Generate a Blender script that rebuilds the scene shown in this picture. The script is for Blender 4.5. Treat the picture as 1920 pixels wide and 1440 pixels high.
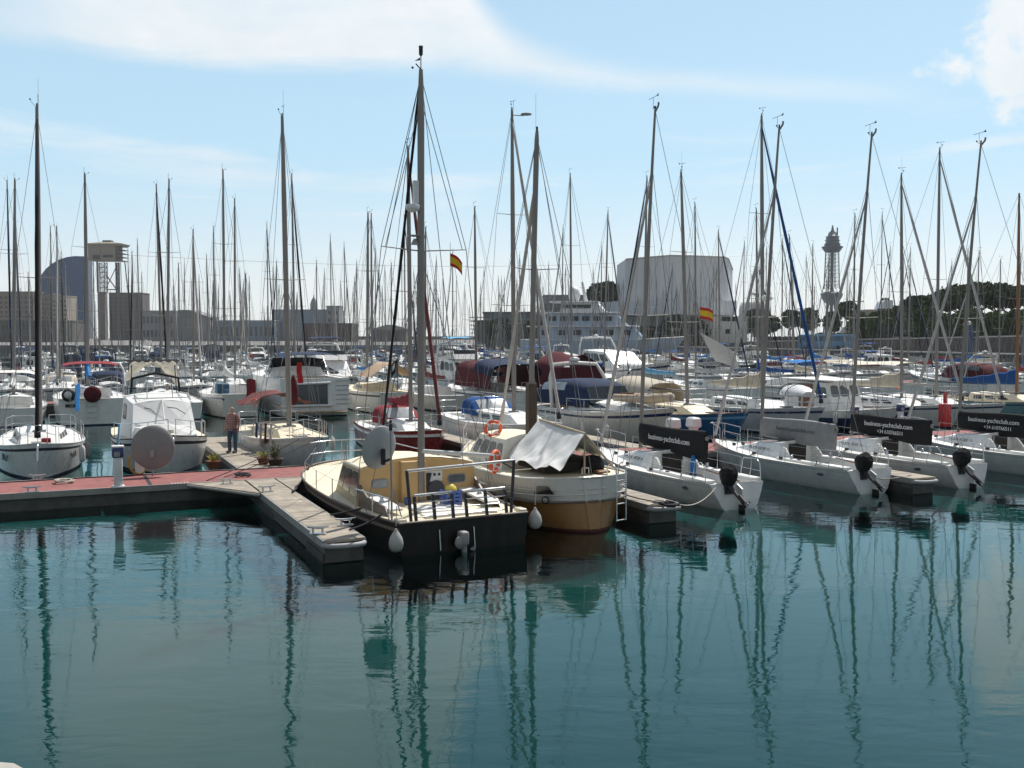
import bpy, math, random
from mathutils import Vector, Matrix
for _o in list(bpy.data.objects): bpy.data.objects.remove(_o)
SC = bpy.context.scene
COL = SC.collection
R = math.radians
random.seed(11)

# ------------------------------------------------------------------ camera, sky, sun, exposure
EYE = 4.9
F_PX = 1867.0
PITCH = math.atan(90 / F_PX)
cam = bpy.data.cameras.new('camera'); camo = bpy.data.objects.new('camera', cam); COL.objects.link(camo)
cam.sensor_width = 36; cam.lens = 36 * F_PX / 1920; cam.clip_start = 0.1; cam.clip_end = 4000
camo.location = (0, 0, EYE); camo.rotation_euler = (math.pi / 2 - PITCH, 0, 0)
SC.camera = camo

SUN_AZ, SUN_EL = R(32), R(55)          # azimuth to the right of the view direction (+Y)
W = bpy.data.worlds.new('World'); SC.world = W; W.use_nodes = True
def build_world():
    nt = W.node_tree; nt.nodes.clear(); N = nt.nodes.new; K = nt.links.new
    out = N('ShaderNodeOutputWorld'); bg = N('ShaderNodeBackground'); bg.inputs[1].default_value = 0.12
    K(bg.outputs[0], out.inputs[0])
    sky = N('ShaderNodeTexSky'); sky.sky_type = 'NISHITA'; sky.sun_disc = False
    sky.sun_elevation = SUN_EL; sky.sun_rotation = SUN_AZ
    sky.air_density = 1.0; sky.dust_density = 0.6; sky.ozone_density = 1.6
    tc = N('ShaderNodeTexCoord'); sep = N('ShaderNodeSeparateXYZ'); K(tc.outputs['Generated'], sep.inputs[0])
    def val(x):
        return x
    def m(op, a, b=None, c=None, clamp=False):
        n = N('ShaderNodeMath'); n.operation = op; n.use_clamp = clamp
        for i, s in enumerate((a, b, c)):
            if s is None: continue
            if isinstance(s, (int, float)): n.inputs[i].default_value = s
            else: K(s, n.inputs[i])
        return n.outputs[0]
    def smooth(x, lo, hi):
        n = N('ShaderNodeMapRange'); n.interpolation_type = 'SMOOTHSTEP'
        K(x, n.inputs[0])
        for i, s in ((1, lo), (2, hi)):
            if isinstance(s, (int, float)): n.inputs[i].default_value = s
            else: K(s, n.inputs[i])
        return n.outputs[0]
    def curve(x, lo, hi, pts):
        f = N('ShaderNodeFloatCurve'); K(m('DIVIDE', m('SUBTRACT', x, lo), hi - lo, clamp=True), f.inputs[1])
        c = f.mapping.curves[0]
        P = [((a - lo) / (hi - lo), b) for a, b in pts]
        c.points[0].location = P[0]; c.points[1].location = P[-1]
        for q in P[1:-1]: c.points.new(*q)
        f.mapping.update(); return f.outputs[0]
    az = m('ARCTAN2', sep.outputs[0], sep.outputs[1])          # azimuth of the sky direction
    el = m('ARCSINE', sep.outputs[2])                           # elevation
    comb = N('ShaderNodeCombineXYZ'); K(az, comb.inputs[0]); K(el, comb.inputs[1])
    def noise(sx, sy, detail=6, rough=.55, dist=0.0, off=0.0):
        mp = N('ShaderNodeMapping'); K(comb.outputs[0], mp.inputs[0])
        mp.inputs['Scale'].default_value = (sx, sy, 1); mp.inputs['Location'].default_value = (off, off * .7, off)
        n = N('ShaderNodeTexNoise'); n.inputs['Scale'].default_value = 1; n.inputs['Detail'].default_value = detail
        n.inputs['Roughness'].default_value = rough; n.inputs['Distortion'].default_value = dist
        K(mp.outputs[0], n.inputs['Vector']); return n.outputs[0]
    wisp = noise(5, 22, 7, .6, .6)
    soft = noise(3, 6, 4, .5, .3, 5.0)
    puff = noise(17, 19, 9, .62, .15, 2.0)
    # long white veil: broad and high towards the left, tapering to a streak on the right
    lowb = curve(az, -.6, .45, [(-.6, .235), (-.43, .245), (-.34, .240), (-.2, .246), (-.0855, .247), (.02, .235), (.128, .2275), (.35, .2085), (.45, .204)])
    upb = curve(az, -.6, .45, [(-.6, .50), (-.2, .50), (-.08, .42), (-.032, .31), (.0214, .266), (.075, .249), (.18, .234), (.35, .2125), (.45, .205)])
    wob = m('MULTIPLY', m('SUBTRACT', wisp, .5), .03)
    elw = m('ADD', el, wob)
    veil = m('MULTIPLY', smooth(elw, lowb, m('ADD', lowb, .024)), m('SUBTRACT', 1, smooth(elw, m('SUBTRACT', upb, .012), m('ADD', upb, .03))))
    veil = m('MULTIPLY', veil, smooth(m('ADD', az, m('MULTIPLY', m('SUBTRACT', soft, .5), .25)), -.56, -.36))
    veil = m('MULTIPLY', veil, m('ADD', .48, m('MULTIPLY', wisp, .78)), clamp=True)
    veil = m('MULTIPLY', veil, m('SUBTRACT', 1, smooth(az, .33, .43)))
    # thin streaks lower down
    streak = m('MULTIPLY', smooth(noise(2.6, 20, 6, .6, .4, 9.0), .5, .72), m('MULTIPLY', smooth(el, .03, .09), m('SUBTRACT', 1, smooth(el, .17, .235))))
    # puffy cloud in the upper right
    da = m('DIVIDE', m('SUBTRACT', az, .474), .055); de = m('DIVIDE', m('SUBTRACT', el, .262), .085)
    core = m('SUBTRACT', 1.15, m('ADD', m('MULTIPLY', da, da), m('MULTIPLY', de, de)))
    da2 = m('DIVIDE', m('SUBTRACT', az, .402), .036); de2 = m('DIVIDE', m('SUBTRACT', el, .236), .020)
    core2 = m('SUBTRACT', 1.0, m('ADD', m('MULTIPLY', da2, da2), m('MULTIPLY', de2, de2)))
    cc = m('MAXIMUM', core, core2)
    cum = smooth(m('ADD', m('MULTIPLY', cc, .42), m('MULTIPLY', m('SUBTRACT', puff, .5), 1.5)), .12, .42)
    # rounded heaps near the horizon
    heap = m('MULTIPLY', smooth(m('ADD', puff, m('MULTIPLY', m('SUBTRACT', .055, el), 3.2)), .48, .66), m('SUBTRACT', 1, smooth(el, .06, .12)))
    gate = smooth(m('ABSOLUTE', az), 1.3, 1.0)
    alln = m('MAXIMUM', m('MAXIMUM', m('MULTIPLY', veil, .93), m('MULTIPLY', streak, .6)), m('MAXIMUM', m('MULTIPLY', cum, .9), m('MULTIPLY', heap, .62)))
    alln = m('MULTIPLY', alln, m('SUBTRACT', 1, smooth(m('ABSOLUTE', az), 1.0, 1.4)))
    ov = m('MULTIPLY', smooth(noise(1.7, 3.0, 7, .6, .5, 3.0), .42, .75), m('MULTIPLY', smooth(el, .34, .6), .75))   # scattered cloud overhead
    rear = m('MULTIPLY', smooth(sep.outputs[1], .1, -.3), .6)      # unseen grey cloud added behind the viewer to neutralise the fill light
    alln = m('MAXIMUM', m('MAXIMUM', alln, ov), rear)
    sh = m('ADD', .78, m('MULTIPLY', noise(9, 11, 5, .6, 0, 4.0), .42))
    cw = N('ShaderNodeMix'); cw.data_type = 'RGBA'
    cw.inputs[6].default_value = (6.2, 6.8, 7.2, 1); cw.inputs[7].default_value = (8.1, 8.25, 8.3, 1); K(m('MULTIPLY', m('SUBTRACT', sh, .8), 3.5, clamp=True), cw.inputs[0])
    gain = N('ShaderNodeMix'); gain.data_type = 'RGBA'; gain.blend_type = 'MULTIPLY'; gain.inputs[0].default_value = 1
    K(sky.outputs[0], gain.inputs[6]); gain.inputs[7].default_value = SKY_GAIN
    haze = N('ShaderNodeMix'); haze.data_type = 'RGBA'
    K(m('MULTIPLY', m('SUBTRACT', 1, smooth(el, 0.15, .75)), .76), haze.inputs[0]); K(gain.outputs[2], haze.inputs[6])
    hz = N('ShaderNodeMix'); hz.data_type = 'RGBA'; K(smooth(el, 0.0, .19), hz.inputs[0]); hz.inputs[6].default_value = (7.4, 7.75, 7.9, 1); hz.inputs[7].default_value = (4.6, 6.9, 8.3, 1); K(hz.outputs[2], haze.inputs[7])
    mix = N('ShaderNodeMix'); mix.data_type = 'RGBA'; K(alln, mix.inputs[0]); K(haze.outputs[2], mix.inputs[6]); K(cw.outputs[2], mix.inputs[7])
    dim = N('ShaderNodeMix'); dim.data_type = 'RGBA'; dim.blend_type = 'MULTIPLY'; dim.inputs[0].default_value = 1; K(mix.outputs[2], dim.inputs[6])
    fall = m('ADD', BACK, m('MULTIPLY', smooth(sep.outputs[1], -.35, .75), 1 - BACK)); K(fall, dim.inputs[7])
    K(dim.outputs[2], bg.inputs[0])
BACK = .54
HAZE = 0.00009
SKY_GAIN = (1.0, 1.0, 1.0, 1)
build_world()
sun = bpy.data.lights.new('sun', 'SUN'); sun.energy = 4.9; sun.angle = R(.53); sun.color = (1, .955, .89)
suno = bpy.data.objects.new('sun', sun); COL.objects.link(suno)
SDIR = Vector((math.sin(SUN_AZ) * math.cos(SUN_EL), math.cos(SUN_AZ) * math.cos(SUN_EL), math.sin(SUN_EL)))
suno.rotation_euler = (-SDIR).to_track_quat('-Z', 'Y').to_euler(); suno.location = (0, 0, 60)
SC.view_settings.view_transform = 'Standard'; SC.view_settings.look = 'None'
SC.view_settings.exposure = 0.0; SC.view_settings.gamma = 1
SC.render.engine = 'CYCLES'
SC.cycles.use_denoising = True
SC.cycles.max_bounces = 6; SC.cycles.diffuse_bounces = 3; SC.cycles.glossy_bounces = 3; SC.cycles.transmission_bounces = 3; SC.cycles.volume_bounces = 0; SC.cycles.transparent_max_bounces = 10
SC.cycles.sample_clamp_indirect = 4; SC.cycles.caustics_reflective = False; SC.cycles.caustics_refractive = False

# ------------------------------------------------------------------ helpers
EU = Vector((-.4147, .9100, 0)); EV = Vector((.9100, .4147, 0))   # along the boats / along the pontoons
ROT_OUT = math.atan2(EU.y, EU.x)       # bow away from the camera
ROT_IN = ROT_OUT + math.pi             # bow towards the camera
def P(u, v, z=0.0):
    q = EU * u + EV * v; return Vector((q.x, q.y, z))
def ray(px, py):
    x = (px - 960) / F_PX; y = -(py - 720) / F_PX
    cp, sp = math.cos(PITCH), math.sin(PITCH)
    return Vector((x, cp + y * sp, -sp + y * cp))
def at(px, py, z=0.0):
    d = ray(px, py); t = (z - EYE) / d.z; return Vector((d.x * t, d.y * t, z))
def far(px, py, D):
    d = ray(px, py); return Vector((d.x * D / d.y, D, EYE + d.z * D / d.y))

def tag(o, label=None, cat=None, group=None, kind=None):
    if label: o['label'] = label
    if cat: o['category'] = cat
    if group: o['group'] = group
    if kind: o['kind'] = kind
    return o
def thing(name, label, cat, loc=(0, 0, 0), rz=0.0, group=None):
    o = bpy.data.objects.new(name, None); COL.objects.link(o); o.location = loc; o.rotation_euler = (0, 0, rz)
    o.empty_display_size = .3
    return tag(o, label, cat, group)
KIDS = {}
def link(o, parent=None):
    COL.objects.link(o)
    if parent is not None:
        o.parent = parent; KIDS.setdefault(parent.name, []).append(o)
    return o
def copy_tree(o, parent=None):
    c = o.copy(); link(c, parent)
    for ch in KIDS.get(o.name, []): copy_tree(ch, c)
    return c

class MB:
    def __init__(s): s.v = []; s.f = []; s.m = []; s.s = []
    def add(s, vs, fs, mi=0, sm=False):
        b = len(s.v); s.v += [tuple(p) for p in vs]
        for f in fs: s.f.append([b + i for i in f]); s.m.append(mi); s.s.append(sm)
        return s
    def hexa(s, p, mi=0):            # 4 bottom then 4 top, counter-clockwise
        return s.add(p, [(3, 2, 1, 0), (4, 5, 6, 7), (0, 1, 5, 4), (1, 2, 6, 5), (2, 3, 7, 6), (3, 0, 4, 7)], mi)
    def box(s, c, d, rz=0.0, mi=0, top=(1, 1)):
        x, y, z = c; a, b, h = d[0] / 2, d[1] / 2, d[2] / 2; cs, sn = math.cos(rz), math.sin(rz); q = []
        for k, zz in ((0, -h), (1, h)):
            ta, tb = (top if k else (1, 1))
            for sx, sy in ((-1, -1), (1, -1), (1, 1), (-1, 1)):
                X, Y = sx * a * ta, sy * b * tb; q.append((x + X * cs - Y * sn, y + X * sn + Y * cs, z + zz))
        return s.hexa(q, mi)
    def rbox(s, c, d, r=.03, rz=0.0, mi=0, n=3, sm=True):
        x, y, z = c; a, b, h = d[0] / 2, d[1] / 2, d[2] / 2; r = min(r, a * .98, b * .98, h * .98); cs, sn = math.cos(rz), math.sin(rz)
        rings = []
        prof = [(-h, r)] if h < r * 1.05 else [(-h, r * .9), (-h + r, 0)]
        prof = [(-h, r), (-h + r * .3, r * .3), (-h + r, 0), (h - r, 0), (h - r * .3, r * .3), (h, r)]
        for zz, ins in prof:
            ring = []
            for k, (sx, sy) in enumerate(((1, 1), (-1, 1), (-1, -1), (1, -1))):
                for j in range(n + 1):
                    an = (k + j / n) * math.pi / 2; rr = r
                    X = sx * (a - rr) + (rr - ins) * math.cos(an); Y = sy * (b - rr) + (rr - ins) * math.sin(an)
                    ring.append((x + X * cs - Y * sn, y + X * sn + Y * cs, z + zz))
            rings.append(ring)
        return s.loft(rings, mi=mi, sm=sm)
    def loft(s, rings, closed=True, caps=True, mi=0, sm=True, mis=None):
        n = len(rings[0]); b = len(s.v)
        for r_ in rings: s.v += [tuple(p) for p in r_]
        for i in range(len(rings) - 1):
            for j in range(n if closed else n - 1):
                k = (j + 1) % n
                s.f.append([b + i * n + j, b + i * n + k, b + (i + 1) * n + k, b + (i + 1) * n + j]); s.m.append(mis[j] if mis else mi); s.s.append(sm)
        if closed and caps:
            s.add(rings[0], [list(range(n))[::-1]], mi); s.add(rings[-1], [list(range(n))], mi)
        return s
    def tube(s, pts, r, n=6, mi=0, sm=True, flat=1.0):
        pts = [Vector(p) for p in pts]; rs = r if isinstance(r, (list, tuple)) else [r] * len(pts)
        t0 = (pts[1] - pts[0]).normalized(); up = Vector((0, 0, 1)) if abs(t0.z) < .9 else Vector((1, 0, 0))
        nx = t0.cross(up).normalized(); rings = []
        for i, p in enumerate(pts):
            t = (pts[min(i + 1, len(pts) - 1)] - pts[max(i - 1, 0)]).normalized()
            nx = (nx - t * nx.dot(t))
            nx = nx.normalized() if nx.length > 1e-6 else t.orthogonal().normalized()
            ny = t.cross(nx)
            rings.append([p + nx * (rs[i] * math.cos(a)) + ny * (rs[i] * flat * math.sin(a)) for a in (2 * math.pi * k / n for k in range(n))])
        return s.loft(rings, mi=mi, sm=sm)
    def lathe(s, prof, c=(0, 0, 0), n=12, axis='z', mi=0, sm=True):
        rings = []
        for r, h in prof:
            ring = []
            for k in range(n):
                a = 2 * math.pi * k / n; X, Y = r * math.cos(a), r * math.sin(a)
                if axis == 'z': q = (X, Y, h)
                elif axis == 'x': q = (h, X, Y)
                else: q = (Y, h, X)
                ring.append((c[0] + q[0], c[1] + q[1], c[2] + q[2]))
            rings.append(ring)
        return s.loft(rings, mi=mi, sm=sm)
    def ball(s, c, r, n=12, m=8, mi=0):
        rr = r if isinstance(r, (tuple, list)) else (r, r, r)
        rings = [[(c[0] + rr[0] * math.sin(th) * math.cos(2 * math.pi * k / n), c[1] + rr[1] * math.sin(th) * math.sin(2 * math.pi * k / n), c[2] - rr[2] * math.cos(th)) for k in range(n)]
                 for th in (math.pi * (i + .02) / (m + .04) for i in range(m + 1))]
        return s.loft(rings, mi=mi)
    def grid(s, g, th=.012, mi=0, sm=True):    # sheet of cloth with a small real thickness
        a, b = len(g), len(g[0]); G = [[Vector(p) for p in r_] for r_ in g]
        top = []; bot = []
        for i in range(a):
            for j in range(b):
                du = G[min(i + 1, a - 1)][j] - G[max(i - 1, 0)][j]; dv = G[i][min(j + 1, b - 1)] - G[i][max(j - 1, 0)]
                nn = du.cross(dv); nn = nn.normalized() if nn.length > 1e-9 else Vector((0, 0, 1))
                top.append(G[i][j] + nn * th / 2); bot.append(G[i][j] - nn * th / 2)
        o = a * b; fs = []
        for i in range(a - 1):
            for j in range(b - 1):
                k = i * b + j; fs.append((k, k + b, k + b + 1, k + 1)); fs.append((o + k, o + k + 1, o + k + b + 1, o + k + b))
        s.add(top + bot, fs, mi, sm)
        e = []
        for i in range(a - 1): e += [(i * b, i * b + b), ((i + 1) * b + b - 1, i * b + b - 1)]
        for j in range(b - 1): e += [(j + 1, j), ((a - 1) * b + j, (a - 1) * b + j + 1)]
        s.add(top + bot, [(p, q, o + q, o + p) for p, q in e], mi)
        return s
    def mesh(s, name, mats):
        me = bpy.data.meshes.new(name); me.from_pydata(s.v, [], s.f)
        for m_ in (mats if isinstance(mats, (list, tuple)) else [mats]): me.materials.append(m_)
        me.polygons.foreach_set('material_index', s.m); me.polygons.foreach_set('use_smooth', s.s)
        me.validate(); me.update(); return me
    def build(s, name, mats, parent=None, loc=None, rz=0.0):
        o = bpy.data.objects.new(name, s.mesh(name, mats)); link(o, parent)
        if loc is not None: o.location = loc
        o.rotation_euler = (0, 0, rz); return o

def text(name, body, size, m_, parent, loc, rot, ex=.002, align='CENTER', shear=0.0):
    c = bpy.data.curves.new(name, 'FONT'); c.body = body; c.size = size; c.extrude = ex; c.align_x = align; c.align_y = 'CENTER'; c.shear = shear
    tmp = bpy.data.objects.new('tmp', c); me = bpy.data.meshes.new_from_object(tmp); bpy.data.objects.remove(tmp); bpy.data.curves.remove(c)
    me.name = name; me.materials.clear(); me.materials.append(m_)
    o = bpy.data.objects.new(name, me); link(o, parent); o.location = loc; o.rotation_euler = rot; return o

# ------------------------------------------------------------------ materials
MATS = {}
def mat(name, col, rough=.5, metal=0.0, var=.10, scale=2.5, bump=0.0, bscale=25, coat=0.0, spec=.5, streak=0.0, stretch=(1, 1, 1), dirt=None, alpha=1.0):
    if name in MATS: return MATS[name]
    m_ = bpy.data.materials.new(name); m_.use_nodes = True; nt = m_.node_tree; nt.nodes.clear(); N = nt.nodes.new; K = nt.links.new
    out = N('ShaderNodeOutputMaterial'); b = N('ShaderNodeBsdfPrincipled'); K(b.outputs[0], out.inputs[0])
    b.inputs['Roughness'].default_value = rough; b.inputs['Metallic'].default_value = metal; b.inputs['Coat Weight'].default_value = coat
    b.inputs['Specular IOR Level'].default_value = spec
    tc = N('ShaderNodeTexCoord'); mp = N('ShaderNodeMapping'); mp.inputs['Scale'].default_value = stretch; K(tc.outputs['Object'], mp.inputs[0])
    oi = N('ShaderNodeObjectInfo')
    ad = N('ShaderNodeVectorMath'); ad.operation = 'ADD'; K(mp.outputs[0], ad.inputs[0])
    rv = N('ShaderNodeMath'); rv.operation = 'MULTIPLY'; rv.inputs[1].default_value = 37.0; K(oi.outputs['Random'], rv.inputs[0]); K(rv.outputs[0], ad.inputs[1])
    n = N('ShaderNodeTexNoise'); n.inputs['Scale'].default_value = scale; n.inputs['Detail'].default_value = 6; n.inputs['Roughness'].default_value = .6; K(ad.outputs[0], n.inputs['Vector'])
    mr = N('ShaderNodeMapRange'); mr.inputs[1].default_value = .3; mr.inputs[2].default_value = .7; mr.inputs[3].default_value = 1 - var; mr.inputs[4].default_value = 1 + var * .6; K(n.outputs[0], mr.inputs[0])
    mx = N('ShaderNodeMix'); mx.data_type = 'RGBA'; mx.blend_type = 'MULTIPLY'; mx.inputs[0].default_value = 1; mx.inputs[6].default_value = (*col, 1); K(mr.outputs[0], mx.inputs[7])
    cur = mx.outputs[2]
    if streak or dirt:
        n2 = N('ShaderNodeTexNoise'); n2.inputs['Scale'].default_value = 1; n2.inputs['Detail'].default_value = 7; n2.inputs['Roughness'].default_value = .65
        mp2 = N('ShaderNodeMapping'); mp2.inputs['Scale'].default_value = (6, 6, .8) if streak else (1.4, 1.4, 1.4); K(ad.outputs[0], mp2.inputs[0]); K(mp2.outputs[0], n2.inputs['Vector'])
        r2 = N('ShaderNodeMapRange'); r2.inputs[1].default_value = .52; r2.inputs[2].default_value = .78; r2.inputs[4].default_value = streak or .5; K(n2.outputs[0], r2.inputs[0])
        m2 = N('ShaderNodeMix'); m2.data_type = 'RGBA'; K(r2.outputs[0], m2.inputs[0]); K(cur, m2.inputs[6]); m2.inputs[7].default_value = (*(dirt or (.28, .24, .18)), 1); cur = m2.outputs[2]
    K(cur, b.inputs['Base Color'])
    rr = N('ShaderNodeMapRange'); rr.inputs[3].default_value = max(.03, rough - .1); rr.inputs[4].default_value = min(1, rough + .12); K(n.outputs[0], rr.inputs[0]); K(rr.outputs[0], b.inputs['Roughness'])
    if bump:
        n3 = N('ShaderNodeTexNoise'); n3.inputs['Scale'].default_value = bscale; n3.inputs['Detail'].default_value = 4; K(ad.outputs[0], n3.inputs['Vector'])
        bp = N('ShaderNodeBump'); bp.inputs['Strength'].default_value = bump; bp.inputs['Distance'].default_value = .02; K(n3.outputs[0], bp.inputs['Height']); K(bp.outputs[0], b.inputs['Normal'])
    MATS[name] = m_; return m_
def planks(name, col, pitch=.12, axis=0, dark=.35, var=.35):
    if name in MATS: return MATS[name]
    m_ = mat(name, col, .75, var=var, scale=3, stretch=(1, 1, 1), bump=.3); nt = m_.node_tree; N = nt.nodes.new; K = nt.links.new
    b = next(n for n in nt.nodes if n.type == 'BSDF_PRINCIPLED'); src = b.inputs['Base Color'].links[0].from_socket
    tc = N('ShaderNodeTexCoord'); sp = N('ShaderNodeSeparateXYZ'); K(tc.outputs['Object'], sp.inputs[0])
    d = N('ShaderNodeMath'); d.operation = 'DIVIDE'; d.inputs[1].default_value = pitch; K(sp.outputs[axis], d.inputs[0])
    fr = N('ShaderNodeMath'); fr.operation = 'FRACT'; K(d.outputs[0], fr.inputs[0]); fl = N('ShaderNodeMath'); fl.operation = 'FLOOR'; K(d.outputs[0], fl.inputs[0])
    wn = N('ShaderNodeTexWhiteNoise'); wn.noise_dimensions = '1D'; K(fl.outputs[0], wn.inputs['W'])
    mr = N('ShaderNodeMapRange'); mr.inputs[3].default_value = 1 - var; mr.inputs[4].default_value = 1.12; K(wn.outputs[0], mr.inputs[0])
    gp = N('ShaderNodeMath'); gp.operation = 'GREATER_THAN'; gp.inputs[1].default_value = .1; K(fr.outputs[0], gp.inputs[0])
    g2 = N('ShaderNodeMapRange'); g2.inputs[3].default_value = dark; g2.inputs[4].default_value = 1; K(gp.outputs[0], g2.inputs[0])
    pr = N('ShaderNodeMath'); pr.operation = 'MULTIPLY'; K(mr.outputs[0], pr.inputs[0]); K(g2.outputs[0], pr.inputs[1])
    mx = N('ShaderNodeMix'); mx.data_type = 'RGBA'; mx.blend_type = 'MULTIPLY'; mx.inputs[0].default_value = 1; K(src, mx.inputs[6]); K(pr.outputs[0], mx.inputs[7]); K(mx.outputs[2], b.inputs['Base Color'])
    return m_
def gel(name, col, streak=.35): return mat('gelcoat_' + name, col, .28, var=.06, coat=.15, streak=streak)
def canvas(name, col): return mat('canvas_' + name, col, .85, var=.16, scale=4, bump=.55, bscale=9, spec=.25)
WHITE = gel('white', (.78, .78, .76)); CREAM = gel('cream', (.80, .72, .54)); GREYHULL = gel('grey', (.55, .57, .58)); OFFW = gel('offwhite', (.70, .68, .62))
BLACKHULL = mat('gelcoat_black', (.010, .008, .007), .38, var=.35, streak=.5, dirt=(.045, .032, .024), spec=.3, bump=.12, bscale=3); NAVY = gel('navy', (.015, .03, .11)); BLUEHULL = gel('blue', (.02, .12, .30)); LBLUE = gel('light_blue', (.18, .42, .60)); REDHULL = gel('red', (.30, .02, .025)); TEALHULL = gel('teal', (.16, .30, .33))
ANTI_RED = mat('antifouling_red', (.10, .022, .018), .8); ANTI_BLUE = mat('antifouling_blue', (.015, .03, .07), .8); ANTI_BLACK = mat('antifouling_black', (.02, .02, .022), .8); ANTI_GREEN = mat('antifouling_green', (.03, .05, .035), .8)
DECK = mat('deck_white', (.76, .76, .73), .55, var=.08, streak=0, dirt=(.55, .5, .42)); DECKC = mat('deck_cream', (.80, .71, .52), .6, var=.08, dirt=(.6, .5, .34)); NONSKID = mat('deck_nonskid', (.60, .60, .58), .8, var=.1, bump=.3, bscale=60)
TEAK = planks('teak_deck', (.34, .22, .12), .06, 1)
ALU = mat('mast_aluminium', (.25, .232, .215), .5, .3, var=.10, stretch=(3, 3, .5)); ALUW = mat('mast_white', (.66, .65, .63), .4, var=.06); ALUB = mat('mast_black', (.025, .025, .028), .4); WOODMAST = mat('mast_wood', (.26, .12, .05), .45, var=.2, stretch=(6, 6, .6))
STEEL = mat('stainless', (.62, .62, .62), .22, .9, var=.05); WIRE = mat('rigging_wire', (.22, .22, .23), .4, .6); ROPE = mat('rope', (.45, .42, .36), .9, bump=.4, bscale=60); ROPED = mat('rope_dark', (.03, .03, .035), .9, bump=.4, bscale=60)
GLASS = mat('window_dark', (.018, .022, .026), .08, var=.2, spec=.6); GLASSG = mat('window_grey', (.12, .14, .15), .12, var=.3, spec=.6); CLEAR = mat('clear_vinyl', (.34, .37, .39), .15, var=.3, scale=1.5, spec=.6)
BLACKP = mat('black_plastic', (.02, .02, .022), .45); GREYP = mat('grey_plastic', (.30, .30, .30), .5); WHITEP = mat('white_plastic', (.74, .74, .74), .4); RUBBERG = mat('grey_rubber', (.36, .36, .37), .6, var=.08)
OCHRE = mat('ochre_bulkhead', (.62, .41, .18), .5, var=.10); WOOD = mat('varnished_wood', (.20, .085, .035), .35, var=.25, stretch=(1, 5, 5)); DARKWOOD = mat('dark_wood', (.07, .045, .03), .6, var=.3)
C = {k: canvas(k, c) for k, c in dict(white=(.72, .71, .68), grey=(.30, .30, .30), lgrey=(.48, .47, .45), black=(.016, .016, .018), navy=(.018, .034, .080), blue=(.014, .075, .25), bright=(.02, .18, .50), red=(.27, .04, .048), maroon=(.095, .016, .022), beige=(.52, .46, .36), tan=(.50, .36, .24), teal=(.10, .28, .30), lblue=(.18, .42, .62), orange=(.70, .16, .03), brick=(.155, .048, .045)).items()}
ORANGE = mat('lifebuoy_orange', (.75, .11, .035), .5); YELLOW = mat('yellow_plastic', (.80, .62, .10), .4); BLUEP = mat('blue_plastic', (.06, .13, .42), .4)
REDP = mat('red_paint', (.60, .02, .02), .45); LETTER_W = mat('lettering_white', (.78, .78, .78), .6, var=.02); LETTER_D = mat('lettering_dark', (.03, .03, .035), .6, var=.02); LETTER_G = mat('lettering_grey', (.16, .16, .16), .6, var=.02)
# ------------------------------------------------------------------ setting: water, quays, town
def water_material():
    m_ = bpy.data.materials.new('harbour_water'); m_.use_nodes = True; nt = m_.node_tree; nt.nodes.clear(); N = nt.nodes.new; K = nt.links.new
    out = N('ShaderNodeOutputMaterial'); gl = N('ShaderNodeBsdfGlossy'); gl.inputs['Roughness'].default_value = .02; gl.inputs['Color'].default_value = (.89, .98, 1, 1)
    tr_ = N('ShaderNodeBsdfTransparent'); tr_.inputs[0].default_value = (.62, .86, .87, 1); fr = N('ShaderNodeFresnel'); fr.inputs[0].default_value = 1.37; ms = N('ShaderNodeMixShader')
    K(fr.outputs[0], ms.inputs[0]); K(tr_.outputs[0], ms.inputs[1]); K(gl.outputs[0], ms.inputs[2]); K(ms.outputs[0], out.inputs[0])
    tc = N('ShaderNodeTexCoord')
    def noise(scale, detail, rough, dist=0.0, rz=0.0, w=0.0):
        mp = N('ShaderNodeMapping'); mp.inputs['Scale'].default_value = scale; mp.inputs['Rotation'].default_value = (0, 0, rz); mp.inputs['Location'].default_value = (w, w * 1.7, 0)
        K(tc.outputs['Object'], mp.inputs[0])
        n = N('ShaderNodeTexNoise'); n.inputs['Scale'].default_value = 1; n.inputs['Detail'].default_value = detail; n.inputs['Roughness'].default_value = rough; n.inputs['Distortion'].default_value = dist
        K(mp.outputs[0], n.inputs['Vector']); return n.outputs[0]
    def m(op, a, b_):
        n = N('ShaderNodeMath'); n.operation = op
        for i, s in enumerate((a, b_)):
            if isinstance(s, (int, float)): n.inputs[i].default_value = s
            else: K(s, n.inputs[i])
        return n.outputs[0]
    big = noise((.35, .9, 1), 3, .5, .4, R(8)); small = noise((1.6, 3.4, 1), 3, .55, .6, R(-12), 3.0); tiny = noise((6, 9, 1), 2, .5, .2, R(20), 7.0)
    patch = noise((.06, .11, 1), 3, .5, 0, 0, 11.0)
    mr = N('ShaderNodeMapRange'); mr.inputs[1].default_value = .38; mr.inputs[2].default_value = .66; mr.inputs[3].default_value = .25; mr.inputs[4].default_value = 1.35; K(patch, mr.inputs[0])
    h = m('ADD', m('MULTIPLY', big, .030), m('ADD', m('MULTIPLY', small, .0075), m('MULTIPLY', tiny, .0005)))
    h = m('MULTIPLY', h, mr.outputs[0])
    bp = N('ShaderNodeBump'); bp.inputs['Strength'].default_value = 1; bp.inputs['Distance'].default_value = WAVE; K(h, bp.inputs['Height']); K(bp.outputs[0], gl.inputs['Normal']); K(bp.outputs[0], fr.inputs['Normal'])
    return m_
WAVE = 0.75; BED = .9
w = MB(); w.add([(-860, -50, 0), (940, -50, 0), (940, 910, 0), (-860, 910, 0)], [(0, 1, 2, 3)]); tag(w.build('water', water_material()), 'calm teal harbour water', 'water', kind='structure')
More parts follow.
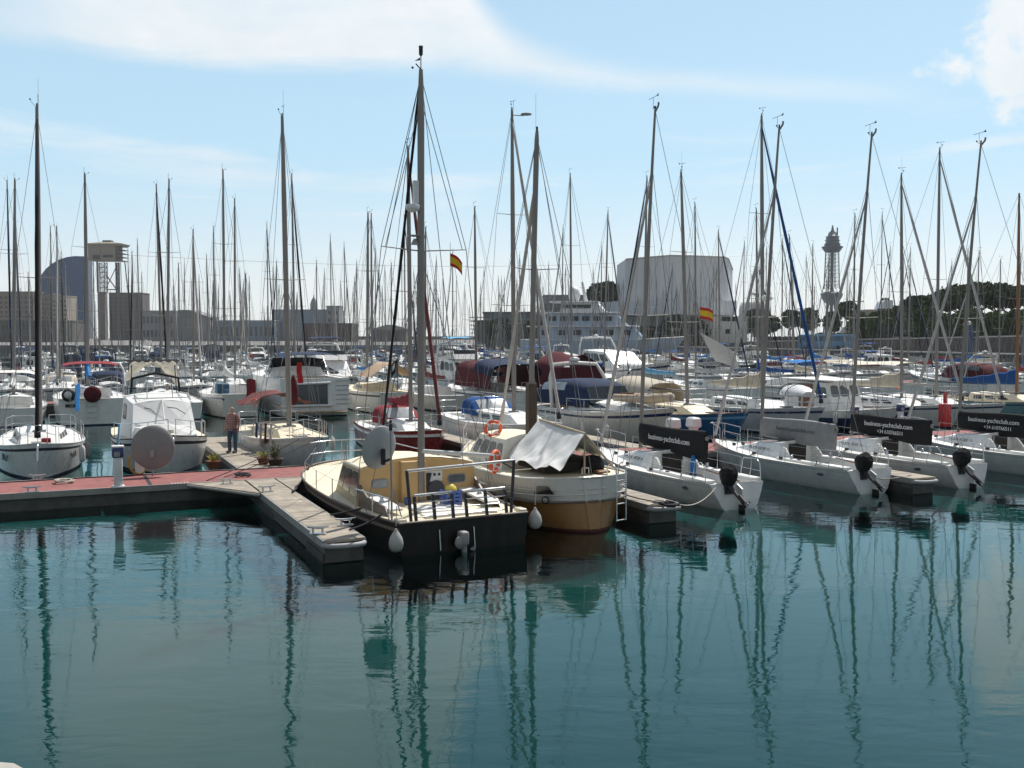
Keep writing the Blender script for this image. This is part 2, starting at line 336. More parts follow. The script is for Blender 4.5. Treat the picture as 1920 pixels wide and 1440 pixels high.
# opaque layer added for the murky water body; takes the shade of hulls above
w = MB(); w.box((40, 430, -BED - 15), (1800, 960, 30))
tb = mat('turbid_water', (.0055, .045, .041), 1.0, var=.06, scale=.25, spec=0.0); pb = next(n for n in tb.node_tree.nodes if n.type == 'BSDF_PRINCIPLED')
pb.subsurface_method = 'RANDOM_WALK'; pb.inputs['Subsurface Weight'].default_value = 1.0; pb.inputs['Subsurface Radius'].default_value = (1, 1, 1); pb.inputs['Subsurface Scale'].default_value = 4.5
tag(w.build('turbid_layer', tb), 'murky teal depth under the water surface', 'turbid_layer', kind='structure')

CONC = mat('concrete', (.42, .40, .36), .85, var=.2, bump=.4, bscale=12, dirt=(.2, .18, .15)); CONCD = mat('quay_stone', (.115, .10, .085), .9, var=.35, bump=.5, bscale=4, dirt=(.05, .045, .04)); PAVE = mat('paving', (.20, .19, .175), .85, var=.15)
CARPET = mat('red_carpet', (.30, .11, .10), .9, var=.28, scale=3, bump=.5, bscale=90, dirt=(.17, .10, .09)); PONSIDE = mat('pontoon_side', (.10, .095, .09), .8, var=.35, dirt=(.03, .03, .025)); PONTRIM = mat('pontoon_trim', (.30, .29, .27), .6, .2, var=.25)
GREYPLANK = planks('weathered_planks', (.40, .345, .27), .14, 0, .5, .3); FLOATM = mat('pontoon_float', (.06, .055, .05), .85, var=.4)

# quay under the viewer with its rounded corner
q = MB(); _e = at(0, 1422, 3.28); _f = at(62, 1440, 3.28)
ring = [(-9, -12), (9, -12), (9, 2.75), (-1.0, 2.75), (-1.25, 3.05), (-1.48, 3.34), (_f.x, _f.y), ((_e.x + _f.x) / 2 - .01, (_e.y + _f.y) / 2 + .03), (_e.x, _e.y), (-2.6, _e.y + .12), (-9, _e.y + .5)]
q.loft([[(x, y, -5) for x, y in ring], [(x, y, 3.24) for x, y in ring], [(x, y - .03, 3.28) for x, y in ring]], sm=False)
tag(q.build('quay', CONC), 'pale concrete quay edge', 'quay', kind='structure')

# far land and the right-hand quay
land = MB(); land.hexa([(-900, 345, -5), (60, 345, -5), (60, 1300, -5), (-900, 1300, -5), (-900, 345, 1.7), (60, 345, 1.7), (60, 1300, 1.7), (-900, 1300, 1.7)])
tag(land.build('ground', PAVE), kind='structure')
def RQ(s, off, z): # right quay: s metres along its edge from the far end, off metres inland
    a = Vector((50.5, 236, 0)); d = Vector((26.5, -86, 0)).normalized(); n = Vector((d.y * -1, d.x, 0)); n = n if n.x > 0 else -n
    p_ = a + d * s + n * off; return (p_.x, p_.y, z)
rq = MB(); rq.hexa([RQ(-70, 0, -5), RQ(190, 0, -5), RQ(190, 160, -5), RQ(-70, 160, -5), RQ(-70, 0, 2.0), RQ(190, 0, 2.0), RQ(190, 160, 2.0), RQ(-70, 160, 2.0)])
tag(rq.build('promenade', CONCD), kind='structure')
cp = MB(); cp.hexa([RQ(-70, -.15, 2.004), RQ(190, -.15, 2.004), RQ(190, 1.3, 2.004), RQ(-70, 1.3, 2.004), RQ(-70, -.15, 2.24), RQ(190, -.15, 2.24), RQ(190, 1.3, 2.24), RQ(-70, 1.3, 2.24)])
tag(cp.build('kerb', mat('pale_stone', (.52, .50, .46), .8, var=.15)), kind='structure')
pv = MB(); pv.add([RQ(-70, 1.32, 2.01), RQ(190, 1.32, 2.01), RQ(190, 9.98, 2.01), RQ(-70, 9.98, 2.01)], [(0, 1, 2, 3)]); tag(pv.build('pavement', PAVE), kind='structure')
wl = thing('retaining_wall', 'dark brown retaining wall along the upper promenade below the pines', 'wall', RQ(60, 10, 2))
def RL(s, off, z): p_ = Vector(RQ(s, off, z)) - Vector(RQ(60, 10, 2)); return tuple(p_)
b_ = MB(); b_.hexa([RL(-60, 10, 1.9), RL(190, 10, 1.9), RL(190, 11, 1.9), RL(-60, 11, 1.9), RL(-60, 10, 2.5), RL(190, 10, 6.6), RL(190, 11, 6.6), RL(-60, 11, 2.5)]); b_.build('wall_face', CONCD, wl)
b_ = MB(); b_.hexa([RL(-60, 9.9, 2.503), RL(190, 9.9, 6.603), RL(190, 11.2, 6.603), RL(-60, 11.2, 2.503), RL(-60, 9.9, 2.72), RL(190, 9.9, 6.85), RL(190, 11.2, 6.85), RL(-60, 11.2, 2.72)]); b_.build('coping', mat('pale_stone', (.5, .48, .45)), wl)
up = MB(); up.add([RQ(-60, 11.2, 2.45), RQ(190, 11.2, 6.55), RQ(190, 150, 6.55), RQ(-60, 150, 2.45)], [(0, 1, 2, 3)]); tag(up.build('upper_promenade_ground', PAVE), kind='structure')

def block(name, label, cat, x0, x1, ytop, D, depth, wallm, rows=0, cols=0, base=1.7, winm=None, roofm=None, wfrac=.5, hfrac=.5, parapet=.6, y0=None):
    a = far(x0, ytop, D); b = far(x1, ytop, D); Wd = b.x - a.x; H = a.z - base
    t = thing(name, label, cat, ((a.x + b.x) / 2, D, base))
    MB().box((0, depth / 2, H / 2), (Wd, depth, H)).build('wall', wallm, t)
    r_ = MB(); r_.box((0, depth / 2, H + parapet / 2 + .003), (Wd + .5, depth + .5, parapet)); r_.build('roof', roofm or wallm, t)
    if rows:
        fh = H * .9 / rows; fw = Wd / cols
        wm = MB().box((0, 0, 0), (fw * wfrac, .16, fh * hfrac)).mesh('window', winm or GLASS)
        for i in range(rows):
            for j in range(cols):
                o = bpy.data.objects.new('window', wm); link(o, t); o.location = (-Wd / 2 + fw * (j + .5), -.05, H * .04 + fh * (i + .5))
    return t, Wd, H
BRICK = mat('facade_brown', (.25, .205, .18), .85, var=.12); BEIGEW = mat('facade_beige', (.33, .29, .24), .85, var=.1); GREYW = mat('facade_grey', (.27, .275, .285), .8, var=.12); DARKF = mat('facade_dark', (.13, .12, .11), .8, var=.2)
BLUEG = mat('facade_bluegrey', (.20, .25, .32), .6, var=.08, stretch=(1, 1, .05), scale=.8); WHITEW = mat('facade_white', (.62, .61, .58), .8, var=.06); WINF = mat('far_window', (.10, .105, .11), .2, var=.3)
block('apartment_block', 'brown apartment block with rows of windows at the far left', 'apartment block', -40, 62, 548, 700, 16, BRICK, 9, 11, winm=WINF)
block('apartment_block', 'taller brown apartment block just right of the thick dark forestay', 'apartment block', 64, 96, 552, 690, 16, BRICK, 9, 5, winm=WINF)
block('apartment_block', 'pale beige apartment block before the blue sail-shaped tower', 'apartment block', 98, 125, 556, 680, 16, BEIGEW, 9, 4, winm=WINF)
block('apartment_block', 'dark grey apartment block beside the steel cable tower', 'apartment block', 204, 264, 550, 740, 18, DARKF, 10, 7, winm=WINF)
block('harbour_building', 'low dark brown harbour building under the apartment blocks', 'building', -40, 135, 603, 520, 20, DARKF, 2, 22, winm=WINF)
block('harbour_shed', 'grey two-storey shed right of the dark apartment block', 'shed', 266, 325, 584, 600, 24, GREYW, 2, 8, winm=WINF)
block('harbour_shed', 'long flat pale grey terminal with a white roof edge', 'terminal', 384, 512, 602, 620, 30, BLUEG, 1, 14, winm=WINF, roofm=WHITEW)
block('warehouse', 'blue-grey ribbed warehouse behind the tall left-centre mast', 'warehouse', 510, 625, 582, 640, 40, BLUEG)
block('silo_building', 'square grey tower block at the right end of the blue-grey warehouse', 'tower block', 612, 636, 575, 635, 14, GREYW, 4, 2, winm=WINF)
block('shed', 'low dark brown shed with blue roof line below the warehouse', 'shed', 566, 662, 608, 560, 20, mat('shed_brown', (.10, .06, .05), .8), roofm=NAVY)
# shed with a pitched roof
def gable(name, label, x0, x1, yr, ye, D, m1, m2):
    a = far(x0, ye, D); b = far(x1, yr, D); Wd = b.x - a.x; t = thing(name, label, 'shed', ((a.x + b.x) / 2, D, 1.7)); He = a.z - 1.7; Hr = b.z - 1.7
    k = MB(); k.box((0, 10, He / 2), (Wd, 20, He)); k.build('wall', m1, t)
    r_ = MB(); r_.loft([[(-Wd / 2 - .6, y, He + .003), (Wd / 2 + .6, y, He + .003), (Wd / 2 + .6, y, He + .4), (Wd * .1, y, Hr), (-Wd * .1, y, Hr), (-Wd / 2 - .6, y, He + .4)] for y in (-.6, 20.6)], sm=False); r_.build('roof', m2, t)
gable('gabled_shed', 'dark shed with a shallow grey roof left of the open sky gap', 700, 762, 609, 618, 560, DARKF, GREYW)
gable('gabled_shed', 'pale shed with a sloping roof between the dark block and terminal', 300, 392, 581, 596, 610, GREYW, mat('roof_grey', (.2, .2, .2)))
# stone lookout column rising behind the warehouse
t = thing('lookout_tower', 'slim grey round tower with a domed cap behind the blue-grey warehouse', 'tower', far(589, 630, 650)); t.location.z = 1.7
MB().lathe([(3.2, 0), (3.0, 20), (2.4, 21), (2.4, 24), (1.6, 26.5), (.3, 28.5), (.1, 30)], n=12).build('shaft', GREYW, t)
# sail-shaped glass hotel
def hotel():
    D = 1170; o = far(112, 630, D); t = thing('glass_tower', 'sail-shaped blue glass tower far away behind apartment blocks', 'tower', (o.x, D, 1.7))
    pts = [(157, 480.5), (140, 480), (125, 482), (110, 487), (96, 495), (85, 505), (76, 517), (69, 531), (64, 548), (61, 570), (60, 628.5), (157, 628.5)]
    P3 = [(far(x, y, D).x - o.x, far(x, y, D).z - 1.7) for x, y in pts]
    g = mat('hotel_glass', (.010, .055, .150), .6, var=.12, scale=.12, stretch=(3, 1, .3), spec=.25)
    k = MB(); k.loft([[(x, 0, z) for x, z in P3], [(x, 24, z) for x, z in P3]], sm=False); k.build('glass_wall', g, t)
    x1 = P3[0][0]; k = MB()
    k.box((x1 + 1.2, 10, P3[0][1] / 2 - .5), (2.0, 16, P3[0][1] - 1), mi=0); k.build('spine', mat('spine_grey', (.09, .11, .14), .7), t)
    fl = MB().box((0, 0, 0), (1.4, .4, 1.6)).mesh('spine_window', WINF)
    for i in range(20):
        c_ = bpy.data.objects.new('window', fl); link(c_, t); c_.location = (x1 + 1.2, 1.9, 4 + i * 4.5)
hotel()
STEELG = mat('tower_steel', (.11, .11, .11), .6, .3, var=.1); STEELB = mat('tower_steel_blue', (.035, .055, .085), .6, .3, var=.1)
def lattice(k, w0, w1, z0, z1, n, r, cx=0, cy=0):
    for sx, sy in ((-1, -1), (1, -1), (1, 1), (-1, 1)): k.tube([(cx + sx * w0, cy + sy * w0, z0), (cx + sx * w1, cy + sy * w1, z1)], r * 1.5, 4)
    for i in range(n):
        a, b = i / n, (i + 1) / n; wa, wb = w0 + (w1 - w0) * a, w0 + (w1 - w0) * b; za, zb = z0 + (z1 - z0) * a, z0 + (z1 - z0) * b
        for (ax, ay, bx, by) in ((-1, -1, 1, -1), (1, -1, 1, 1), (1, 1, -1, 1), (-1, 1, -1, -1)):
            k.tube([(cx + ax * wa, cy + ay * wa, za), (cx + bx * wb, cy + by * wb, zb)], r, 3); k.tube([(cx + bx * wa, cy + by * wa, za), (cx + ax * wb, cy + ay * wb, zb)], r, 3)
            k.tube([(cx + ax * wa, cy + ay * wa, za), (cx + bx * wa, cy + by * wa, za)], r, 3)
def cable_tower():
    D = 800; o = far(203, 630, D); t = thing('cable_tower', 'grey steel cable car tower with a square roofed station on lattice legs', 'tower', (o.x, D, 1.7)); s = D / F_PX
    Z = lambda y: EYE + (630 - y) * s - 1.7
    X = lambda x: (x - 203) * s
    k = MB(); lattice(k, 3.0, 3.0, Z(548), Z(492), 6, .22, X(191), 3); k.build('lattice_leg', STEELG, t)
    k = MB(); lattice(k, 1.1, 1.1, Z(560), Z(492), 8, .22, X(220), 3); k.build('lattice_leg', STEELG, t)
    k = MB(); k.box((X(191), 3, Z(548) / 2), (5.6, 5.6, Z(548))); k.build('lift_shaft', mat('shaft_brown', (.16, .145, .13), .8), t)
    k = MB(); k.tube([(X(198), 3, Z(515)), (X(219), 3, Z(545))], .5, 4); k.tube([(X(219), 3, Z(498)), (X(198), 3, Z(540))], .35, 4); k.tube([(X(198), 3, Z(543)), (X(219), 3, Z(543))], .45, 4); k.build('brace', STEELG, t)
    k = MB(); k.tube([(X(234), 3, Z(492)), (X(240), 3, Z(560)), (X(242), 3, Z(600))], .45, 5); k.tube([(X(226), 3, Z(492)), (X(227), 3, Z(560))], .3, 5); k.build('strut', STEELG, t)
    k = MB(); k.box((X(198), 3, (Z(490) + Z(463)) / 2), (X(223) - X(173), 16, Z(463) - Z(490))); k.build('station_cabin', mat('tower_cabin', (.26, .235, .20), .8), t)
    k = MB()
    for i in range(5): k.box((X(229), 3, Z(490) + (Z(463) - Z(490)) * i / 4), (X(235) - X(223), 14, .5))
    for x in (226, 230, 235): k.box((X(x), -3.8, (Z(490) + Z(463)) / 2), (.5, .5, Z(463) - Z(490)))
    k.build('open_gallery', STEELG, t)
    k = MB(); k.loft([[(X(203) + sx * a, 3 + sy * a * .6, z) for sx, sy in ((-1, -1), (1, -1), (1, 1), (-1, 1))] for a, z in ((X(233) - X(203), Z(463)), (X(237) - X(203), Z(459.5)), (X(237) - X(203), Z(458.6)), (X(213) - X(203), Z(454.5)))], sm=False); k.build('roof', mat('tower_roof', (.30, .27, .21), .8), t)
    k = MB(); k.box((X(203), 3, Z(453)), (X(211) - X(195), 5, 1.3)); k.build('roof_cap', STEELG, t)
    k = MB(); k.box((X(189), -5.2, Z(484)), (5, .4, 3.4)); k.box((X(210), -5.2, Z(482)), (8, .4, 2)); k.build('window', GLASS, t)
cable_tower()
def red_tower():
    D = 930; o = far(1558, 630, D); t = thing('lattice_tower', 'slender blue-grey lattice tower with two round platforms beyond the trees', 'tower', (o.x, D, 1.7)); s = D / F_PX
    Z = lambda y: EYE + (630 - y) * s - 1.7
    k = MB()
    n = 8
    for i in range(n):
        a0, a1 = 2 * math.pi * i / n, 2 * math.pi * (i + 1) / n
        rr = lambda y: (6.2 + (y - 472) / 76 * 1.3)
        ys = list(range(472, 549, 7))
        for y0, y1 in zip(ys[:-1], ys[1:]):
            r0, r1 = rr(y0), rr(y1); p = lambda r_, a, y: (r_ * math.cos(a), r_ * math.sin(a), Z(y))
            k.tube([p(r0, a0, y0), p(r1, a0, y1)], .32, 4); k.tube([p(r0, a0, y0), p(r1, a1, y1)], .13, 3); k.tube([p(r0, a0, y0), p(r0, a1, y0)], .13, 3)
    k.build('lattice_shaft', STEELB, t)
    k = MB(); k.lathe([(1.5, Z(600)), (1.5, Z(470))], n=8); k.build('lift_shaft', STEELB, t)
    k = MB(); k.lathe([(6.5, Z(474)), (9.6, Z(465)), (9.6, Z(463.5)), (7.2, Z(463)), (7.2, Z(458))], n=16); k.build('upper_platform', STEELB, t)
    k = MB(); k.lathe([(6.2, Z(458)), (6.2, Z(453)), (7.0, Z(452.6)), (7.0, Z(451.6)), (5.8, Z(451.5)), (5.8, Z(446)), (6.4, Z(445.6)), (6.4, Z(445)), (4.6, Z(444.6)), (3.6, Z(438)), (1.4, Z(434)), (.5, Z(424))], n=16); k.tube([(4.5, 0, Z(445)), (4.5, 0, Z(428))], .7, 5); k.build('crown', mat('tower_crown', (.08, .105, .14), .5, .2), t)
    k = MB(); k.lathe([(3.0, Z(572)), (6.5, Z(567)), (9.4, Z(558)), (10.2, Z(552)), (10.2, Z(550.5)), (8, Z(550)), (7.4, Z(548))], n=16); k.build('lower_platform', mat('tower_bowl', (.07, .11, .15), .5, .2), t)
    k = MB()
    for i in range(6):
        a = 2 * math.pi * i / 6; k.tube([(3.5 * math.cos(a), 3.5 * math.sin(a), Z(570)), (7.6 * math.cos(a), 7.6 * math.sin(a), Z(632))], .7, 4)
    k.build('splayed_legs', STEELB, t)
red_tower()
k = MB(); a, b = far(240, 478.5, 800), far(1546, 468, 930); k.tube([a.lerp(b, i / 16) - Vector((0, 0, 12 * math.sin(math.pi * i / 16))) for i in range(17)], .11, 4)
tag(k.build('overhead_cable', WIRE), 'thin cable strung across the sky between the two towers', 'cable')
# windowless drum-shaped hall
def drum():
    D = 300; o = far(1280, 630, D); t = thing('drum_hall', 'large windowless grey drum-shaped hall rising behind the masts', 'hall', (o.x, D, 1.7)); s = D / F_PX
    g = mat('hall_cladding', (.62, .62, .63), .6, var=.10, stretch=(1.6, 1.6, .01), scale=1.2, streak=.25, dirt=(.42, .43, .45))
    top = [(1172, 487.5, 0), (1212, 484.5, -1.2), (1255, 481.5, -2.4), (1300, 482.5, -2.0), (1356, 484, -1), (1366, 486, 1.5), (1386, 503, 10), (1386, 503, 24), (1172, 487.5, 24)]
    pl = [((x - 1280) * s, y, EYE + (630 - z) * s - 1.7) for x, z, y in top]
    k = MB(); k.loft([[(x, y, 0) for x, y, z in pl], [(x, y, z) for x, y, z in pl]], sm=False); k.build('cladding_wall', g, t)
    k = MB()
    for i in range(6):
        a_, b_ = pl[i], pl[i + 1]; k.tube([(a_[0], a_[1] - .1, a_[2] + .15), (b_[0], b_[1] - .1, b_[2] + .15)], .25, 4)
    k.build('roof_edge', WHITEW, t)
    k = MB(); k.loft([[((x - 1280) * s, y, z) for x, y in ((1128, 6), (1160, -6), (1230, -12), (1330, -12), (1372, -6), (1372, 8), (1128, 20))] for z in (EYE + (630 - 592) * s - 1.7, EYE + (630 - 566) * s - 1.7)], sm=False); k.build('skirt_wall', mat('hall_skirt', (.6, .62, .65), .6), t)
    k = MB(); k.box(((1345 - 1280) * s, -14, 4.4), (10, 6, 8.8)); k.build('entrance_block', WHITEW, t)
    for xx, zz, ww in ((1338, 600, 5), (1352, 600, 2.5), (1342, 622, 3)): MB().box(((xx - 1280) * s, -17.05, EYE + (630 - zz) * s - 1.7), (ww * .5, .2, 1.3)).build('window', GLASS, t)
    k = MB(); k.box(((1235 - 1280) * s, -12.3, 3.2), (16, 1, 6)); k.build('dark_foyer', GLASS, t)
drum()
t = thing('canopy_pavilion', 'rounded pale canopy roof on posts right of the drum hall', 'pavilion', far(1415, 630, 310)); t.location.z = 1.7
s_ = 310 / F_PX
MB().lathe([(.5, 13.6), (4.4, 13.6), (4.9, 11.4), (4.9, 8.6), (3.8, 8.2), (.5, 8.2)], n=20).build('roof_drum', mat('hall_cladding', (.3, .3, .3)), t)
k = MB(); k.tube([(-5.4, -2, 9.4), (-4.2, -3.4, 8.2), (-5, -3, 5.5)], .22, 5); k.build('stair_arm', WHITEW, t)
k = MB(); [k.tube([(x, 0, 0), (x, 0, 8.2)], .3, 6) for x in (-3, 0, 3)]; k.build('posts', GREYW, t)
# glass shopping pavilion and the block behind it
t, Wd, H = block('glass_pavilion', 'long low glass and steel pavilion with a flat dark roof', 'pavilion', 906, 1042, 588, 330, 30, mat('pavilion_glass', (.13, .165, .18), .3, var=.3, scale=.4, stretch=(1, 1, .2)), 2, 12, winm=mat('pavilion_pane', (.20, .27, .29), .15, var=.3), roofm=DARKF, wfrac=.8, hfrac=.6)
for i in range(5): MB().box((-Wd / 2 - 2.2, 2, H - 1.2 - i * 1.3), (4.4, 5, .22)).build('balcony_slab', GREYW, t)
block('pavilion_wing', 'dark lower wing of the glass pavilion behind the sailboats', 'building', 890, 1060, 604, 322, 7, DARKF, 1, 10, winm=WINF)
block('office_block', 'grey concrete block with horizontal bands behind the blue superyacht', 'building', 1020, 1128, 556, 345, 24, mat('facade_grey', (.27, .275, .285)), 3, 7, winm=GLASSG, wfrac=.85, hfrac=.45)
block('harbour_kiosk', 'small beige block among the trees left of the white funnel', 'building', 1626, 1649, 584, 300, 8, BEIGEW, 2, 2, winm=WINF)
# breakwater line that closes the sky gap
k = MB(); a = far(640, 634, 800); k.hexa([(-190, 880, 1.6), (10, 880, 1.6), (10, 900, 1.6), (-190, 900, 1.6), (-190, 880, 4.6), (10, 880, 4.6), (10, 900, 4.6), (-190, 900, 4.6)]); tag(k.build('breakwater', CONCD), 'low dark breakwater on the horizon in the sky gap', 'breakwater', kind='structure')
# ferry funnel beyond the trees
t = thing('ferry', 'white ferry funnel with a blue base rising behind the trees', 'ferry', far(1662, 630, 420)); t.location.z = 1.7; s_ = 420 / F_PX
k = MB(); k.loft([[(-24, y, 0), (24, y, 0), (24, y, 7), (-18, y, 7)] for y in (0, 12)], sm=False); k.build('superstructure', WHITEP, t)
k = MB(); k.loft([[(-5.0, y, 7.0), (6.0, y, 7.0), (6.0, y, 10), (3.4, y, 10.6), (3.4, y, 18.3), (-.2, y, 18.3), (-1.0, y, 17.5)] for y in (2, 9)], sm=False); k.build('funnel', WHITEP, t)
k = MB(); k.loft([[(-4.2, y, 7.6), (2.6, y, 7.6), (1.5, y, 9.6), (-2.8, y, 9.6)] for y in (1.9, 9.1)], sm=False); k.build('funnel_stripe', BLUEP, t)
k = MB(); [k.tube([(x, 5, 18.2), (x - .3, 5, 19.4)], .5, 6) for x in (.2, 1.4, 2.6)]; k.build('exhaust_pipes', BLACKP, t)

# trees
LEAF = [mat('pine_foliage', (.052, .080, .030), .8, var=.45, scale=.6, spec=.2), mat('plane_foliage', (.085, .125, .040), .8, var=.45, scale=.6, spec=.2)]
BARK = mat('bark', (.10, .075, .05), .9, var=.3)
def crown_mesh(seed, rx, rz, flat, nclump, nleaf, leaf, m_):
    rd = random.Random(seed); k = MB()
    for c in range(nclump):
        a = rd.uniform(0, 2 * math.pi); q_ = math.sqrt(rd.random()); zz = rd.uniform(-1, 1)
        lim = math.sqrt(max(.05, 1 - zz * zz * .9)); cx, cy = rx * q_ * lim * math.cos(a), rx * q_ * lim * math.sin(a)
        cz = rz * (zz if not flat else abs(zz) * .9 - .25 + .25 * (1 - q_)); cr = rd.uniform(.14, .26) * rx
        for l in range(nleaf):
            d = Vector((rd.gauss(0, 1), rd.gauss(0, 1), rd.gauss(0, .75))); d = d.normalized() * cr * rd.uniform(.55, 1.05)
            p_ = Vector((cx, cy, cz)) + d; n1 = Vector((rd.gauss(0, 1), rd.gauss(0, 1), rd.gauss(0, 1) + .6)).normalized(); t1 = n1.orthogonal().normalized(); t2 = n1.cross(t1); sc = leaf * rd.uniform(.6, 1.3)
            k.add([p_ + t1 * sc, p_ + t2 * sc * .6, p_ - t1 * sc, p_ - t2 * sc * .6], [(0, 1, 2, 3)])
    return k.mesh('crown', m_)
def trunk_mesh(seed, h, r, spread, m_):
    rd = random.Random(seed); k = MB(); top = Vector((rd.uniform(-.3, .3), rd.uniform(-.3, .3), h * .62))
    k.tube([(0, 0, 0), (top.x * .4, top.y * .4, h * .3), tuple(top)], [r * 1.3, r, r * .75], 7)
    for i in range(6):
        a = i * 1.05 + rd.uniform(-.3, .3); e = Vector((spread * math.cos(a), spread * math.sin(a), h * rd.uniform(.85, 1.02)))
        k.tube([top, top.lerp(e, .5) + Vector((0, 0, -.15 * h * .2)), e], [r * .6, r * .4, r * .15], 5)
    return k.mesh('trunk', m_)
CR = [crown_mesh(1, 4.2, 1.9, True, 110, 60, .40, LEAF[0]), crown_mesh(2, 3.1, 2.7, False, 95, 56, .38, LEAF[1]), crown_mesh(3, 3.4, 2.3, False, 95, 56, .40, LEAF[0])]
TR = [trunk_mesh(1, 7.5, .26, 2.4, BARK), trunk_mesh(2, 5, .16, 1.5, BARK), trunk_mesh(3, 5, .18, 1.6, BARK)]
TH = [7.6, 5.2, 5.2]
def tree(px, ytop, D, kind, sc, label, group, base):
    o = far(px, 630, D); t = thing(('umbrella_pine', 'plane_tree', 'bushy_tree')[kind], label, 'tree', (o.x, D, base), random.uniform(0, 6), group)
    ht = (EYE + (630 - ytop) / F_PX * D - base); rz = (1.9, 2.7, 2.3)[kind] * sc
    hc = max(ht - rz * .72, rz * .6)
    a = bpy.data.objects.new('trunk', TR[kind]); link(a, t); a.scale = (sc, sc, hc / TH[kind] * 1.02)
    b = bpy.data.objects.new('crown', CR[kind]); link(b, t); b.location = (0, 0, hc); b.scale = (sc, sc, sc)
for i, (px, yt, D, sc) in enumerate([(1772, 556, 196, 1.15), (1800, 545, 202, 1.3), (1832, 540, 198, 1.3), (1866, 541, 204, 1.25), (1895, 548, 196, 1.2), (1930, 545, 200, 1.3)]):
    tree(px, yt, D, 0, sc, ['outermost tall umbrella pine of the dark clump above the wall, nearest the funnel', 'broad umbrella pine second from the funnel side in the dark clump', 'tallest umbrella pine in the middle of the dark clump above the wall', 'umbrella pine just right of the tallest in the dark clump', 'umbrella pine with bare trunks showing light, near the picture edge', 'umbrella pine cut by the right picture edge above the wall'][i], 'umbrella pines on the upper promenade', 4.2)
for i, (px, yt, D, k_, sc) in enumerate([(1718, 566, 206, 2, 1.05), (1688, 585, 200, 1, .95), (1655, 592, 204, 1, 1.0), (1738, 588, 190, 1, 1.0), (1590, 572, 240, 2, .8), (1560, 592, 238, 1, .75), (1516, 586, 246, 1, .85), (1482, 588, 252, 2, .8), (1448, 598, 255, 1, .65), (1770, 600, 184, 1, .9), (1815, 592, 182, 1, 1.0), (1860, 598, 182, 1, .9), (1905, 594, 182, 1, 1.0), (1612, 596, 214, 1, .9)]):
    lab = ['round dark tree standing right of the white ferry funnel', 'green tree with clipped crown just below the ferry funnel', 'green tree between the beige kiosk and the ferry funnel', 'low green tree in front of the dark pines, left end', 'dark tree rising right behind the lattice tower base', 'bushy tree in front of the lattice tower base', 'green tree behind the parked blue bus', 'dark round tree left of the blue bus', 'tree beside the canopy pavilion posts', 'low bushy tree under the pines, second from the left', 'low bushy tree under the middle of the pines', 'low bushy tree under the pines where light shows between trunks', 'low bushy tree under the pines at the picture edge', 'small tree standing left of the beige kiosk'][i]
    tree(px, yt, D, k_, sc, lab, 'trees along the promenade', 3.2 if px > 1600 else 2.0)
for i, (px, yt, D, sc, lab) in enumerate([(1135, 542, 322, 1.9, 'large dark tree between the office block and the drum hall'), (1165, 548, 320, 1.5, 'dark tree touching the left wall of the drum hall'), (1268, 602, 270, 1.5, 'dark bushy tree before the drum hall, behind the masts'), (1300, 606, 268, 1.3, 'smaller dark tree before the drum hall entrance'), (940, 606, 312, 1.3, 'tree in front of the glass pavilion, left half'), (1000, 610, 310, 1.2, 'tree in front of the glass pavilion, right half'), (1420, 590, 285, 1.4, 'dark tree under the canopy pavilion')]):
    tree(px, yt, D, 2, sc, lab, 'trees by the harbour halls', 1.7)
def hedge(px, D, ln, h, base, label):
    o = far(px, 630, D); t = thing('hedge', label, 'hedge', (o.x, D, base), R(-8), 'clipped hedges on the promenade'); rd = random.Random(int(px)); k = MB()
    for i in range(2600):
        p_ = Vector((rd.uniform(-ln / 2, ln / 2), rd.uniform(-.9, .9), h * rd.random() ** .6 * (1 + .15 * math.sin(px + rd.random())))); n1 = Vector((rd.gauss(0, 1), rd.gauss(0, 1), rd.gauss(0, 1))).normalized(); t1 = n1.orthogonal().normalized(); t2 = n1.cross(t1); sc = rd.uniform(.2, .45)
        k.add([p_ + t1 * sc, p_ + t2 * sc * .6, p_ - t1 * sc, p_ - t2 * sc * .6], [(0, 1, 2, 3)])
    k.build('leaves', LEAF[0], t)
hedge(1475, 262, 14, 3.0, 2.0, 'dark hedge under the trees left of the blue coach'); hedge(1590, 252, 16, 3.2, 2.0, 'dark hedge behind the blue coach'); hedge(1700, 214, 13, 2.6, 4.0, 'low hedge under the clipped trees below the ferry funnel'); hedge(1890, 210, 13, 2.2, 5.2, 'low hedge under the pines by the right edge')
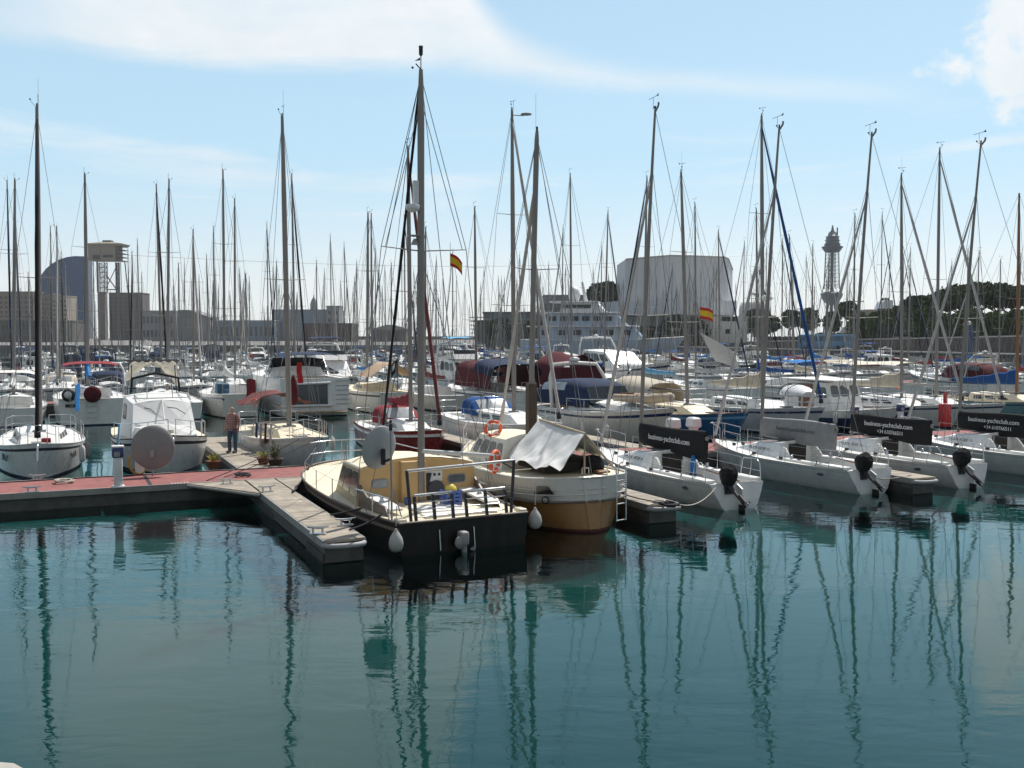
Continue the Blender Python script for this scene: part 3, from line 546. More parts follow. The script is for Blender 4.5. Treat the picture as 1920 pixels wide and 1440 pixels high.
# promenade furniture
def lamp(px, ytop, D, base, label):
    o = far(px, 630, D); h = EYE + (630 - ytop) / F_PX * D - base; t = thing('street_lamp', label, 'street lamp', (o.x, D, base), 0, 'street lamps on the promenade')
    MB().tube([(0, 0, 0), (0, 0, h)], [.14, .08], 6).build('pole', GREYP, t); k = MB(); k.box((-.55, 0, h + .06), (1.0, .3, .16)); k.box((.55, 0, h + .06), (1.0, .3, .16)); k.build('lamp_head', BLACKP, t)
lamp(1609, 566, 205, 3.0, 'twin-headed street lamp right of the lattice tower'); lamp(1500, 580, 235, 2.1, 'street lamp standing left of the blue bus'); lamp(1757, 596, 178, 4.0, 'street lamp in front of the low trees by the wall')
def bus():
    c_ = at(1552, 655, 2.02); D = 205; c_ = far(1551, 630, D)
    t = thing('coach', 'light blue coach parked on the quay behind the blue furled sail', 'bus', (c_.x, D, 2.02), R(-38))
    k = MB(); k.rbox((0, 0, 1.75), (11.5, 2.5, 2.9), .25); k.build('body', mat('bus_blue', (.10, .27, .45), .3), t)
    k = MB(); k.box((0, -1.26, 2.35), (10.6, .06, .95)); k.build('window', mat('bus_window', (.06, .14, .22), .1), t)
    k = MB(); k.box((-5.74, 0, 2.2), (.06, 2.2, 1.5)); k.build('windscreen', GLASS, t)
    for x in (-3.9, 2.6, 4.0): MB().lathe([(.1, -.14), (.48, -.14), (.5, 0), (.48, .14), (.1, .14)], (x, -1.15, .5), 14, 'y').build('wheel', BLACKP, t)
bus()
def car(px, D, base, rz, colm, label):
    c_ = far(px, 630, D); t = thing('parked_car', label, 'car', (c_.x, D, base), rz, 'cars parked on the promenade')
    k = MB(); k.loft([[(x, y * w_, z) for y in (-1, 1) for z in ()] or [(x, -.85 * w_, .3), (x, .85 * w_, .3), (x, .85 * w_, h), (x, -.85 * w_, h)] for x, w_, h in ((-2.1, .9, .65), (-2.0, 1, .85), (-.9, 1, .95), (1.2, 1, .95), (1.95, 1, .85), (2.1, .9, .6))], sm=False); k.build('body', colm, t)
    k = MB(); k.loft([[(a_, -.8, .95), (b_, -.8, .95), (b_ - .5, -.62, 1.42), (a_ + .7, -.62, 1.42)] for a_, b_ in ((-1.0, 1.4),)] + [[(-1.0, .8, .95), (1.4, .8, .95), (.9, .62, 1.42), (-.3, .62, 1.42)]], sm=False); k.build('cabin', GLASS, t)
    for x in (-1.3, 1.3):
        for y in (-.8, .8): MB().lathe([(.05, -.1), (.3, -.1), (.32, 0), (.3, .1), (.05, .1)], (x, y, .32), 12, 'y').build('wheel', BLACKP, t)
for px, D, bs, mm, lb in ((1795, 187, 4.9, WHITEP, 'white parked car under the pines'), (1458, 238, 2.05, GREYP, 'grey parked car beside the blue coach'), (1434, 240, 2.05, WHITEP, 'white parked car at the end of the quay road'), (1690, 200, 3.9, GREYP, 'grey parked car under the clipped tree below the funnel')): car(px, D, bs, R(-70), mm, lb)
t = thing('pier_sign', 'blue pier sign with a white letter C on the quay', 'sign', RQ(78, .6, 2.24), 0); k = MB(); k.box((0, 0, 2.2), (1.5, .3, 4.4)); k.build('panel', mat('sign_blue', (.02, .06, .16), .5), t)
text('lettering', 'C', 1.5, mat('lettering_pale', (.5, .5, .5)), t, (.9, -.05, 2.8), (math.pi / 2, 0, 0), .02); k = MB(); k.ball((0, 0, 4.75), .35, 10, 6); k.build('light_globe', WHITEP, t); k = MB(); k.box((.9, .12, 2.8), (1.6, .1, 1.9)); k.build('sign_board', mat('sign_dark', (.05, .05, .05)), t)
# ------------------------------------------------------------------ pontoons
def pontoon(u0, u1, v0, v1, label, group=None, simple=False, topm=None):
    L = v1 - v0; Wd = u1 - u0; c_ = P((u0 + u1) / 2, (v0 + v1) / 2); rz = math.atan2(EV.y, EV.x)
    t = thing('pontoon', label, 'pontoon', c_, rz, group)
    k = MB(); k.box((0, 0, .492), (L, Wd - .16, .05)); k.build('carpet' if topm is None else 'deck', topm or CARPET, t)
    k = MB(); k.box((0, Wd / 2 - .04, .44), (L, .08, .17)); k.box((0, -Wd / 2 + .04, .44), (L, .08, .17)); k.build('edge_trim', PONTRIM, t)
    k = MB(); k.box((0, 0, .22), (L, Wd - .2, .48)); k.build('frame', PONSIDE, t)
    if not simple:
        for i in range(int(L / 8)):
            xx = -L / 2 + 8 * (i + .8); k = MB(); k.box((xx, 0, .5205), (.10, Wd - .2, .006)); k.build('joint_plate', ROPED, t)
            for q in (-.55, .35):
                k = MB(); [k.box((xx + .6 + .09 * j, q * Wd * .8, .5205), (.035, .30, .006)) for j in range(6)]; k.build('drain_grate', mat('grate_pale', (.45, .42, .40), .7), t) if q < 0 else None
        n = max(2, int(L / 3.2))
        for i in range(n): MB().box((-L / 2 + L * (i + .5) / n, 0, -.05), (L / n * .97, Wd - .3, .5)).build('float', FLOATM, t)
    return t
def finger(v, u0, u1, wd, label, group='finger pontoons of the near dock', bumper=True, sgn=1):
    L = abs(u1 - u0); t = thing('finger_pontoon', label, 'finger pontoon', P((u0 + u1) / 2, v), ROT_OUT, group)
    k = MB(); k.box((0, 0, .49), (L, wd - .1, .06)); k.build('planking', GREYPLANK, t)
    k = MB(); k.box((0, wd / 2 - .025, .43), (L, .05, .17)); k.box((0, -wd / 2 + .025, .43), (L, .05, .17)); k.build('edge_trim', PONTRIM, t)
    k = MB(); k.box((0, 0, .24), (L - .1, wd - .12, .44)); k.build('frame', PONSIDE, t)
    e = -L / 2 if sgn > 0 else L / 2
    MB().box((e + (.9 if sgn > 0 else -.9), 0, -.1), (1.6, wd - .05, .6)).build('float', FLOATM, t); MB().box((L * .15, 0, -.1), (1.6, wd - .1, .55)).build('float', FLOATM, t)
    if bumper:
        k = MB(); x = e - sgn * .05; pts = [(x + sgn * .12, -wd / 2 + .02, .41), (x - sgn * .05, -wd / 2 + .08, .41), (x - sgn * .13, -wd / 4, .41), (x - sgn * .15, 0, .41), (x - sgn * .13, wd / 4, .41), (x - sgn * .05, wd / 2 - .08, .41), (x + sgn * .12, wd / 2 - .02, .41)]
        k.tube(pts, .06, 8); k.build('end_bumper', RUBBERG, t)
    # triangular gusset where it joins the main pontoon
    g = L / 2 if sgn > 0 else -L / 2
    k = MB(); ring = [(g, -wd / 2 - 1.5), (g, -wd / 2), (g - sgn * 2.0, -wd / 2)] if sgn > 0 else [(g, -wd / 2 - 1.5), (g + 2.0, -wd / 2), (g, -wd / 2)]
    return t
def gusset(v, u, wd, t):   # triangular corner plate of planks, part of the finger
    pass
pontoon(30.8, 33.5, -12.0, 60.0, 'near floating pontoon covered with faded red carpet')
pontoon(71.0, 73.4, -12.0, 96.0, 'second floating pontoon with red carpet behind the first boats', simple=True)
for i, (u, va, vb) in enumerate(((110, -14, 122), (148, -20, 132), (186, -28, 136), (224, -36, 138))): pontoon(u, u + 2.4, va, vb, ['third', 'fourth', 'fifth', 'sixth'][i] + ' pontoon row between the farther boats', simple=True, topm=PAVE)
F = [finger(5.55, 30.78, 20.9, .95, 'weathered plank finger pontoon beside the black-hulled yellow cabin boat'), finger(14.35, 30.78, 21.9, .95, 'finger pontoon ending between the tan boat and the white race boat'), finger(24.35, 30.78, 22.6, .95, 'finger pontoon ending between the two covered outboard motors'),
     finger(6.0, 33.52, 44.5, 1.35, 'plank finger pontoon where the man stands', sgn=-1), finger(15.4, 33.52, 44, .95, 'finger pontoon half hidden behind the red-hulled sloop', sgn=-1), finger(20.9, 33.52, 44, .95, 'finger pontoon beside the navy canvas cruiser', sgn=-1), finger(33.6, 30.78, 21.4, .95, 'finger pontoon beyond the last race boat')]
for f, v, s in ((F[0], 5.55, 1),):    # wide planked corner at the root of the first finger
    k = MB(); L = 9.88
    k.loft([[(L / 2 - .01, 2.1, z), (L / 2 - 2.7, .46, z), (L / 2 - 2.7, -.46, z), (L / 2 - .01, -1.3, z)] for z in (.46, .515)], sm=False); k.build('corner_plate', GREYPLANK, f)
    k = MB(); k.tube([(L / 2 - .01, 2.12, .45), (L / 2 - 2.75, .49, .45)], .05, 5); k.build('corner_trim', PONTRIM, f)
# ------------------------------------------------------------------ boat generator
class Boat: pass
def make_hull(t, L, B, fs=.9, fb=1.3, fm=None, tr=.75, rake=.9, srake=.15, p=2.2, hm=None, sm_=None, bm=None, am=None, stripe=True, n=14, canoe=False, band=None, bandm=None, name='hull', pw=1.0, wlf=.93, lift=0.0):
    b = Boat(); b.bluff = pw < 1; b.t = t; b.L = L; b.B = B; fm = fm if fm is not None else min(fs, fb) * .96
    def sz(x):
        q = x / L
        return fm + (fs - fm) * ((.4 - q) / .4) ** 2 if q < .4 else fm + (fb - fm) * ((q - .4) / .6) ** 2
    def hb(x):
        q = min(max(x / L, 0), 1)
        if q < .4:
            if canoe: return B / 2 * max(tr, (max(0, 1 - max(0, (.27 - q) / .27) ** 3.2)) ** .5)
            return B / 2 * (tr + (1 - tr) * math.sin(math.pi / 2 * q / .4))
        return B / 2 * max(.0, 1 - ((q - .4) / .6) ** p) ** pw + .015
    b.sz, b.hb = sz, hb
    xs = [L * i / n for i in range(n + 1)]
    if canoe: xs = [L * (i / n) ** 2.4 for i in range(n + 1)]
    xs[-1:] = [L * .985, L] if n > 8 else [L]
    if pw < 1: xs[-2:] = [L * f for f in (.965, .98, .99, .996, .999, 1)]
    lev = [-.55, -.1, .07, .16] + [.52] + [.78, .87, 1.0]
    # the first four are heights in metres, the rest fractions of the sheer
    rings = []
    for x in xs:
        S = sz(x); h = hb(x); q = x / L
        wl = h * (wlf - .30 * max(0, (q - .35) / .65) ** 1.3) * (1 if not canoe else (.55 + .45 * min(1, q / .35)))
        side = []
        for i, l in enumerate(lev):
            z = l if i < 4 else .16 + (S - .16) * l
            f = max(0, z / S)
            y = wl + (h - wl) * f ** .75 if z >= 0 else wl * (1 - (z / -.55) ** 2 * .75)
            dx = -rake * (q ** 3) * (1 - f) + srake * ((1 - q) ** 4) * (1 - f)
            if z < 0: dx *= 1.0
            z += lift * ((1 - q) ** 3) * (1 - f)
            side.append((x + dx, y, z))
        rings.append(side)
    m = len(lev); k = MB()
    mi_row = [3, 2 if bm else 0, 1 if False else (2 if bm else 0), 0, 0, (1 if stripe else 0), 0]
    mi_row = [3, 3, 2 if bm else 0, 0, 0, 1 if stripe else 0, 0]
    if band is not None:
        for i in range(len(mi_row)):
            if 3 <= i < 3 + band: mi_row[i] = 4
    for sgn in (1, -1):
        base = len(k.v)
        for r_ in rings:
            for (x, y, z) in r_: k.v.append((x, sgn * y, z))
        for i in range(len(rings) - 1):
            for j in range(m - 1):
                f = [base + i * m + j, base + (i + 1) * m + j, base + (i + 1) * m + j + 1, base + i * m + j + 1]
                k.f.append(f if sgn < 0 else f[::-1]); k.m.append(mi_row[j]); k.s.append(True)
    r0 = rings[0]; base = len(k.v)
    for (x, y, z) in r0: k.v.append((x, -y, z))
    for (x, y, z) in r0: k.v.append((x, y, z))
    for j in range(m - 1):
        k.f.append([base + j, base + j + 1, base + m + j + 1, base + m + j]); k.m.append(mi_row[j] if mi_row[j] != 1 else 0); k.s.append(False)
    r1 = rings[-1]; base = len(k.v)
    for (x, y, z) in r1: k.v.append((x, -y, z))
    for (x, y, z) in r1: k.v.append((x, y, z))
    for j in range(m - 1): k.f.append([base + m + j, base + m + j + 1, base + j + 1, base + j]); k.m.append(0); k.s.append(False)
    # bottom closing strip
    for i in range(len(rings) - 1):
        a, c_ = rings[i][0], rings[i + 1][0]; k.add([(a[0], -a[1], a[2]), (c_[0], -c_[1], c_[2]), (c_[0], c_[1], c_[2]), (a[0], a[1], a[2])], [(3, 2, 1, 0)], 3)
    b.hull = k.build(name, [hm or WHITE, sm_ or hm or WHITE, bm or hm or WHITE, am or ANTI_BLACK, bandm or hm or WHITE], t)
    b.side = lambda x, f: (lambda S, h, q: (x - rake * q ** 3 * (1 - f) + srake * (1 - q) ** 4 * (1 - f), (h * (wlf - .30 * max(0, (q - .35) / .65) ** 1.3)) * (1 - f ** .75) + h * f ** .75, S * f + lift * (1 - q) ** 3 * (1 - f)))(sz(x), hb(x), x / L)
    return b
def make_deck(b, dm=None, cockpit=None, fm_=None, camber=.07, rail=None, railr=.022, n=16, drop=.02, name='deck'):
    L = b.L; xs = [L * i / n for i in range(n)] + ([L * .975] if not b.bluff else [L * f for f in (.965, .98, .99, .996)])
    if cockpit:
        x0, x1, c, dep = cockpit
        xs = sorted([x for x in xs if abs(x - x0) > .08 and abs(x - x1) > .08] + [x0, x0 + .002, x1 - .002, x1])
    k = MB(); rows = []
    for x in xs:
        h = max(.01, b.hb(x) - .012); z = b.sz(x) - drop
        if cockpit and x0 < x < x1:
            cc = min(c, h - .18); zf = z - dep
            rows.append([(x, -h, z), (x, -cc, z + .03), (x, -cc, zf), (x, cc, zf), (x, cc, z + .03), (x, h, z)])
        elif cockpit:
            cc = min(c, h - .18) if h > .3 else h * .4
            rows.append([(x, -h, z), (x, -cc, z + .03), (x, -cc, z + camber * .55), (x, cc, z + camber * .55), (x, cc, z + .03), (x, h, z)])
        else:
            rows.append([(x, -h, z), (x, -h * .6, z + camber * .64), (x, -h * .2, z + camber), (x, h * .2, z + camber), (x, h * .6, z + camber * .64), (x, h, z)])
    mis = [0, 0, 1 if cockpit else 0, 0, 0]
    for r0, r1 in zip(rows[:-1], rows[1:]):
        for j in range(5): k.add([r0[j], r1[j], r1[j + 1], r0[j + 1]], [(3, 2, 1, 0)], 1 if (cockpit and j == 2 and r0[2][2] < r0[1][2] - .1 and r1[2][2] < r1[1][2] - .1) else 0, False)
    b.deck = k.build(name, [dm or DECK, fm_ or dm or DECK], b.t)
    if rail:
        k = MB()
        for s in (1, -1): k.tube([(x, s * (b.hb(x) - .01), b.sz(x) + .012) for x in [L * i / n for i in range(n)] + ([L * .985] if not b.bluff else [L * f for f in (.965, .98, .99, .996, 1)])], railr, 4)
        k.tube([(0, -b.hb(0), b.sz(0) + .012), (0, b.hb(0), b.sz(0) + .012)], railr, 4)
        k.build('toe_rail', rail, b.t)
def panel(fn, s0, s1, t0, t1, off, rnd=.25, th=.02):
    """rounded rectangle slab on a bilinear panel fn(s,t)->Vector"""
    e = 1e-3; c_ = fn((s0 + s1) / 2, (t0 + t1) / 2); du = fn((s0 + s1) / 2 + e, (t0 + t1) / 2) - c_; dv = fn((s0 + s1) / 2, (t0 + t1) / 2 + e) - c_
    nn = du.cross(dv).normalized() * off; ring = []
    ws, wt = (s1 - s0), (t1 - t0); asp = (du.length * ws) / max(1e-6, dv.length * wt); rs, rt = rnd * min(1, 1 / asp), rnd * min(1, asp)
    for (cx, cy, a0) in ((1 - rs, 1 - rt, 0), (rs, 1 - rt, 90), (rs, rt, 180), (1 - rs, rt, 270)):
        for j in range(4):
            a = R(a0 + 30 * j); ring.append(fn(s0 + ws * (cx + rs * math.cos(a)), t0 + wt * (cy + rt * math.sin(a))))
    k = MB(); k.loft([[q - nn * .5 for q in ring], [q + nn for q in ring]], sm=False); return k
def make_cabin(b, x0, x1, w0, w1, h0, h1, sf=.6, sr=.1, inset=.14, camber=.07, m_=None, rm=None, wins=(), winm=None, front=(), back=(), name='cabin', zoff=.04, parent=None, sides=(1, -1)):
    """coachroof from x0 (aft) to x1 (forward)"""
    zb0, zb1 = b.sz(x0) + zoff - .06, b.sz(x1) + zoff - .06; V = Vector
    def bot(x, s): q = (x - x0) / (x1 - x0); return V((x, s * (w0 + (w1 - w0) * q), zb0 + (zb1 - zb0) * q))
    def top(x, s, f=1.0): q = (x - x0) / (x1 - x0); return V((x, s * (w0 + (w1 - w0) * q - inset) * f, b.sz(x) + zoff + h0 + (h1 - h0) * q + camber * (1 - f * f)))
    xt0, xt1 = x0 + sr, x1 - sf; k = MB(); n = 6
    for s in (1, -1):
        for i in range(n):
            a, c_ = i / n, (i + 1) / n
            q = [bot(x0 + (x1 - x0) * a, s), bot(x0 + (x1 - x0) * c_, s), top(xt0 + (xt1 - xt0) * c_, s), top(xt0 + (xt1 - xt0) * a, s)]
            k.add(q, [(0, 1, 2, 3) if s < 0 else (3, 2, 1, 0)])
    fr = [-1, -.8, -.4, 0, .4, .8, 1]
    for i in range(n):
        for f0, f1 in zip(fr[:-1], fr[1:]):
            xa, xb = xt0 + (xt1 - xt0) * i / n, xt0 + (xt1 - xt0) * (i + 1) / n
            k.add([top(xa, 1, f0), top(xb, 1, f0), top(xb, 1, f1), top(xa, 1, f1)], [(0, 1, 2, 3)], 1, True)
    for xb_, xt_, d in ((x0, xt0, 1), (x1, xt1, -1)):
        ring = [bot(xb_, -1), bot(xb_, 1)] + [top(xt_, 1, f) for f in fr[::-1]]
        k.add(ring, [list(range(len(ring)))[::1 if d < 0 else -1]])
    o = k.build(name, [m_ or WHITE, rm or DECK], parent or b.t); b.cabin = o; b.ctop = top; b.cx = (x0, x1)
    for s in sides:
        def fn(q, r_, s=s):
            B_, T_ = bot(x0 + (x1 - x0) * q, s), top(xt0 + (xt1 - xt0) * q, s); return B_.lerp(T_, r_)
        for (s0, s1, t0, t1) in wins: panel(fn, s0, s1, t0, t1, -.012 * s).build('window', winm or GLASS, o)
    for lst, xb_, xt_, sg in ((front, x1, xt1, 1), (back, x0, xt0, -1)):
        def fn2(q, r_): return bot(xb_, -1).lerp(bot(xb_, 1), q).lerp(top(xt_, -1).lerp(top(xt_, 1), q), r_)
        for (s0, s1, t0, t1) in lst: panel(fn2, s0, s1, t0, t1, .012 * sg).build('window', winm or GLASS, o)
    return o
def make_mast(b, x, H, r=.075, spr=((.5, .8),), rake=0.0, m_=None, z0=None, gear='vane', n=8, sides=True, wires=True, bowx=None, sternx=0.1, genoa=None, gr=.07, frac=1.0, radar=None, wr=.010, lean=0.0, name='mast', chain=None, topcut=.72):
    z0 = z0 if z0 is not None else b.sz(x) + .05; V = Vector
    def mp(f): return V((x - rake * f * f * .35 - rake * f * .65, lean * f, z0 + H * f))
    k = MB(); fs = [0, .15, .3, .45, .6, .75, .88, .97, 1.0]; k.tube([mp(f) for f in fs], [r * (1 if f < topcut else 1 - (1 - .55) * (f - topcut) / (1 - topcut)) for f in fs], n, flat=.72)
    mo = k.build(name, m_ or ALU, b.t); b.mp = mp; tips = []
    for (f, hw) in spr:
        c_ = mp(f); k = MB(); tl = []
        for s in (1, -1):
            tip = c_ + V((-hw * .22, s * hw, hw * .05)); k.tube([c_, tip], [.03, .018], 5, flat=.6); tl.append(tip)
        tips.append(tl); k.build('spreader', m_ or ALU, mo)
    if gear:
        t_ = mp(1); k = MB(); k.tube([t_, t_ + V((0, 0, .12))], .03, 5); k.build('masthead_light', BLACKP, mo)
        if 'vane' in gear:
            k = MB(); q = t_ + V((.05, .04, .38)); k.tube([t_ + V((.05, .04, 0)), q], .008, 4); k.tube([q + V((.25, 0, 0)), q + V((-.25, 0, .03))], .009, 4); k.add([q + V((-.17, 0, .02)), q + V((-.30, .006, .1)), q + V((-.31, 0, .0)), q + V((-.17, -.006, .02))], [(0, 1, 2, 3)]); k.tube([t_ + V((.02, -.04, 0)), t_ + V((.35, -.2, .12))], .009, 4); k.ball(t_ + V((.37, -.21, .17)), .035, 6, 4); k.build('wind_vane', BLACKP, mo)
        if 'ant' in gear:
            k = MB(); k.tube([t_ + V((-.05, .06, 0)), t_ + V((-.05, .06, 1.0))], .006, 4); k.build('antenna', WHITEP, mo)
    if radar:
        c_ = mp(radar); k = MB(); k.lathe([(.05, -.13), (.26, -.11), (.28, 0), (.24, .1), (.05, .13)], c_ + V((.36, 0, .05)), 12); k.box(c_ + V((.15, 0, -.12)), (.35, .1, .06)); k.build('radar_dome', WHITEP, mo)
    bx = bowx if bowx is not None else b.L * .975
    if wires:
        k = MB(); ft = mp(frac); fb_ = V((bx, 0, b.sz(min(bx, b.L)) + .05)); k.tube([ft, fb_], wr, 3)
        k.tube([mp(1.0), V((sternx, 0, b.sz(sternx) + .1))], wr, 3)
        for s in (0, 1):
            sg = 1 if s == 0 else -1; cx = x - .25; cp_ = V((cx, sg * (b.hb(cx) - .08), b.sz(cx)))
            pts = [cp_] + [tp[s] for tp in tips] + [mp(frac if frac < 1 else .985)]
            for a_, c2 in zip(pts[:-1], pts[1:]): k.tube([a_, c2], wr, 3)
            if spr: k.tube([V((cx - .35, cp_.y, cp_.z)), mp(spr[0][0] * .98)], wr, 3); k.tube([V((cx + .5, sg * (b.hb(cx + .5) - .08), b.sz(cx + .5))), mp(spr[0][0] * .98)], wr, 3)
        k.build('rigging', WIRE, b.t)
    if genoa:
        ft = mp(frac * .965); fb_ = V((bx, 0, b.sz(min(bx, b.L)) + .45)); k = MB(); N_ = 14
        k.tube([ft.lerp(fb_, i / N_) for i in range(N_ + 1)], [gr * (.35 + .65 * min(1, (i + .6) / 5)) * (1 + .10 * math.sin(i * 2.3)) for i in range(N_ + 1)], 7); k.build('furled_genoa', genoa, b.t)
        k = MB(); k.lathe([(.03, -.14), (.1, -.12), (.1, .08), (.03, .1)], fb_ - V((0, 0, .12)), 8); k.build('furling_drum', BLACKP, b.t)
    return mo
def make_boom(b, x, z, L, m_=None, cover=None, r=.06, hm=.34, ha=.12, droop=.0, w=.16, collar=.9, yaw=0.0, rise=0.0, seed=0):
    rd = random.Random(seed); c, s = math.cos(yaw), math.sin(yaw)
    def q(d, y, zz): return Vector((x - d * c + y * s, d * s * 1.0 + y * c, zz + rise * d / L))
    k = MB(); k.tube([q(.06, 0, z), q(L, 0, z)], r, 8); k.build('boom', m_ or ALU, b.t)
    if cover:
        rings = []; N_ = 12
        for i in range(N_ + 1):
            f = i / N_; d = -.02 + f * (L * .97); h = ha + (hm - ha) * (1 - f) ** 1.3; h *= 1 + .10 * math.sin(i * 2.1 + seed); w_ = w * (1 - .45 * f)
            if i == 0: h *= 1.0
            zc = z + .02 - droop * math.sin(math.pi * f)
            ring = [q(d, w_ * math.sin(a) * (1.0 if math.cos(a) < 0 else .75) * (1 + .06 * rd.uniform(-1, 1)), zc - .11 + (h + .11) * (.5 + .5 * math.cos(a))) for a in (2 * math.pi * j / 10 for j in range(10))]
            rings.append(ring)
        k = MB(); k.loft(rings)
        if collar:
            R2 = []
            for i in range(5):
                f = i / 4; rr = w * (.95 - .55 * f)
                R2.append([q(.10 - .14 * f + rr * 1.5 * (math.cos(a) * (1 - f * .6)) * .8, rr * math.sin(a), z + hm * .2 + collar * f) for a in (2 * math.pi * j / 10 for j in range(10))])
            k.loft(R2)
        k.build('sail_cover', cover, b.t)
def arch_sheet(x0, x1, w0, w1, z0, z1, h0, h1, n=10, m=6, flat=.35, zb=None):
    g = []
    for i in range(m + 1):
        f = i / m; x = x0 + (x1 - x0) * f; w_ = w0 + (w1 - w0) * f; zz = z0 + (z1 - z0) * f; h = h0 + (h1 - h0) * f; row = []
        for j in range(n + 1):
            a = math.pi * j / n; ca, sa = math.cos(a), math.sin(a)
            row.append((x, w_ * math.copysign(abs(ca) ** (1 - flat), ca), zz + h * abs(sa) ** (1 - flat)))
        g.append(row)
    return g
def make_dodger(b, x0, x1, w, z, h, m_, win=True, winm=None):
    """spray hood: x1 forward (low) to x0 aft (high, open)"""
    g = arch_sheet(x0, x1, w, w * .92, z, z, h, h * .15, 12, 6, .45)
    for i in range(7):
        f = i / 6
        for j in range(13):
            x, y, zz = g[i][j]; g[i][j] = (x, y, z + (zz - z) * (1 if f < .3 else 1))
    prof = [1, 1.0, .97, .86, .62, .34, .10]
    g = []
    for i in range(7):
        f = i / 6; x = x0 + (x1 - x0) * f; row = []
        for j in range(13):
            a = math.pi * j / 12; ca, sa = math.cos(a), math.sin(a); row.append((x, w * (1 - .12 * f) * math.copysign(abs(ca) ** .5, ca), z + h * prof[i] * abs(sa) ** .5))
        g.append(row)
    o = MB().grid(g, .015).build('sprayhood', m_, b.t)
    if win:
        for j0, j1 in ((4, 6), (6, 8)):
            k = MB(); q = [[Vector(g[i][j]) + Vector((.015, 0, .02)) for j in range(j0, j1 + 1)] for i in (3, 4, 5)]
            k.grid(q, .008); k.build('window', winm or CLEAR, o)
    k = MB(); [k.tube([g[i][j] for j in range(13)], .014, 4) for i in (0, 3)]; k.build('frame_hoops', STEEL, o)
    return o
def make_bimini(b, x0, x1, w, z, m_, h=.12, base=None, name='bimini'):
    g = []
    for i in range(6):
        f = i / 5; row = []
        for j in range(9):
            q = j / 8 * 2 - 1; row.append((x0 + (x1 - x0) * f, w * q, z + h * (1 - q ** 2 * q ** 2) - .10 * (2 * f - 1) ** 2))
        g.append(row)
    o = MB().grid(g, .02).build(name, m_, b.t); base = base if base is not None else b.sz(x0) + .05
    for xx, f in ((x0, 0), (x1, 1)):
        for s in (1, -1):
            k = MB(); k.tube([((x0 + x1) / 2 + (xx - (x0 + x1) / 2) * .25, s * (w - .02), base), (xx, s * (w - .02), z - .10)], .014, 5); k.build('pole', STEEL, o)
    return o
def make_pulpit(b, h=.6, n_post=2, back=1.1, m_=None, name='pulpit', r=.014):
    L = b.L; k = MB(); V = Vector; x0 = L - back
    pts = [V((x0, -(b.hb(x0) - .05), b.sz(x0) + h)), V((L - .45, -(b.hb(L - .45) + .02), b.sz(L) + h)), V((L - .05, -.12, b.sz(L) + h)), V((L + .02, 0, b.sz(L) + h)), V((L - .05, .12, b.sz(L) + h)), V((L - .45, (b.hb(L - .45) + .02), b.sz(L) + h)), V((x0, b.hb(x0) - .05, b.sz(x0) + h))]
    k.tube(pts, r, 5); k.tube([p_ - V((0, 0, h * .5)) for p_ in (pts[0], pts[1])], r * .8, 4); k.tube([p_ - V((0, 0, h * .5)) for p_ in (pts[5], pts[6])], r * .8, 4)
    for p_ in (pts[0], pts[1], pts[5], pts[6]): k.tube([p_, V((p_.x, p_.y, b.sz(min(p_.x, L)) - .02))], r, 5)
    k.build(name, m_ or STEEL, b.t)
def make_pushpit(b, h=.62, fwd=1.0, m_=None, gap=True, r=.014, x=.06):
    k = MB(); V = Vector
    for s in (1, -1):
        p0 = V((fwd, s * (b.hb(fwd) - .05), b.sz(fwd) + h)); p1 = V((x + .12, s * (b.hb(x) - .06), b.sz(x) + h)); p2 = V((x, s * (b.hb(x) - .18), b.sz(x) + h)); p3 = V((x, s * .28, b.sz(x) + h))
        k.tube([p0, p1, p2, p3], r, 5); d = V((0, 0, h * .5)); k.tube([p0 - d, p1 - d, p2 - d, p3 - d], r * .8, 4)
        for p_ in (p0, p1, p3): k.tube([p_, V((p_.x, p_.y, b.sz(max(p_.x, 0)) - .02))], r, 5)
    k.build('pushpit', m_ or STEEL, b.t)
def make_lifelines(b, x0, x1, n, h=.58, m_=None, r=.011):
    for s in (1, -1):
        k = MB(); pts = []
        for i in range(n):
            x = x0 + (x1 - x0) * i / (n - 1); p_ = Vector((x, s * (b.hb(x) - .05), b.sz(x))); pts.append(p_ + Vector((0, 0, h))); k.tube([p_ - Vector((0, 0, .02)), p_ + Vector((0, 0, h))], r, 5)
        k.tube(pts, .0055, 3); k.tube([q - Vector((0, 0, h * .5)) for q in pts], .0055, 3)
        k.build('guard_rail', m_ or STEEL, b.t)
def hatch(b, x, y=0, d=(.5, .5), z=None, m_=None):
    z = z if z is not None else b.sz(x) + .07; k = MB(); k.rbox((x, y, z), (d[0], d[1], .06), .02); k.build('deck_hatch', m_ or GLASSG, b.t)
def winch(b, x, y, z, s=1.0):
    k = MB(); k.lathe([(.075 * s, 0), (.07 * s, .03 * s), (.045 * s, .07 * s), (.06 * s, .13 * s), (.05 * s, .15 * s), (.01, .155 * s)], (x, y, z), 10); k.build('winch', STEEL, b.t)
def fender(pos, label, group, r=.11, L=.55, m_=None, round_=False):
    m_ = m_ or WHITEP; k = MB()
    if round_: k.lathe([(.025, .34), (.04, .29), (.08, .24), (.14, .14), (.165, .02), (.155, -.08), (.11, -.15), (.02, -.18)], n=16)
    else: k.lathe([(.02, L / 2 + .07), (.035, L / 2 + .02), (r * .8, L / 2 - .04), (r, L / 2 - .12), (r, -L / 2 + .12), (r * .8, -L / 2 + .04), (.03, -L / 2)], n=12)
    k.tube([(0, 0, .4 if round_ else L / 2), (0.02, 0, .85 if round_ else L / 2 + .5)], .01, 4)
    o = k.build('fender', m_); o.location = pos; return tag(o, label, 'fender', group)
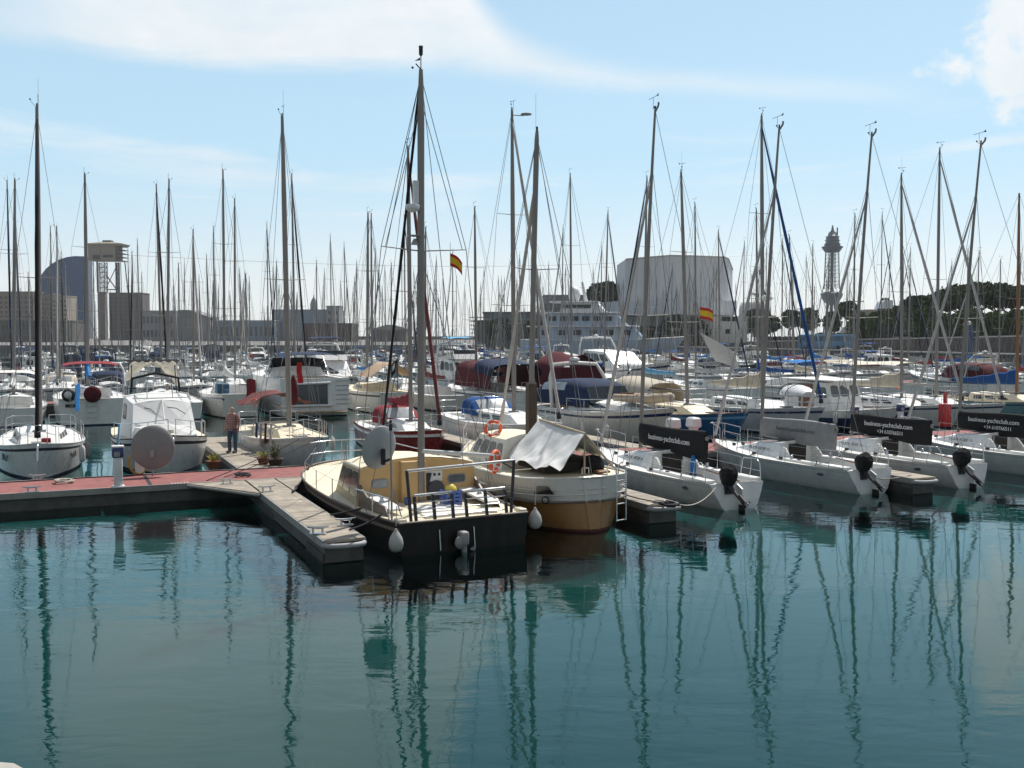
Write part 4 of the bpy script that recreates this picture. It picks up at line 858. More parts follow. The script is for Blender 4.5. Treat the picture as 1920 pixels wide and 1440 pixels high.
def lifebuoy(pos, rot, label, r=.3):
    r *= .75
    k = MB(); n = 20; k.tube([(r * math.cos(2 * math.pi * i / n), 0, r * math.sin(2 * math.pi * i / n)) for i in range(n + 1)], r * .22, 8); o = k.build('lifebuoy', ORANGE)
    for a in (.8, 2.4, 3.9, 5.5): MB().tube([((r) * math.cos(a + da), 0, r * math.sin(a + da)) for da in (-.12, 0, .12)], r * .235, 8).build('reflective_band', WHITEP, o)
    o.location = pos; o.rotation_euler = rot
    return tag(o, label, 'lifebuoy', 'orange lifebuoys')
def flag(pos, w, h, label, stripes, rz=0.0, droop=.4, group='flags flying among the masts', stick=None):
    n = 10; mats_ = [m_ for _, m_ in stripes]; k = MB(); tot = sum(a for a, _ in stripes); y0 = 0
    for si, (a, m_) in enumerate(stripes):
        ya, yb = y0 / tot, (y0 + a) / tot; y0 += a; g = []
        for i in range(n + 1):
            f = i / n; g.append([(w * f * (1 - droop * .35), .06 * w * math.sin(f * 7) * f + .02, -h * y_ - droop * h * f * f * 1.1 - .04 * h * math.sin(f * 6)) for y_ in (ya, (ya + yb) / 2, yb)])
        k.grid(g, .006, si)
    o = k.build('flag', mats_); o.location = pos; o.rotation_euler = (0, 0, rz); tag(o, label, 'flag', group)
    if stick: k = MB(); k.tube([(0, 0, .1), (0, 0, -stick)], .012, 5); k.build('flagstaff', WOOD, o)
    return o
FR = mat('flag_red', (.55, .02, .02), .8); FY = mat('flag_yellow', (.80, .50, .02), .8); FB = mat('flag_blue', (.02, .05, .35), .8)
SPAIN = [(1, FR), (2, FY), (1, FR)]
# ------------------------------------------------------------------ hero boats of the near dock
V = Vector
TANHULL = gel('tan', (.33, .16, .05), .3); SHADE = mat('painted_interior_shade', (.03, .025, .02), .9)  # SHADE paints the darkness inside openings as a near-black colour
def slab_poly(k, pts, off, mi=0):
    k.loft([[V(p) for p in pts], [V(p) + V(off) for p in pts]], sm=False, mi=mi)
FENDG = mat('fender_grey', (.42, .41, .39), .5, var=.15)
def yellow_boat():
    root = (-1.065, 22.62, -.3185); S_ = 1.065; rz = R(117); L = 8.7
    t = thing('motor_sailer', 'black-hulled boat with ochre yellow cabin, steel stern gantry and satellite dish', 'boat', root, rz); t.scale = (S_, S_, S_)
    b = make_hull(t, L, 3.6, .98, 1.26, .96, tr=.84, rake=.25, srake=.0, p=5.0, pw=.5, hm=BLACKHULL, sm_=mat('rub_strake', (.16, .13, .11), .6), am=ANTI_BLACK, n=18)
    make_deck(b, DECKC, None, camber=.03, rail=mat('rub_strake', (.1, .1, .1)), railr=.03)
    make_cabin(b, 2.75, 5.1, 1.55, 1.32, .80, .74, sf=.5, sr=.02, inset=.10, camber=.20, m_=mat('cabin_ochre_side', (.44, .36, .22), .5), rm=DECKC, wins=[(.02, .35, .24, .90), (.365, .69, .24, .90), (.705, .97, .24, .90)], winm=GLASS, front=[(.08, .47, .3, .85), (.53, .92, .3, .85)])
    cab = b.cabin; z0 = b.sz(2.75) - .02
    tops = [b.ctop(2.77, 1, f) for f in (1, .8, .4, 0, -.4, -.8, -1)]
    k = MB(); slab_poly(k, [V((2.72, -1.53, z0))] + [V((2.72, q.y, q.z - .012)) for q in tops[::-1]] + [V((2.72, 1.53, z0))], (-.022, 0, 0)); bk = k.build('bulkhead', OCHRE, t)
    k = MB(); k.rbox((2.62, .18, z0 + .50), (.16, .62, 1.0), .02); k.build('companion_box', OCHRE, bk)
    # roof trim, hatches, side coamings
    k = MB()
    for s in (1, -1):
        k.tube([b.ctop(2.77, s, .985) + V((0, 0, .01)), b.ctop(4.4, s, .985) + V((0, 0, .01))], .04, 6)
    k.tube([q + V((0, 0, .012)) for q in tops], .022, 5); k.build('roof_trim', CREAM, cab)
    for x, y in ((4.1, .62), (3.6, .85)):
        k = MB(); k.box((x, y, b.ctop(3.7, 1, y / 1.45).z + .06), (.10, .42, .05)); k.build('roof_rack', BLACKP, cab)
    for s in (1, -1):
        k = MB(); slab_poly(k, [(2.72, s * 1.50, z0), (.95, s * 1.38, z0), (1.25, s * 1.38, z0 + .20), (2.2, s * 1.46, z0 + .28), (2.72, s * 1.50, z0 + .52)], (0, -s * .05, 0)); k.build('coaming_side', mat('coaming_brown', (.13, .10, .08), .4), t)
        k = MB(); slab_poly(k, [(2.7, s * 1.44, z0 + .22), (1.1, s * 1.33, z0 + .12), (1.1, s * 1.02, z0 + .12), (2.7, s * 1.0, z0 + .22)], (0, 0, .05)); k.build('side_deck_seat', DECK, t)
        winch(b, 1.9, s * 1.22, z0 + .22, .8)
    for (yc, w_) in ((.98, .36), (-.98, .42)):
        def fn(q, r_, yc=yc, w_=w_): return V((2.695, yc - w_ / 2 + w_ * q, z0 + .42 + .17 * r_))
        wf = panel(fn, -.08, 1.08, -.15, 1.15, -.012, .35).build('window_frame', GREYP, bk); panel(fn, 0, 1, 0, 1, -.03, .35).build('window', CLEAR if yc > 0 else GLASSG, wf)
    k = MB(); ring = [(2.66, -.42 + .21 * math.cos(a) * 1.0, z0 + .30 + (.20 * math.sin(a))) for a in (math.pi * i / 10 for i in range(11))] + [(2.66, -.63, z0 + .04), (2.66, -.21, z0 + .04)]
    slab_poly(k, ring, (-.04, 0, 0)); k.build('hatch_door', mat('hatch_grey', (.06, .065, .075), .5), bk)
    k = MB(); k.rbox((2.66, -.36, z0 + .60), (.03, .46, .26), .01); k.build('instrument_panel', WHITEP, bk)
    k = MB()
    for y in (-.5, -.38, -.24): k.lathe([(.035, 0), (.035, .02), (.005, .021)], (2.635, y, z0 + .64), 10, 'x')
    k.build('gauges', BLACKP, bk)
    g = [[(2.60 - .03 * math.sin(j * 1.7), .02 - .30 * j / 6 + .02 * i, z0 + .68 - .38 * i / 5 - .02 * math.sin(j)) for j in range(7)] for i in range(6)]
    MB().grid(g, .05).build('hanging_jacket', mat('jacket_dark', (.035, .04, .055), .9, bump=.5), bk)
    # mast, spreaders, fittings
    mo = make_mast(b, 2.55, 10.1, .088, ((.585, 1.06),), rake=.1, z0=.98, gear='', wires=False, topcut=.93, n=10)
    f1, tp = b.mp(1), b.mp
    k = MB(); k.tube([f1, f1 + V((0, 0, .32))], .012, 5); k.lathe([(.02, .3), (.05, .34), (.05, .50), (.055, .5), (.055, .53), (.01, .54)], f1, 8); k.build('anchor_light', mat('lamp_smoked', (.05, .07, .06), .2), mo)
    k = MB(); k.tube([f1, f1 + V((.02, .12, .12))], .015, 5); k.ball(f1 + V((.02, .2, .02)), .03, 6, 4); k.add([f1 + V((0, .02, .2)), f1 + V((0, .16, .17)), f1 + V((0, .02, .27))], [(0, 1, 2)]); k.build('wind_vane', BLACKP, mo)
    q = tp(.72); k = MB(); k.box(q + V((0, .13, 0)), (.10, .12, .52)); k.build('radar_reflector', WHITEP, mo)
    q = tp(.685); k = MB(); k.lathe([(.05, -.12), (.16, -.06), (.17, .06), (.02, .07)], q + V((0, .2, 0)), 12); k.build('antenna_dome', WHITEP, mo)
    q = tp(.617); k = MB(); k.lathe([(.02, -.02), (.14, 0), (.14, .02), (.02, .03)], q + V((0, .17, .02)), 12); k.lathe([(.10, -.16), (.03, -.02)], q + V((0, .15, -.02)), 10); k.build('deck_light', GREYP, mo)
    k = MB(); W_ = .010
    for s in (1, -1):
        tip = tp(.585) + V((-.23, s * 1.06, .05)); ch = V((2.3, s * (b.hb(2.3) - .05), b.sz(2.3))); k.tube([ch, tip], W_, 3); k.tube([tip, tp(.985)], W_, 3); k.tube([tip + V((0, -s * .1, 0)), tp(.93)], W_, 3); k.tube([V((1.7, s * (b.hb(1.7) - .05), b.sz(1.7))), tp(.57)], W_, 3)
    k.tube([tp(.99), V((.1, 0, 2.1))], W_, 3); k.tube([tp(.99), V((L - .1, 0, b.sz(L)))], W_, 3); k.build('rigging', WIRE, t)
    k = MB(); a_, c_ = tp(.96) + V((.1, 0, 0)), V((5.6, 0, b.sz(5.6) + .25)); k.tube([a_.lerp(c_, i / 16) for i in range(17)], [.03 + .014 * math.sin(i * 1.9) ** 2 for i in range(17)], 6); k.build('furled_staysail', C['black'], t)
    k = MB(); k.tube([tp(.118) , V((1.35, -1.25, 2.12))], .055, 8); k.build('boom', ALUW, t)
    # stern gantry and railing
    k = MB(); X = .12
    pl, pr = V((X, 1.20, .98)), V((X, -1.14, .98)); tl, tr_ = V((X + .35, 1.16, 2.02)), V((X + .25, -1.36, 2.12))
    k.tube([tl, tr_], .034, 8); k.build('gantry_bar', STEEL, t)
    k = MB(); k.tube([pl, tl], .038, 8); k.build('gantry_post', BLACKP, t); k = MB(); k.tube([pr + V((0, -.02, 0)), tr_], .038, 8); k.tube([tr_.lerp(pr, .16), tr_.lerp(tl, .13)], .016, 5); k.build('gantry_post', BLACKP, t)
    for (ya, yb) in ((1.08, .22), (-.10, -1.06)):
        k = MB(); top = 1.52
        k.tube([(X + .12, ya, top), (X + .12, yb, top + .02)], .032, 7)
        for zz in (1.37, 1.22, 1.07): k.tube([(X + .02 + (zz - 1.0) * .18, ya, zz), (X + .02 + (zz - 1.0) * .18, yb, zz)], .014, 5)
        r_ = k.build('stern_rail', STEEL, t); k = MB()
        for f in (0, .5, 1):
            y = ya + (yb - ya) * f; k = MB(); k.loft([[(X + d, y - .035, z), (X + d + .03, y - .035, z), (X + d + .03, y + .035, z), (X + d, y + .035, z)] for d, z in ((.0, .99), (.11, 1.50))], sm=False); k.build('upright', BLACKP, r_)
    # deck gear
    hatch(b, 1.35, .1, (.9, 1.1), b.sz(1) + .03, DECK); k = MB(); k.box((.55, -.1, b.sz(.6) + .03), (.35, 1.7, .06)); k.build('stern_locker', DECK, t)
    for s in (1,):
        k = MB(); pts = [(x, s * (b.hb(x) - .07), b.sz(x) + .46) for x in (.6, 1.4, 2.3)]; k.tube(pts, .018, 5)
        for p_ in pts: k.tube([(p_[0], p_[1], p_[2] - .48), p_], .016, 5)
        k.build('guard_rail', STEEL, t)
    k = MB()
    for x in (3.9, 5.3, 6.6): k.tube([(x, b.hb(x) - .05, b.sz(x)), (x, b.hb(x) - .05, b.sz(x) + .5)], .013, 5)
    k.tube([(x, b.hb(x) - .05, b.sz(x) + .49) for x in (2.3, 3.9, 5.3, 6.6, L - .3)], .006, 3); k.build('guard_rail', STEEL, t)
    k = MB()
    for zz in (.62, .30): k.tube([(x, -(b.hb(x) - .05), b.sz(x) + zz) for x in (2.6, 4.0, 5.4, 6.8, 8.0)] + [(L - .15, -.5, b.sz(L) + zz), (L - .12, .5, b.sz(L) + zz), (L - .5, 1.1, b.sz(L) + zz)], .017, 5)
    for x in (2.6, 4.0, 5.4, 6.8): k.tube([(x, -(b.hb(x) - .05), b.sz(x)), (x, -(b.hb(x) - .05), b.sz(x) + .62)], .015, 5)
    k.tube([(L - .15, -.1, b.sz(L)), (L - .15, -.1, b.sz(L) + .66)], .022, 6); k.tube([(L - .3, .12, b.sz(L)), (L - .3, .12, b.sz(L) + .66)], .022, 6); k.build('bow_rail', STEEL, t)
    # satellite dish on its pole
    k = MB(); k.tube([(.42, 1.52, .98), (.46, 1.52, 3.1)], .022, 7); k.tube([(.36, 1.3, .98), (.46, 1.46, 1.65)], .014, 5); k.build('dish_pole', GREYP, t)
    c_ = V((.78, 1.66, 2.52)); n_ = V((.92, .30, .18)).normalized(); t1 = V((0, 0, 1)); t1 = (t1 - n_ * t1.dot(n_)).normalized(); t2 = n_.cross(t1); rings = []
    for r_, d in ((.01, -.10), (.15, -.088), (.28, -.06), (.37, -.03), (.43, 0), (.445, .01), (.43, .012), (.30, -.04), (.15, -.07), (.01, -.085)): rings.append([c_ + n_ * d + t1 * (r_ * math.cos(a) * 1.08) + t2 * (r_ * math.sin(a)) for a in (2 * math.pi * i / 28 for i in range(28))])
    ds = MB().loft(rings).build('satellite_dish', mat('dish_grey', (.40, .41, .42), .5), t)
    k = MB(); k.box(c_ - n_ * .16 - t1 * .16, (.10, .07, .34)); k.tube([c_ - n_ * .12 - t1 * .3, V((.46, 1.52, 2.3))], .03, 6); k.build('dish_bracket', BLACKP, ds)
    k = MB(); k.tube([V((.46, 1.52, 2.4)), V((.46, 1.52, 3.02))], .012, 5); k.rbox((.46, 1.52, 2.98), (.07, .07, .16), .02); k.rbox((.46, 1.52, 3.1), (.06, .06, .07), .02); k.build('receiver', BLACKP, ds)
    # stern drive and trim tabs
    k = MB(); k.rbox((-.14, .12, .60), (.26, .2, .3), .05); k.lathe([(.02, -.02), (.14, 0), (.15, .03), (.02, .05)], (-.24, .2, .52), 12, 'x'); k.tube([(-.15, .1, .5), (-.2, .1, -.1)], [.07, .04], 7); k.build('stern_drive', GREYP, t)
    for y in (.62, -.18): k = MB(); k.tube([(-.03, y, .80), (-.05, y - .02, .36)], .018, 6); k.build('transom_strut', STEEL, t)
    k = MB(); k.tube([(-.06, -.18, .36), (-.16, -.12, .32), (-.2, -.05, .36)], .035, 6); k.build('exhaust_elbow', GREYP, t)
    for s in (1, -1): k = MB(); k.rbox((.18, s * 1.42, 1.03), (.3, .2, .09), .03); k.build('corner_fairlead', CREAM, t)
    W_ = lambda x, y, z: V((root[0] + S_ * (x * math.cos(rz) - y * math.sin(rz)), root[1] + S_ * (x * math.sin(rz) + y * math.cos(rz)), root[2] + S_ * z))
    # things on board
    p_ = W_(1.75, -.42, .99); cr = thing('crate', 'blue slotted plastic crate holding a yellow ball behind the stern rail', 'crate', p_, rz); k = MB()
    for zz in (.06, .15, .24, .33):
        for sx, sy, a_, b2 in ((-1, 0, .02, .40), (1, 0, .02, .40), (0, -1, .42, .02), (0, 1, .42, .02)): k.box((sx * .20, sy * .20, zz), (a_, b2, .05))
    for sx in (-1, 0, 1):
        for sy in (-1, 0, 1):
            if sx or sy: k.box((sx * .195, sy * .195, .18), (.035, .035, .36))
    k.box((0, 0, .02), (.40, .40, .03)); k.build('slatted_box', BLUEP, cr)
    k = MB(); k.ball((0, 0, 0), .15, 14, 10); o = k.build('ball', YELLOW); o.location = p_ + V((0, 0, .36)); tag(o, 'yellow ball resting in the blue crate', 'ball')
    for x, y, lb in ((2.25, .46, 'small blue pot on deck under the hanging dark jacket'), (2.35, -.72, 'small blue pot beside the rounded grey hatch door')):
        k = MB(); k.lathe([(.06, 0), (.085, .02), (.09, .16), (.095, .17), (.08, .17), (.07, .04), (.01, .03)], n=14); o = k.build('pot', BLUEP); o.location = W_(x, y, b.sz(2) + .012); tag(o, lb, 'pot', 'blue pots on deck')
    g1 = 'round fenders at the black transom'
    fender(W_(-.10, 1.62, .60), 'round off-white fender hanging from the port corner of the black transom', g1, round_=True, m_=FENDG); fender(W_(.15, -1.78, .74), 'round grey fender at the starboard corner of the black transom', g1, round_=True, m_=FENDG)
    flag(W_(2.3, -.66, 6.85), .40, .32, 'small red-yellow-red flag under the spreader of the tall centre mast', SPAIN, R(-15), .7)
    k = MB(); k.tube([W_(2.3, -.66, 6.4), W_(2.3, -.66, 7.1)], .006, 4); tag(k.build('flag_halyard', ROPE), 'thin halyard carrying the small flag under the spreader', 'rope')
    lifebuoy(W_(1.35, -1.36, 1.98), (R(4), 0, R(68)), 'orange lifebuoy hanging from the end of the short white boom', .34)
    return W_, b
YW, YB = yellow_boat()

def tan_boat():
    R0 = at(1090, 997, 0) + V((.28, .12, 0)); rz = ROT_OUT; t = thing('motor_sailer', 'tan and white round-sterned motor sailer with a grey tarp tent', 'boat', (R0.x, R0.y, 0), rz)
    b = make_hull(t, 8.0, 3.35, 1.34, 1.5, 1.24, tr=.16, rake=.8, srake=-.15, hm=mat('gelcoat_weathered', (.60, .59, .55), .4, var=.08, streak=.3), bm=TANHULL, am=ANTI_RED, band=1, bandm=TANHULL, stripe=False, n=40, canoe=True)
    make_deck(b, DECKC, None, camber=.05, rail=OFFW, railr=.035, n=24)
    for f, r_, mm, nm in ((.565, .035, mat('rub_strake', (.1, .1, .1)), 'rub_rail'), (.80, .014, OFFW, 'moulding'), (.70, .014, OFFW, 'moulding')):
        k = MB()
        xs = [8.0 * i / 30 for i in range(30)]
        for s in (1, -1): k.tube([V((p_[0], s * p_[1], p_[2])) for p_ in (b.side(x, f) for x in xs)], r_, 5)
        p0 = b.side(0, f); k.tube([(p0[0] - .01, -p0[1] * .55, p0[2]), (p0[0] - .01, p0[1] * .55, p0[2])], r_, 5); k.build(nm, mm, t)
    make_cabin(b, 3.0, 6.1, 1.18, .92, .78, .66, sf=.75, sr=.05, inset=.16, camber=.10, m_=OFFW, rm=DECKC, wins=[(.06, .24, .25, .85), (.28, .48, .25, .85), (.52, .74, .25, .85), (.78, .93, .25, .8)], winm=GLASSG, front=[(.06, .33, .25, .85), (.37, .63, .25, .85), (.67, .94, .25, .85)])
    # tent over a ridge pole
    g = []; rd = random.Random(4)
    for i in range(31):
        f = i / 30; x = .36 + 2.62 * f; row = []
        for j in range(33):
            q = j / 32; s = 1 - 2 * q; a = abs(s); zr = 2.43 + .17 * f - .05 * math.sin(f * math.pi)
            edge = 1.40 + (.08 if s > 0 else .25) + .16 * abs(math.sin(f * 7.2 + .6)) * (1 if s > 0 else .5)
            y = s * (.92 + .10 * f + .12 * math.sin(f * math.pi)) * (1.0 if s > 0 else .95)
            z = zr + (edge - zr) * (a ** 1.06) - .13 * math.sin(math.pi * a) * (.4 + .6 * math.sin(f * math.pi))
            fold = math.sin(f * 19 + a * 5.5 + 1.4 * math.sin(f * 6)) + .6 * math.sin(f * 33 - a * 8) + .5 * math.sin(f * 11 + a * 13)
            y += s * .035 * fold * a ** .6; z += .020 * fold * a ** .5
            row.append((x - .30 * a * (1 - f) + (.75 * a * (1 - f) if s < 0 else 0) + .03 * math.sin(a * 9 + f * 8), y, z))
        g.append(row)
    tp = MB().grid(g, .012).build('tarp_tent', mat('tarp_grey', (.76, .76, .74), .55, var=.10, bump=.5, bscale=5, spec=.3), t)
    k = MB(); k.tube([(.36, 0, 2.42), (3.05, 0, 2.59)], .03, 6); k.tube([(.42, 0, 1.36), (.40, 0, 2.42)], .028, 6); k.tube([(.5, -.9, 1.5), (.38, 0, 2.40)], .03, 5); k.build('tent_frame', mat('pale_wood', (.5, .42, .3), .7), t)
    k = MB(); k.box((1.9, -.05, 1.5), (1.6, 1.7, .22)); k.build('tent_shade_block', SHADE, t)  # dark block painting the shade inside the tent
    k = MB(); k.lathe([(.05, 0), (.30, .03), (.33, .2), (.2, .42), (.02, .46)], (1.0, -.55, 1.33), 12); k.build('covered_wheel', C['black'], t)
    k = MB(); k.rbox((.65, -.6, 1.40), (.45, .35, .06), .02); k.build('wooden_lid', WOOD, t)
    # mast stepped in a wooden tabernacle
    k = MB(); k.box((3.55, 0, 2.75), (.22, .26, 1.6)); k.build('tabernacle', DARKWOOD, t)
    make_mast(b, 3.55, 7.6, .085, ((.5, .75),), rake=.35, z0=2.95, gear='ant', wires=False, topcut=.95)
    k = MB(); tpm = b.mp
    k.tube([tpm(.98), V((7.9, 0, b.sz(8)))], .010, 3); k.tube([tpm(.98), V((.0, 0, b.sz(0)))], .010, 3); k.tube([tpm(.98), V((.9, -1.2, b.sz(1)))], .010, 3)
    for s in (1, -1): k.tube([V((3.2, s * 1.5, 1.3)), tpm(.5) + V((-.16, s * .75, .04)), tpm(.97)], .010, 3)
    k.build('rigging', WIRE, t)
    k = MB(); a_, c_ = tpm(.80), V((5.2, .2, 2.35)); k.tube([a_.lerp(c_, i / 10) for i in range(11)], [.055 + .012 * math.sin(i * 2) for i in range(11)], 7); k.build('furled_sail', C['lgrey'], t)
    # ladder on the starboard quarter, fairlead, hull details
    k = MB(); A = [V((-.02, -.62, 1.55)), V((-.02, -.95, 1.55))]
    for y in (-.60, -.93):
        x = -.13 if y > -.8 else -.03
        k.tube([(.30, y, 1.36), (.28, y, 1.58), (.12, y, 1.68), (x - .04, y, 1.56), (x - .06, y, 1.2), (x - .06, y, .22)], .02, 6)
    for zz in (1.25, .96, .66, .24): k.tube([(-.19, -.60, zz), (-.09, -.93, zz)], .018, 5)
    k.build('boarding_ladder', STEEL, t)
    k = MB(); k.tube([(.55, -.2, 1.37), (.55, -.2, 1.52), (.55, .0, 1.52), (.55, .0, 1.37)], .02, 6); k.build('mooring_bitt', STEEL, t)
    def sp(x, f, s=1): p_ = b.side(x, f); return V((p_[0], s * p_[1], p_[2]))
    k = MB(); q = [sp(.62, .72), sp(.26, .72), sp(.34, .87), sp(.54, .87)]; nn = (q[1] - q[0]).cross(q[3] - q[0]).normalized(); nn = nn if nn.y > 0 else -nn
    k.loft([[p_ + nn * .0 for p_ in q], [p_ + nn * .02 for p_ in q]], sm=False); k.build('portlight', GLASS, t)
    c_ = sp(.40, .61); k = MB(); t1 = (sp(.5, .61) - c_).normalized(); t2 = nn.cross(t1)
    k.loft([[c_ + nn * d + (t1 * math.cos(a) + t2 * math.sin(a)) * r_ for a in (2 * math.pi * i / 16 for i in range(16))] for r_, d in ((.10, .0), (.10, .03), (.07, .035))]); k.build('round_badge', BLACKP, t)
    k = MB(); k.loft([[c_ + nn * d + (t1 * math.cos(a) + t2 * math.sin(a)) * r_ for a in (2 * math.pi * i / 16 for i in range(16))] for r_, d in ((.07, .03), (.065, .042), (.01, .044))]); k.build('badge_centre', GREYP, t)
    make_pulpit(b, .65, back=1.3); make_lifelines(b, 3.4, 6.7, 4, .6)
    Wd = lambda x, y, z: V((R0.x + x * math.cos(rz) - y * math.sin(rz), R0.y + x * math.sin(rz) + y * math.cos(rz), z))
    lifebuoy(Wd(4.3, .85, 2.25), (R(20), 0, R(15)), 'orange lifebuoy on the wheelhouse roof beside the grey tarp', .3)
    return Wd, b
TW, TB = tan_boat()

RACEW = gel('race_white', (.72, .72, .71), .22)
def race_boat():
    t = thing('race_sailboat', '', 'sailboat', (0, 0, 0), ROT_OUT, 'white race boats at the near dock')
    b = make_hull(t, 8.0, 2.5, .74, 1.0, .76, tr=.74, rake=.35, srake=-.12, p=2.0, wlf=.70, lift=.22, hm=RACEW, sm_=GREYHULL, bm=RACEW, am=RACEW, n=18)
    make_deck(b, DECK, (.02, 3.3, .62, .36), NONSKID, camber=.05, n=20)
    make_cabin(b, 3.3, 6.1, .80, .40, .50, .12, sf=.9, sr=.0, inset=.18, camber=.05, m_=WHITE, rm=DECK)
    k = MB(); z0 = b.sz(3.3); slab_poly(k, [(3.28, .34, z0 - .36), (3.28, -.34, z0 - .36), (3.28, -.38, z0 + .47), (3.28, .38, z0 + .47)], (-.03, 0, 0)); k.build('companionway_shade', SHADE, b.cabin)  # near-black slab in place of the shaded opening into the cabin
    k = MB(); slab_poly(k, [(3.31, .38, z0 + .555), (3.31, -.38, z0 + .555), (4.2, -.36, z0 + .53), (4.2, .36, z0 + .53)], (0, 0, .035)); k.build('sliding_hatch', mat('hatch_smoke', (.10, .11, .12), .2), b.cabin)
    for s in (1, -1):
        k = MB(); slab_poly(k, [(3.3, s * .74, z0), (2.75, s * .74, z0), (2.95, s * .72, z0 + .24), (3.08, s * .70, z0 + .36), (3.3, s * .66, z0 + .40)], (0, -s * .06, 0)); k.build('cabin_wing', WHITE, b.cabin)
        k = MB(); k.rbox((1.7, s * .80, b.sz(1.7) + .03), (3.1, .34, .09), .03); k.build('side_bench', DECK, t)
        winch(b, 2.6, s * .84, b.sz(2.6) + .07, .85)
        # hull badge near the stern
        p_ = V(b.side(1.15, .62)); k = MB(); n_ = V((0, s, .12)).normalized(); e1 = V((1, 0, 0)); e2 = n_.cross(e1)
        P0 = V((p_.x, s * (p_.y + .006), p_.z)); k.loft([[P0 + n_ * d + e1 * (.13 * math.cos(a)) * r_ + e2 * (.055 * math.sin(a)) * r_ for a in (2 * math.pi * i / 14 for i in range(14))] for r_, d in ((1, -.02), (1, .012), (.5, .013))], sm=False); k.build('hull_badge', mat('badge_navy', (.02, .03, .08), .4), t)
    for s in (1,):    # dark name strip on the cabin side
        q = [V((5.2, .60, z0 + .22)), V((4.5, .66, z0 + .25))]
        text('lettering', 'MUDE NEW', .15, LETTER_D, t, (4.55, .675, z0 + .235), (math.pi / 2 - .35, 0, math.pi + .09), .004); text('lettering', '13', .13, LETTER_D, t, (3.95, .705, z0 + .24), (math.pi / 2 - .35, 0, math.pi + .06), .004)
    mo = make_mast(b, 5.15, 10.9, .072, ((.40, .80), ), rake=.75, z0=b.sz(5) + .40, gear='vane', frac=.84, sternx=.15, bowx=7.85, n=9, topcut=.55)
    k = MB(); q = b.mp(1); k.tube([q + V((-.02, 0, -.05)), q + V((-.18, 0, .09)), q + V((-.2, 0, .2))], .035, 6); k.build('masthead_crane', ALU, mo)
    ft, fb = b.mp(.80), V((7.8, 0, 1.12)); k = MB(); k.tube([ft.lerp(fb, i / 14) for i in range(15)], [.028 + .035 * min(1, i / 8) for i in range(15)], 7); k.build('furled_genoa', C['lgrey'], t)
    k = MB(); k.lathe([(.02, -.1), (.09, -.09), (.09, .06), (.02, .07)], (7.84, 0, 1.06), 8); k.build('furling_drum', BLACKP, t)
    k = MB(); k.tube([(5.06, 0, 1.80), (1.42, 0, 1.86)], .05, 8, flat=1.4); k.build('boom', ALU, t)
    make_pulpit(b, .58, back=1.1)
    make_lifelines(b, 1.2, 6.6, 5, .55)
    for s in (1, -1):
        k = MB(); pts = [V((1.25, s * 1.08, .74)), V((1.1, s * 1.06, 1.30)), V((.35, s * .98, 1.32)), V((.22, s * .97, 1.22)), V((.16, s * .96, .74))]; k.tube(pts, .016, 6); k.tube([V((1.18, s * 1.07, 1.0)), V((.2, s * .97, 1.0))], .010, 5); k.tube([V((.75, s * 1.02, .74)), V((.62, s * 1.0, 1.3))], .012, 5); k.build('pushpit', STEEL, t)
    k = MB(); slab_poly(k, [(-.02, .025, .72), (-.26, .025, .60), (-.34, .025, -.4), (-.02, .025, -.4)], (0, -.05, 0)); k.build('rudder', WHITE, t)
    k = MB(); k.box((-.2, 0, .02), (.30, .056, .26)); k.build('rudder_band', ANTI_BLACK, t)
    k = MB(); k.tube([(-.1, 0, .80), (1.3, .18, .98)], .02, 6); k.build('tiller', WOOD, t)
    k = MB(); k.tube([(1.0, .3, .52), (2.0, -.2, .7), (2.9, .4, .6)], .014, 5); k.build('sheet_rope', ROPED, t)
    # outboard with its black weather cover, leg tilted out of the water
    om = MB(); om.box((-.05, .34, .62), (.10, .26, .34)); om = om.build('outboard_motor', BLACKP, t)
    k = MB(); R_ = []
    for f, w_, d_ in ((0, .13, .11), (.10, .21, .17), (.33, .33, .22), (.62, .35, .25), (.82, .27, .20), (.95, .14, .09), (1, .04, .03)):
        c_ = V((-.02 - .10 * f, .34, .66 + .64 * f)); R_.append([c_ + V((.88 * w_ * math.cos(a) * (1 + .08 * math.sin(3 * a + f * 9)), d_ * math.sin(a) * (1 + .1 * math.cos(2 * a)), .02 * math.sin(4 * a))) for a in (2 * math.pi * i / 9 for i in range(9))])
    k.loft(R_, sm=False); k.build('weather_cover', C['black'], om)
    k = MB(); k.tube([(-.1, .34, .70), (-.38, .30, .48), (-.62, .27, .30)], [.09, .07, .06], 8, flat=.6); k.tube([(-.46, .27, .46), (-.72, .25, .28)], .05, 7); k.add([(-.62, .25, .34), (-.78, .24, .16), (-.70, .25, .14), (-.52, .26, .26)], [(0, 1, 2, 3), (3, 2, 1, 0)]); k.build('motor_leg', BLACKP, om)
    k = MB(); c_ = V((-.80, .24, .26))
    for i in range(3): a = 2.1 * i; k.add([c_, c_ + V((.02, .12 * math.cos(a), .12 * math.sin(a))), c_ + V((-.02, .12 * math.cos(a + .7), .12 * math.sin(a + .7)))], [(0, 1, 2), (2, 1, 0)])
    k.ball(c_, .04, 8, 5); k.build('propeller', GREYP, om)
    k = MB()
    for x, y in ((6.4, .35), (6.4, -.35), (4.4, .95), (4.4, -.95), (3.0, .92), (3.0, -.92), (2.2, .88), (2.2, -.88)): k.rbox((x, y * b.hb(x) / 1.2, b.sz(x) + .06), (.16, .07, .09), .02); k.build('deck_block', BLACKP, t); k = MB()
    k = MB(); k.tube([(5.1, .1, b.sz(5) + .5), (4.4, .28, b.sz(4) + .56), (3.4, .42, b.sz(3.4) + .52)], .012, 4); k.tube([(5.1, -.1, b.sz(5) + .5), (4.4, -.28, b.sz(4) + .56), (3.4, -.42, b.sz(3.4) + .52)], .012, 4); k.build('halyard_tails', ROPED, t)
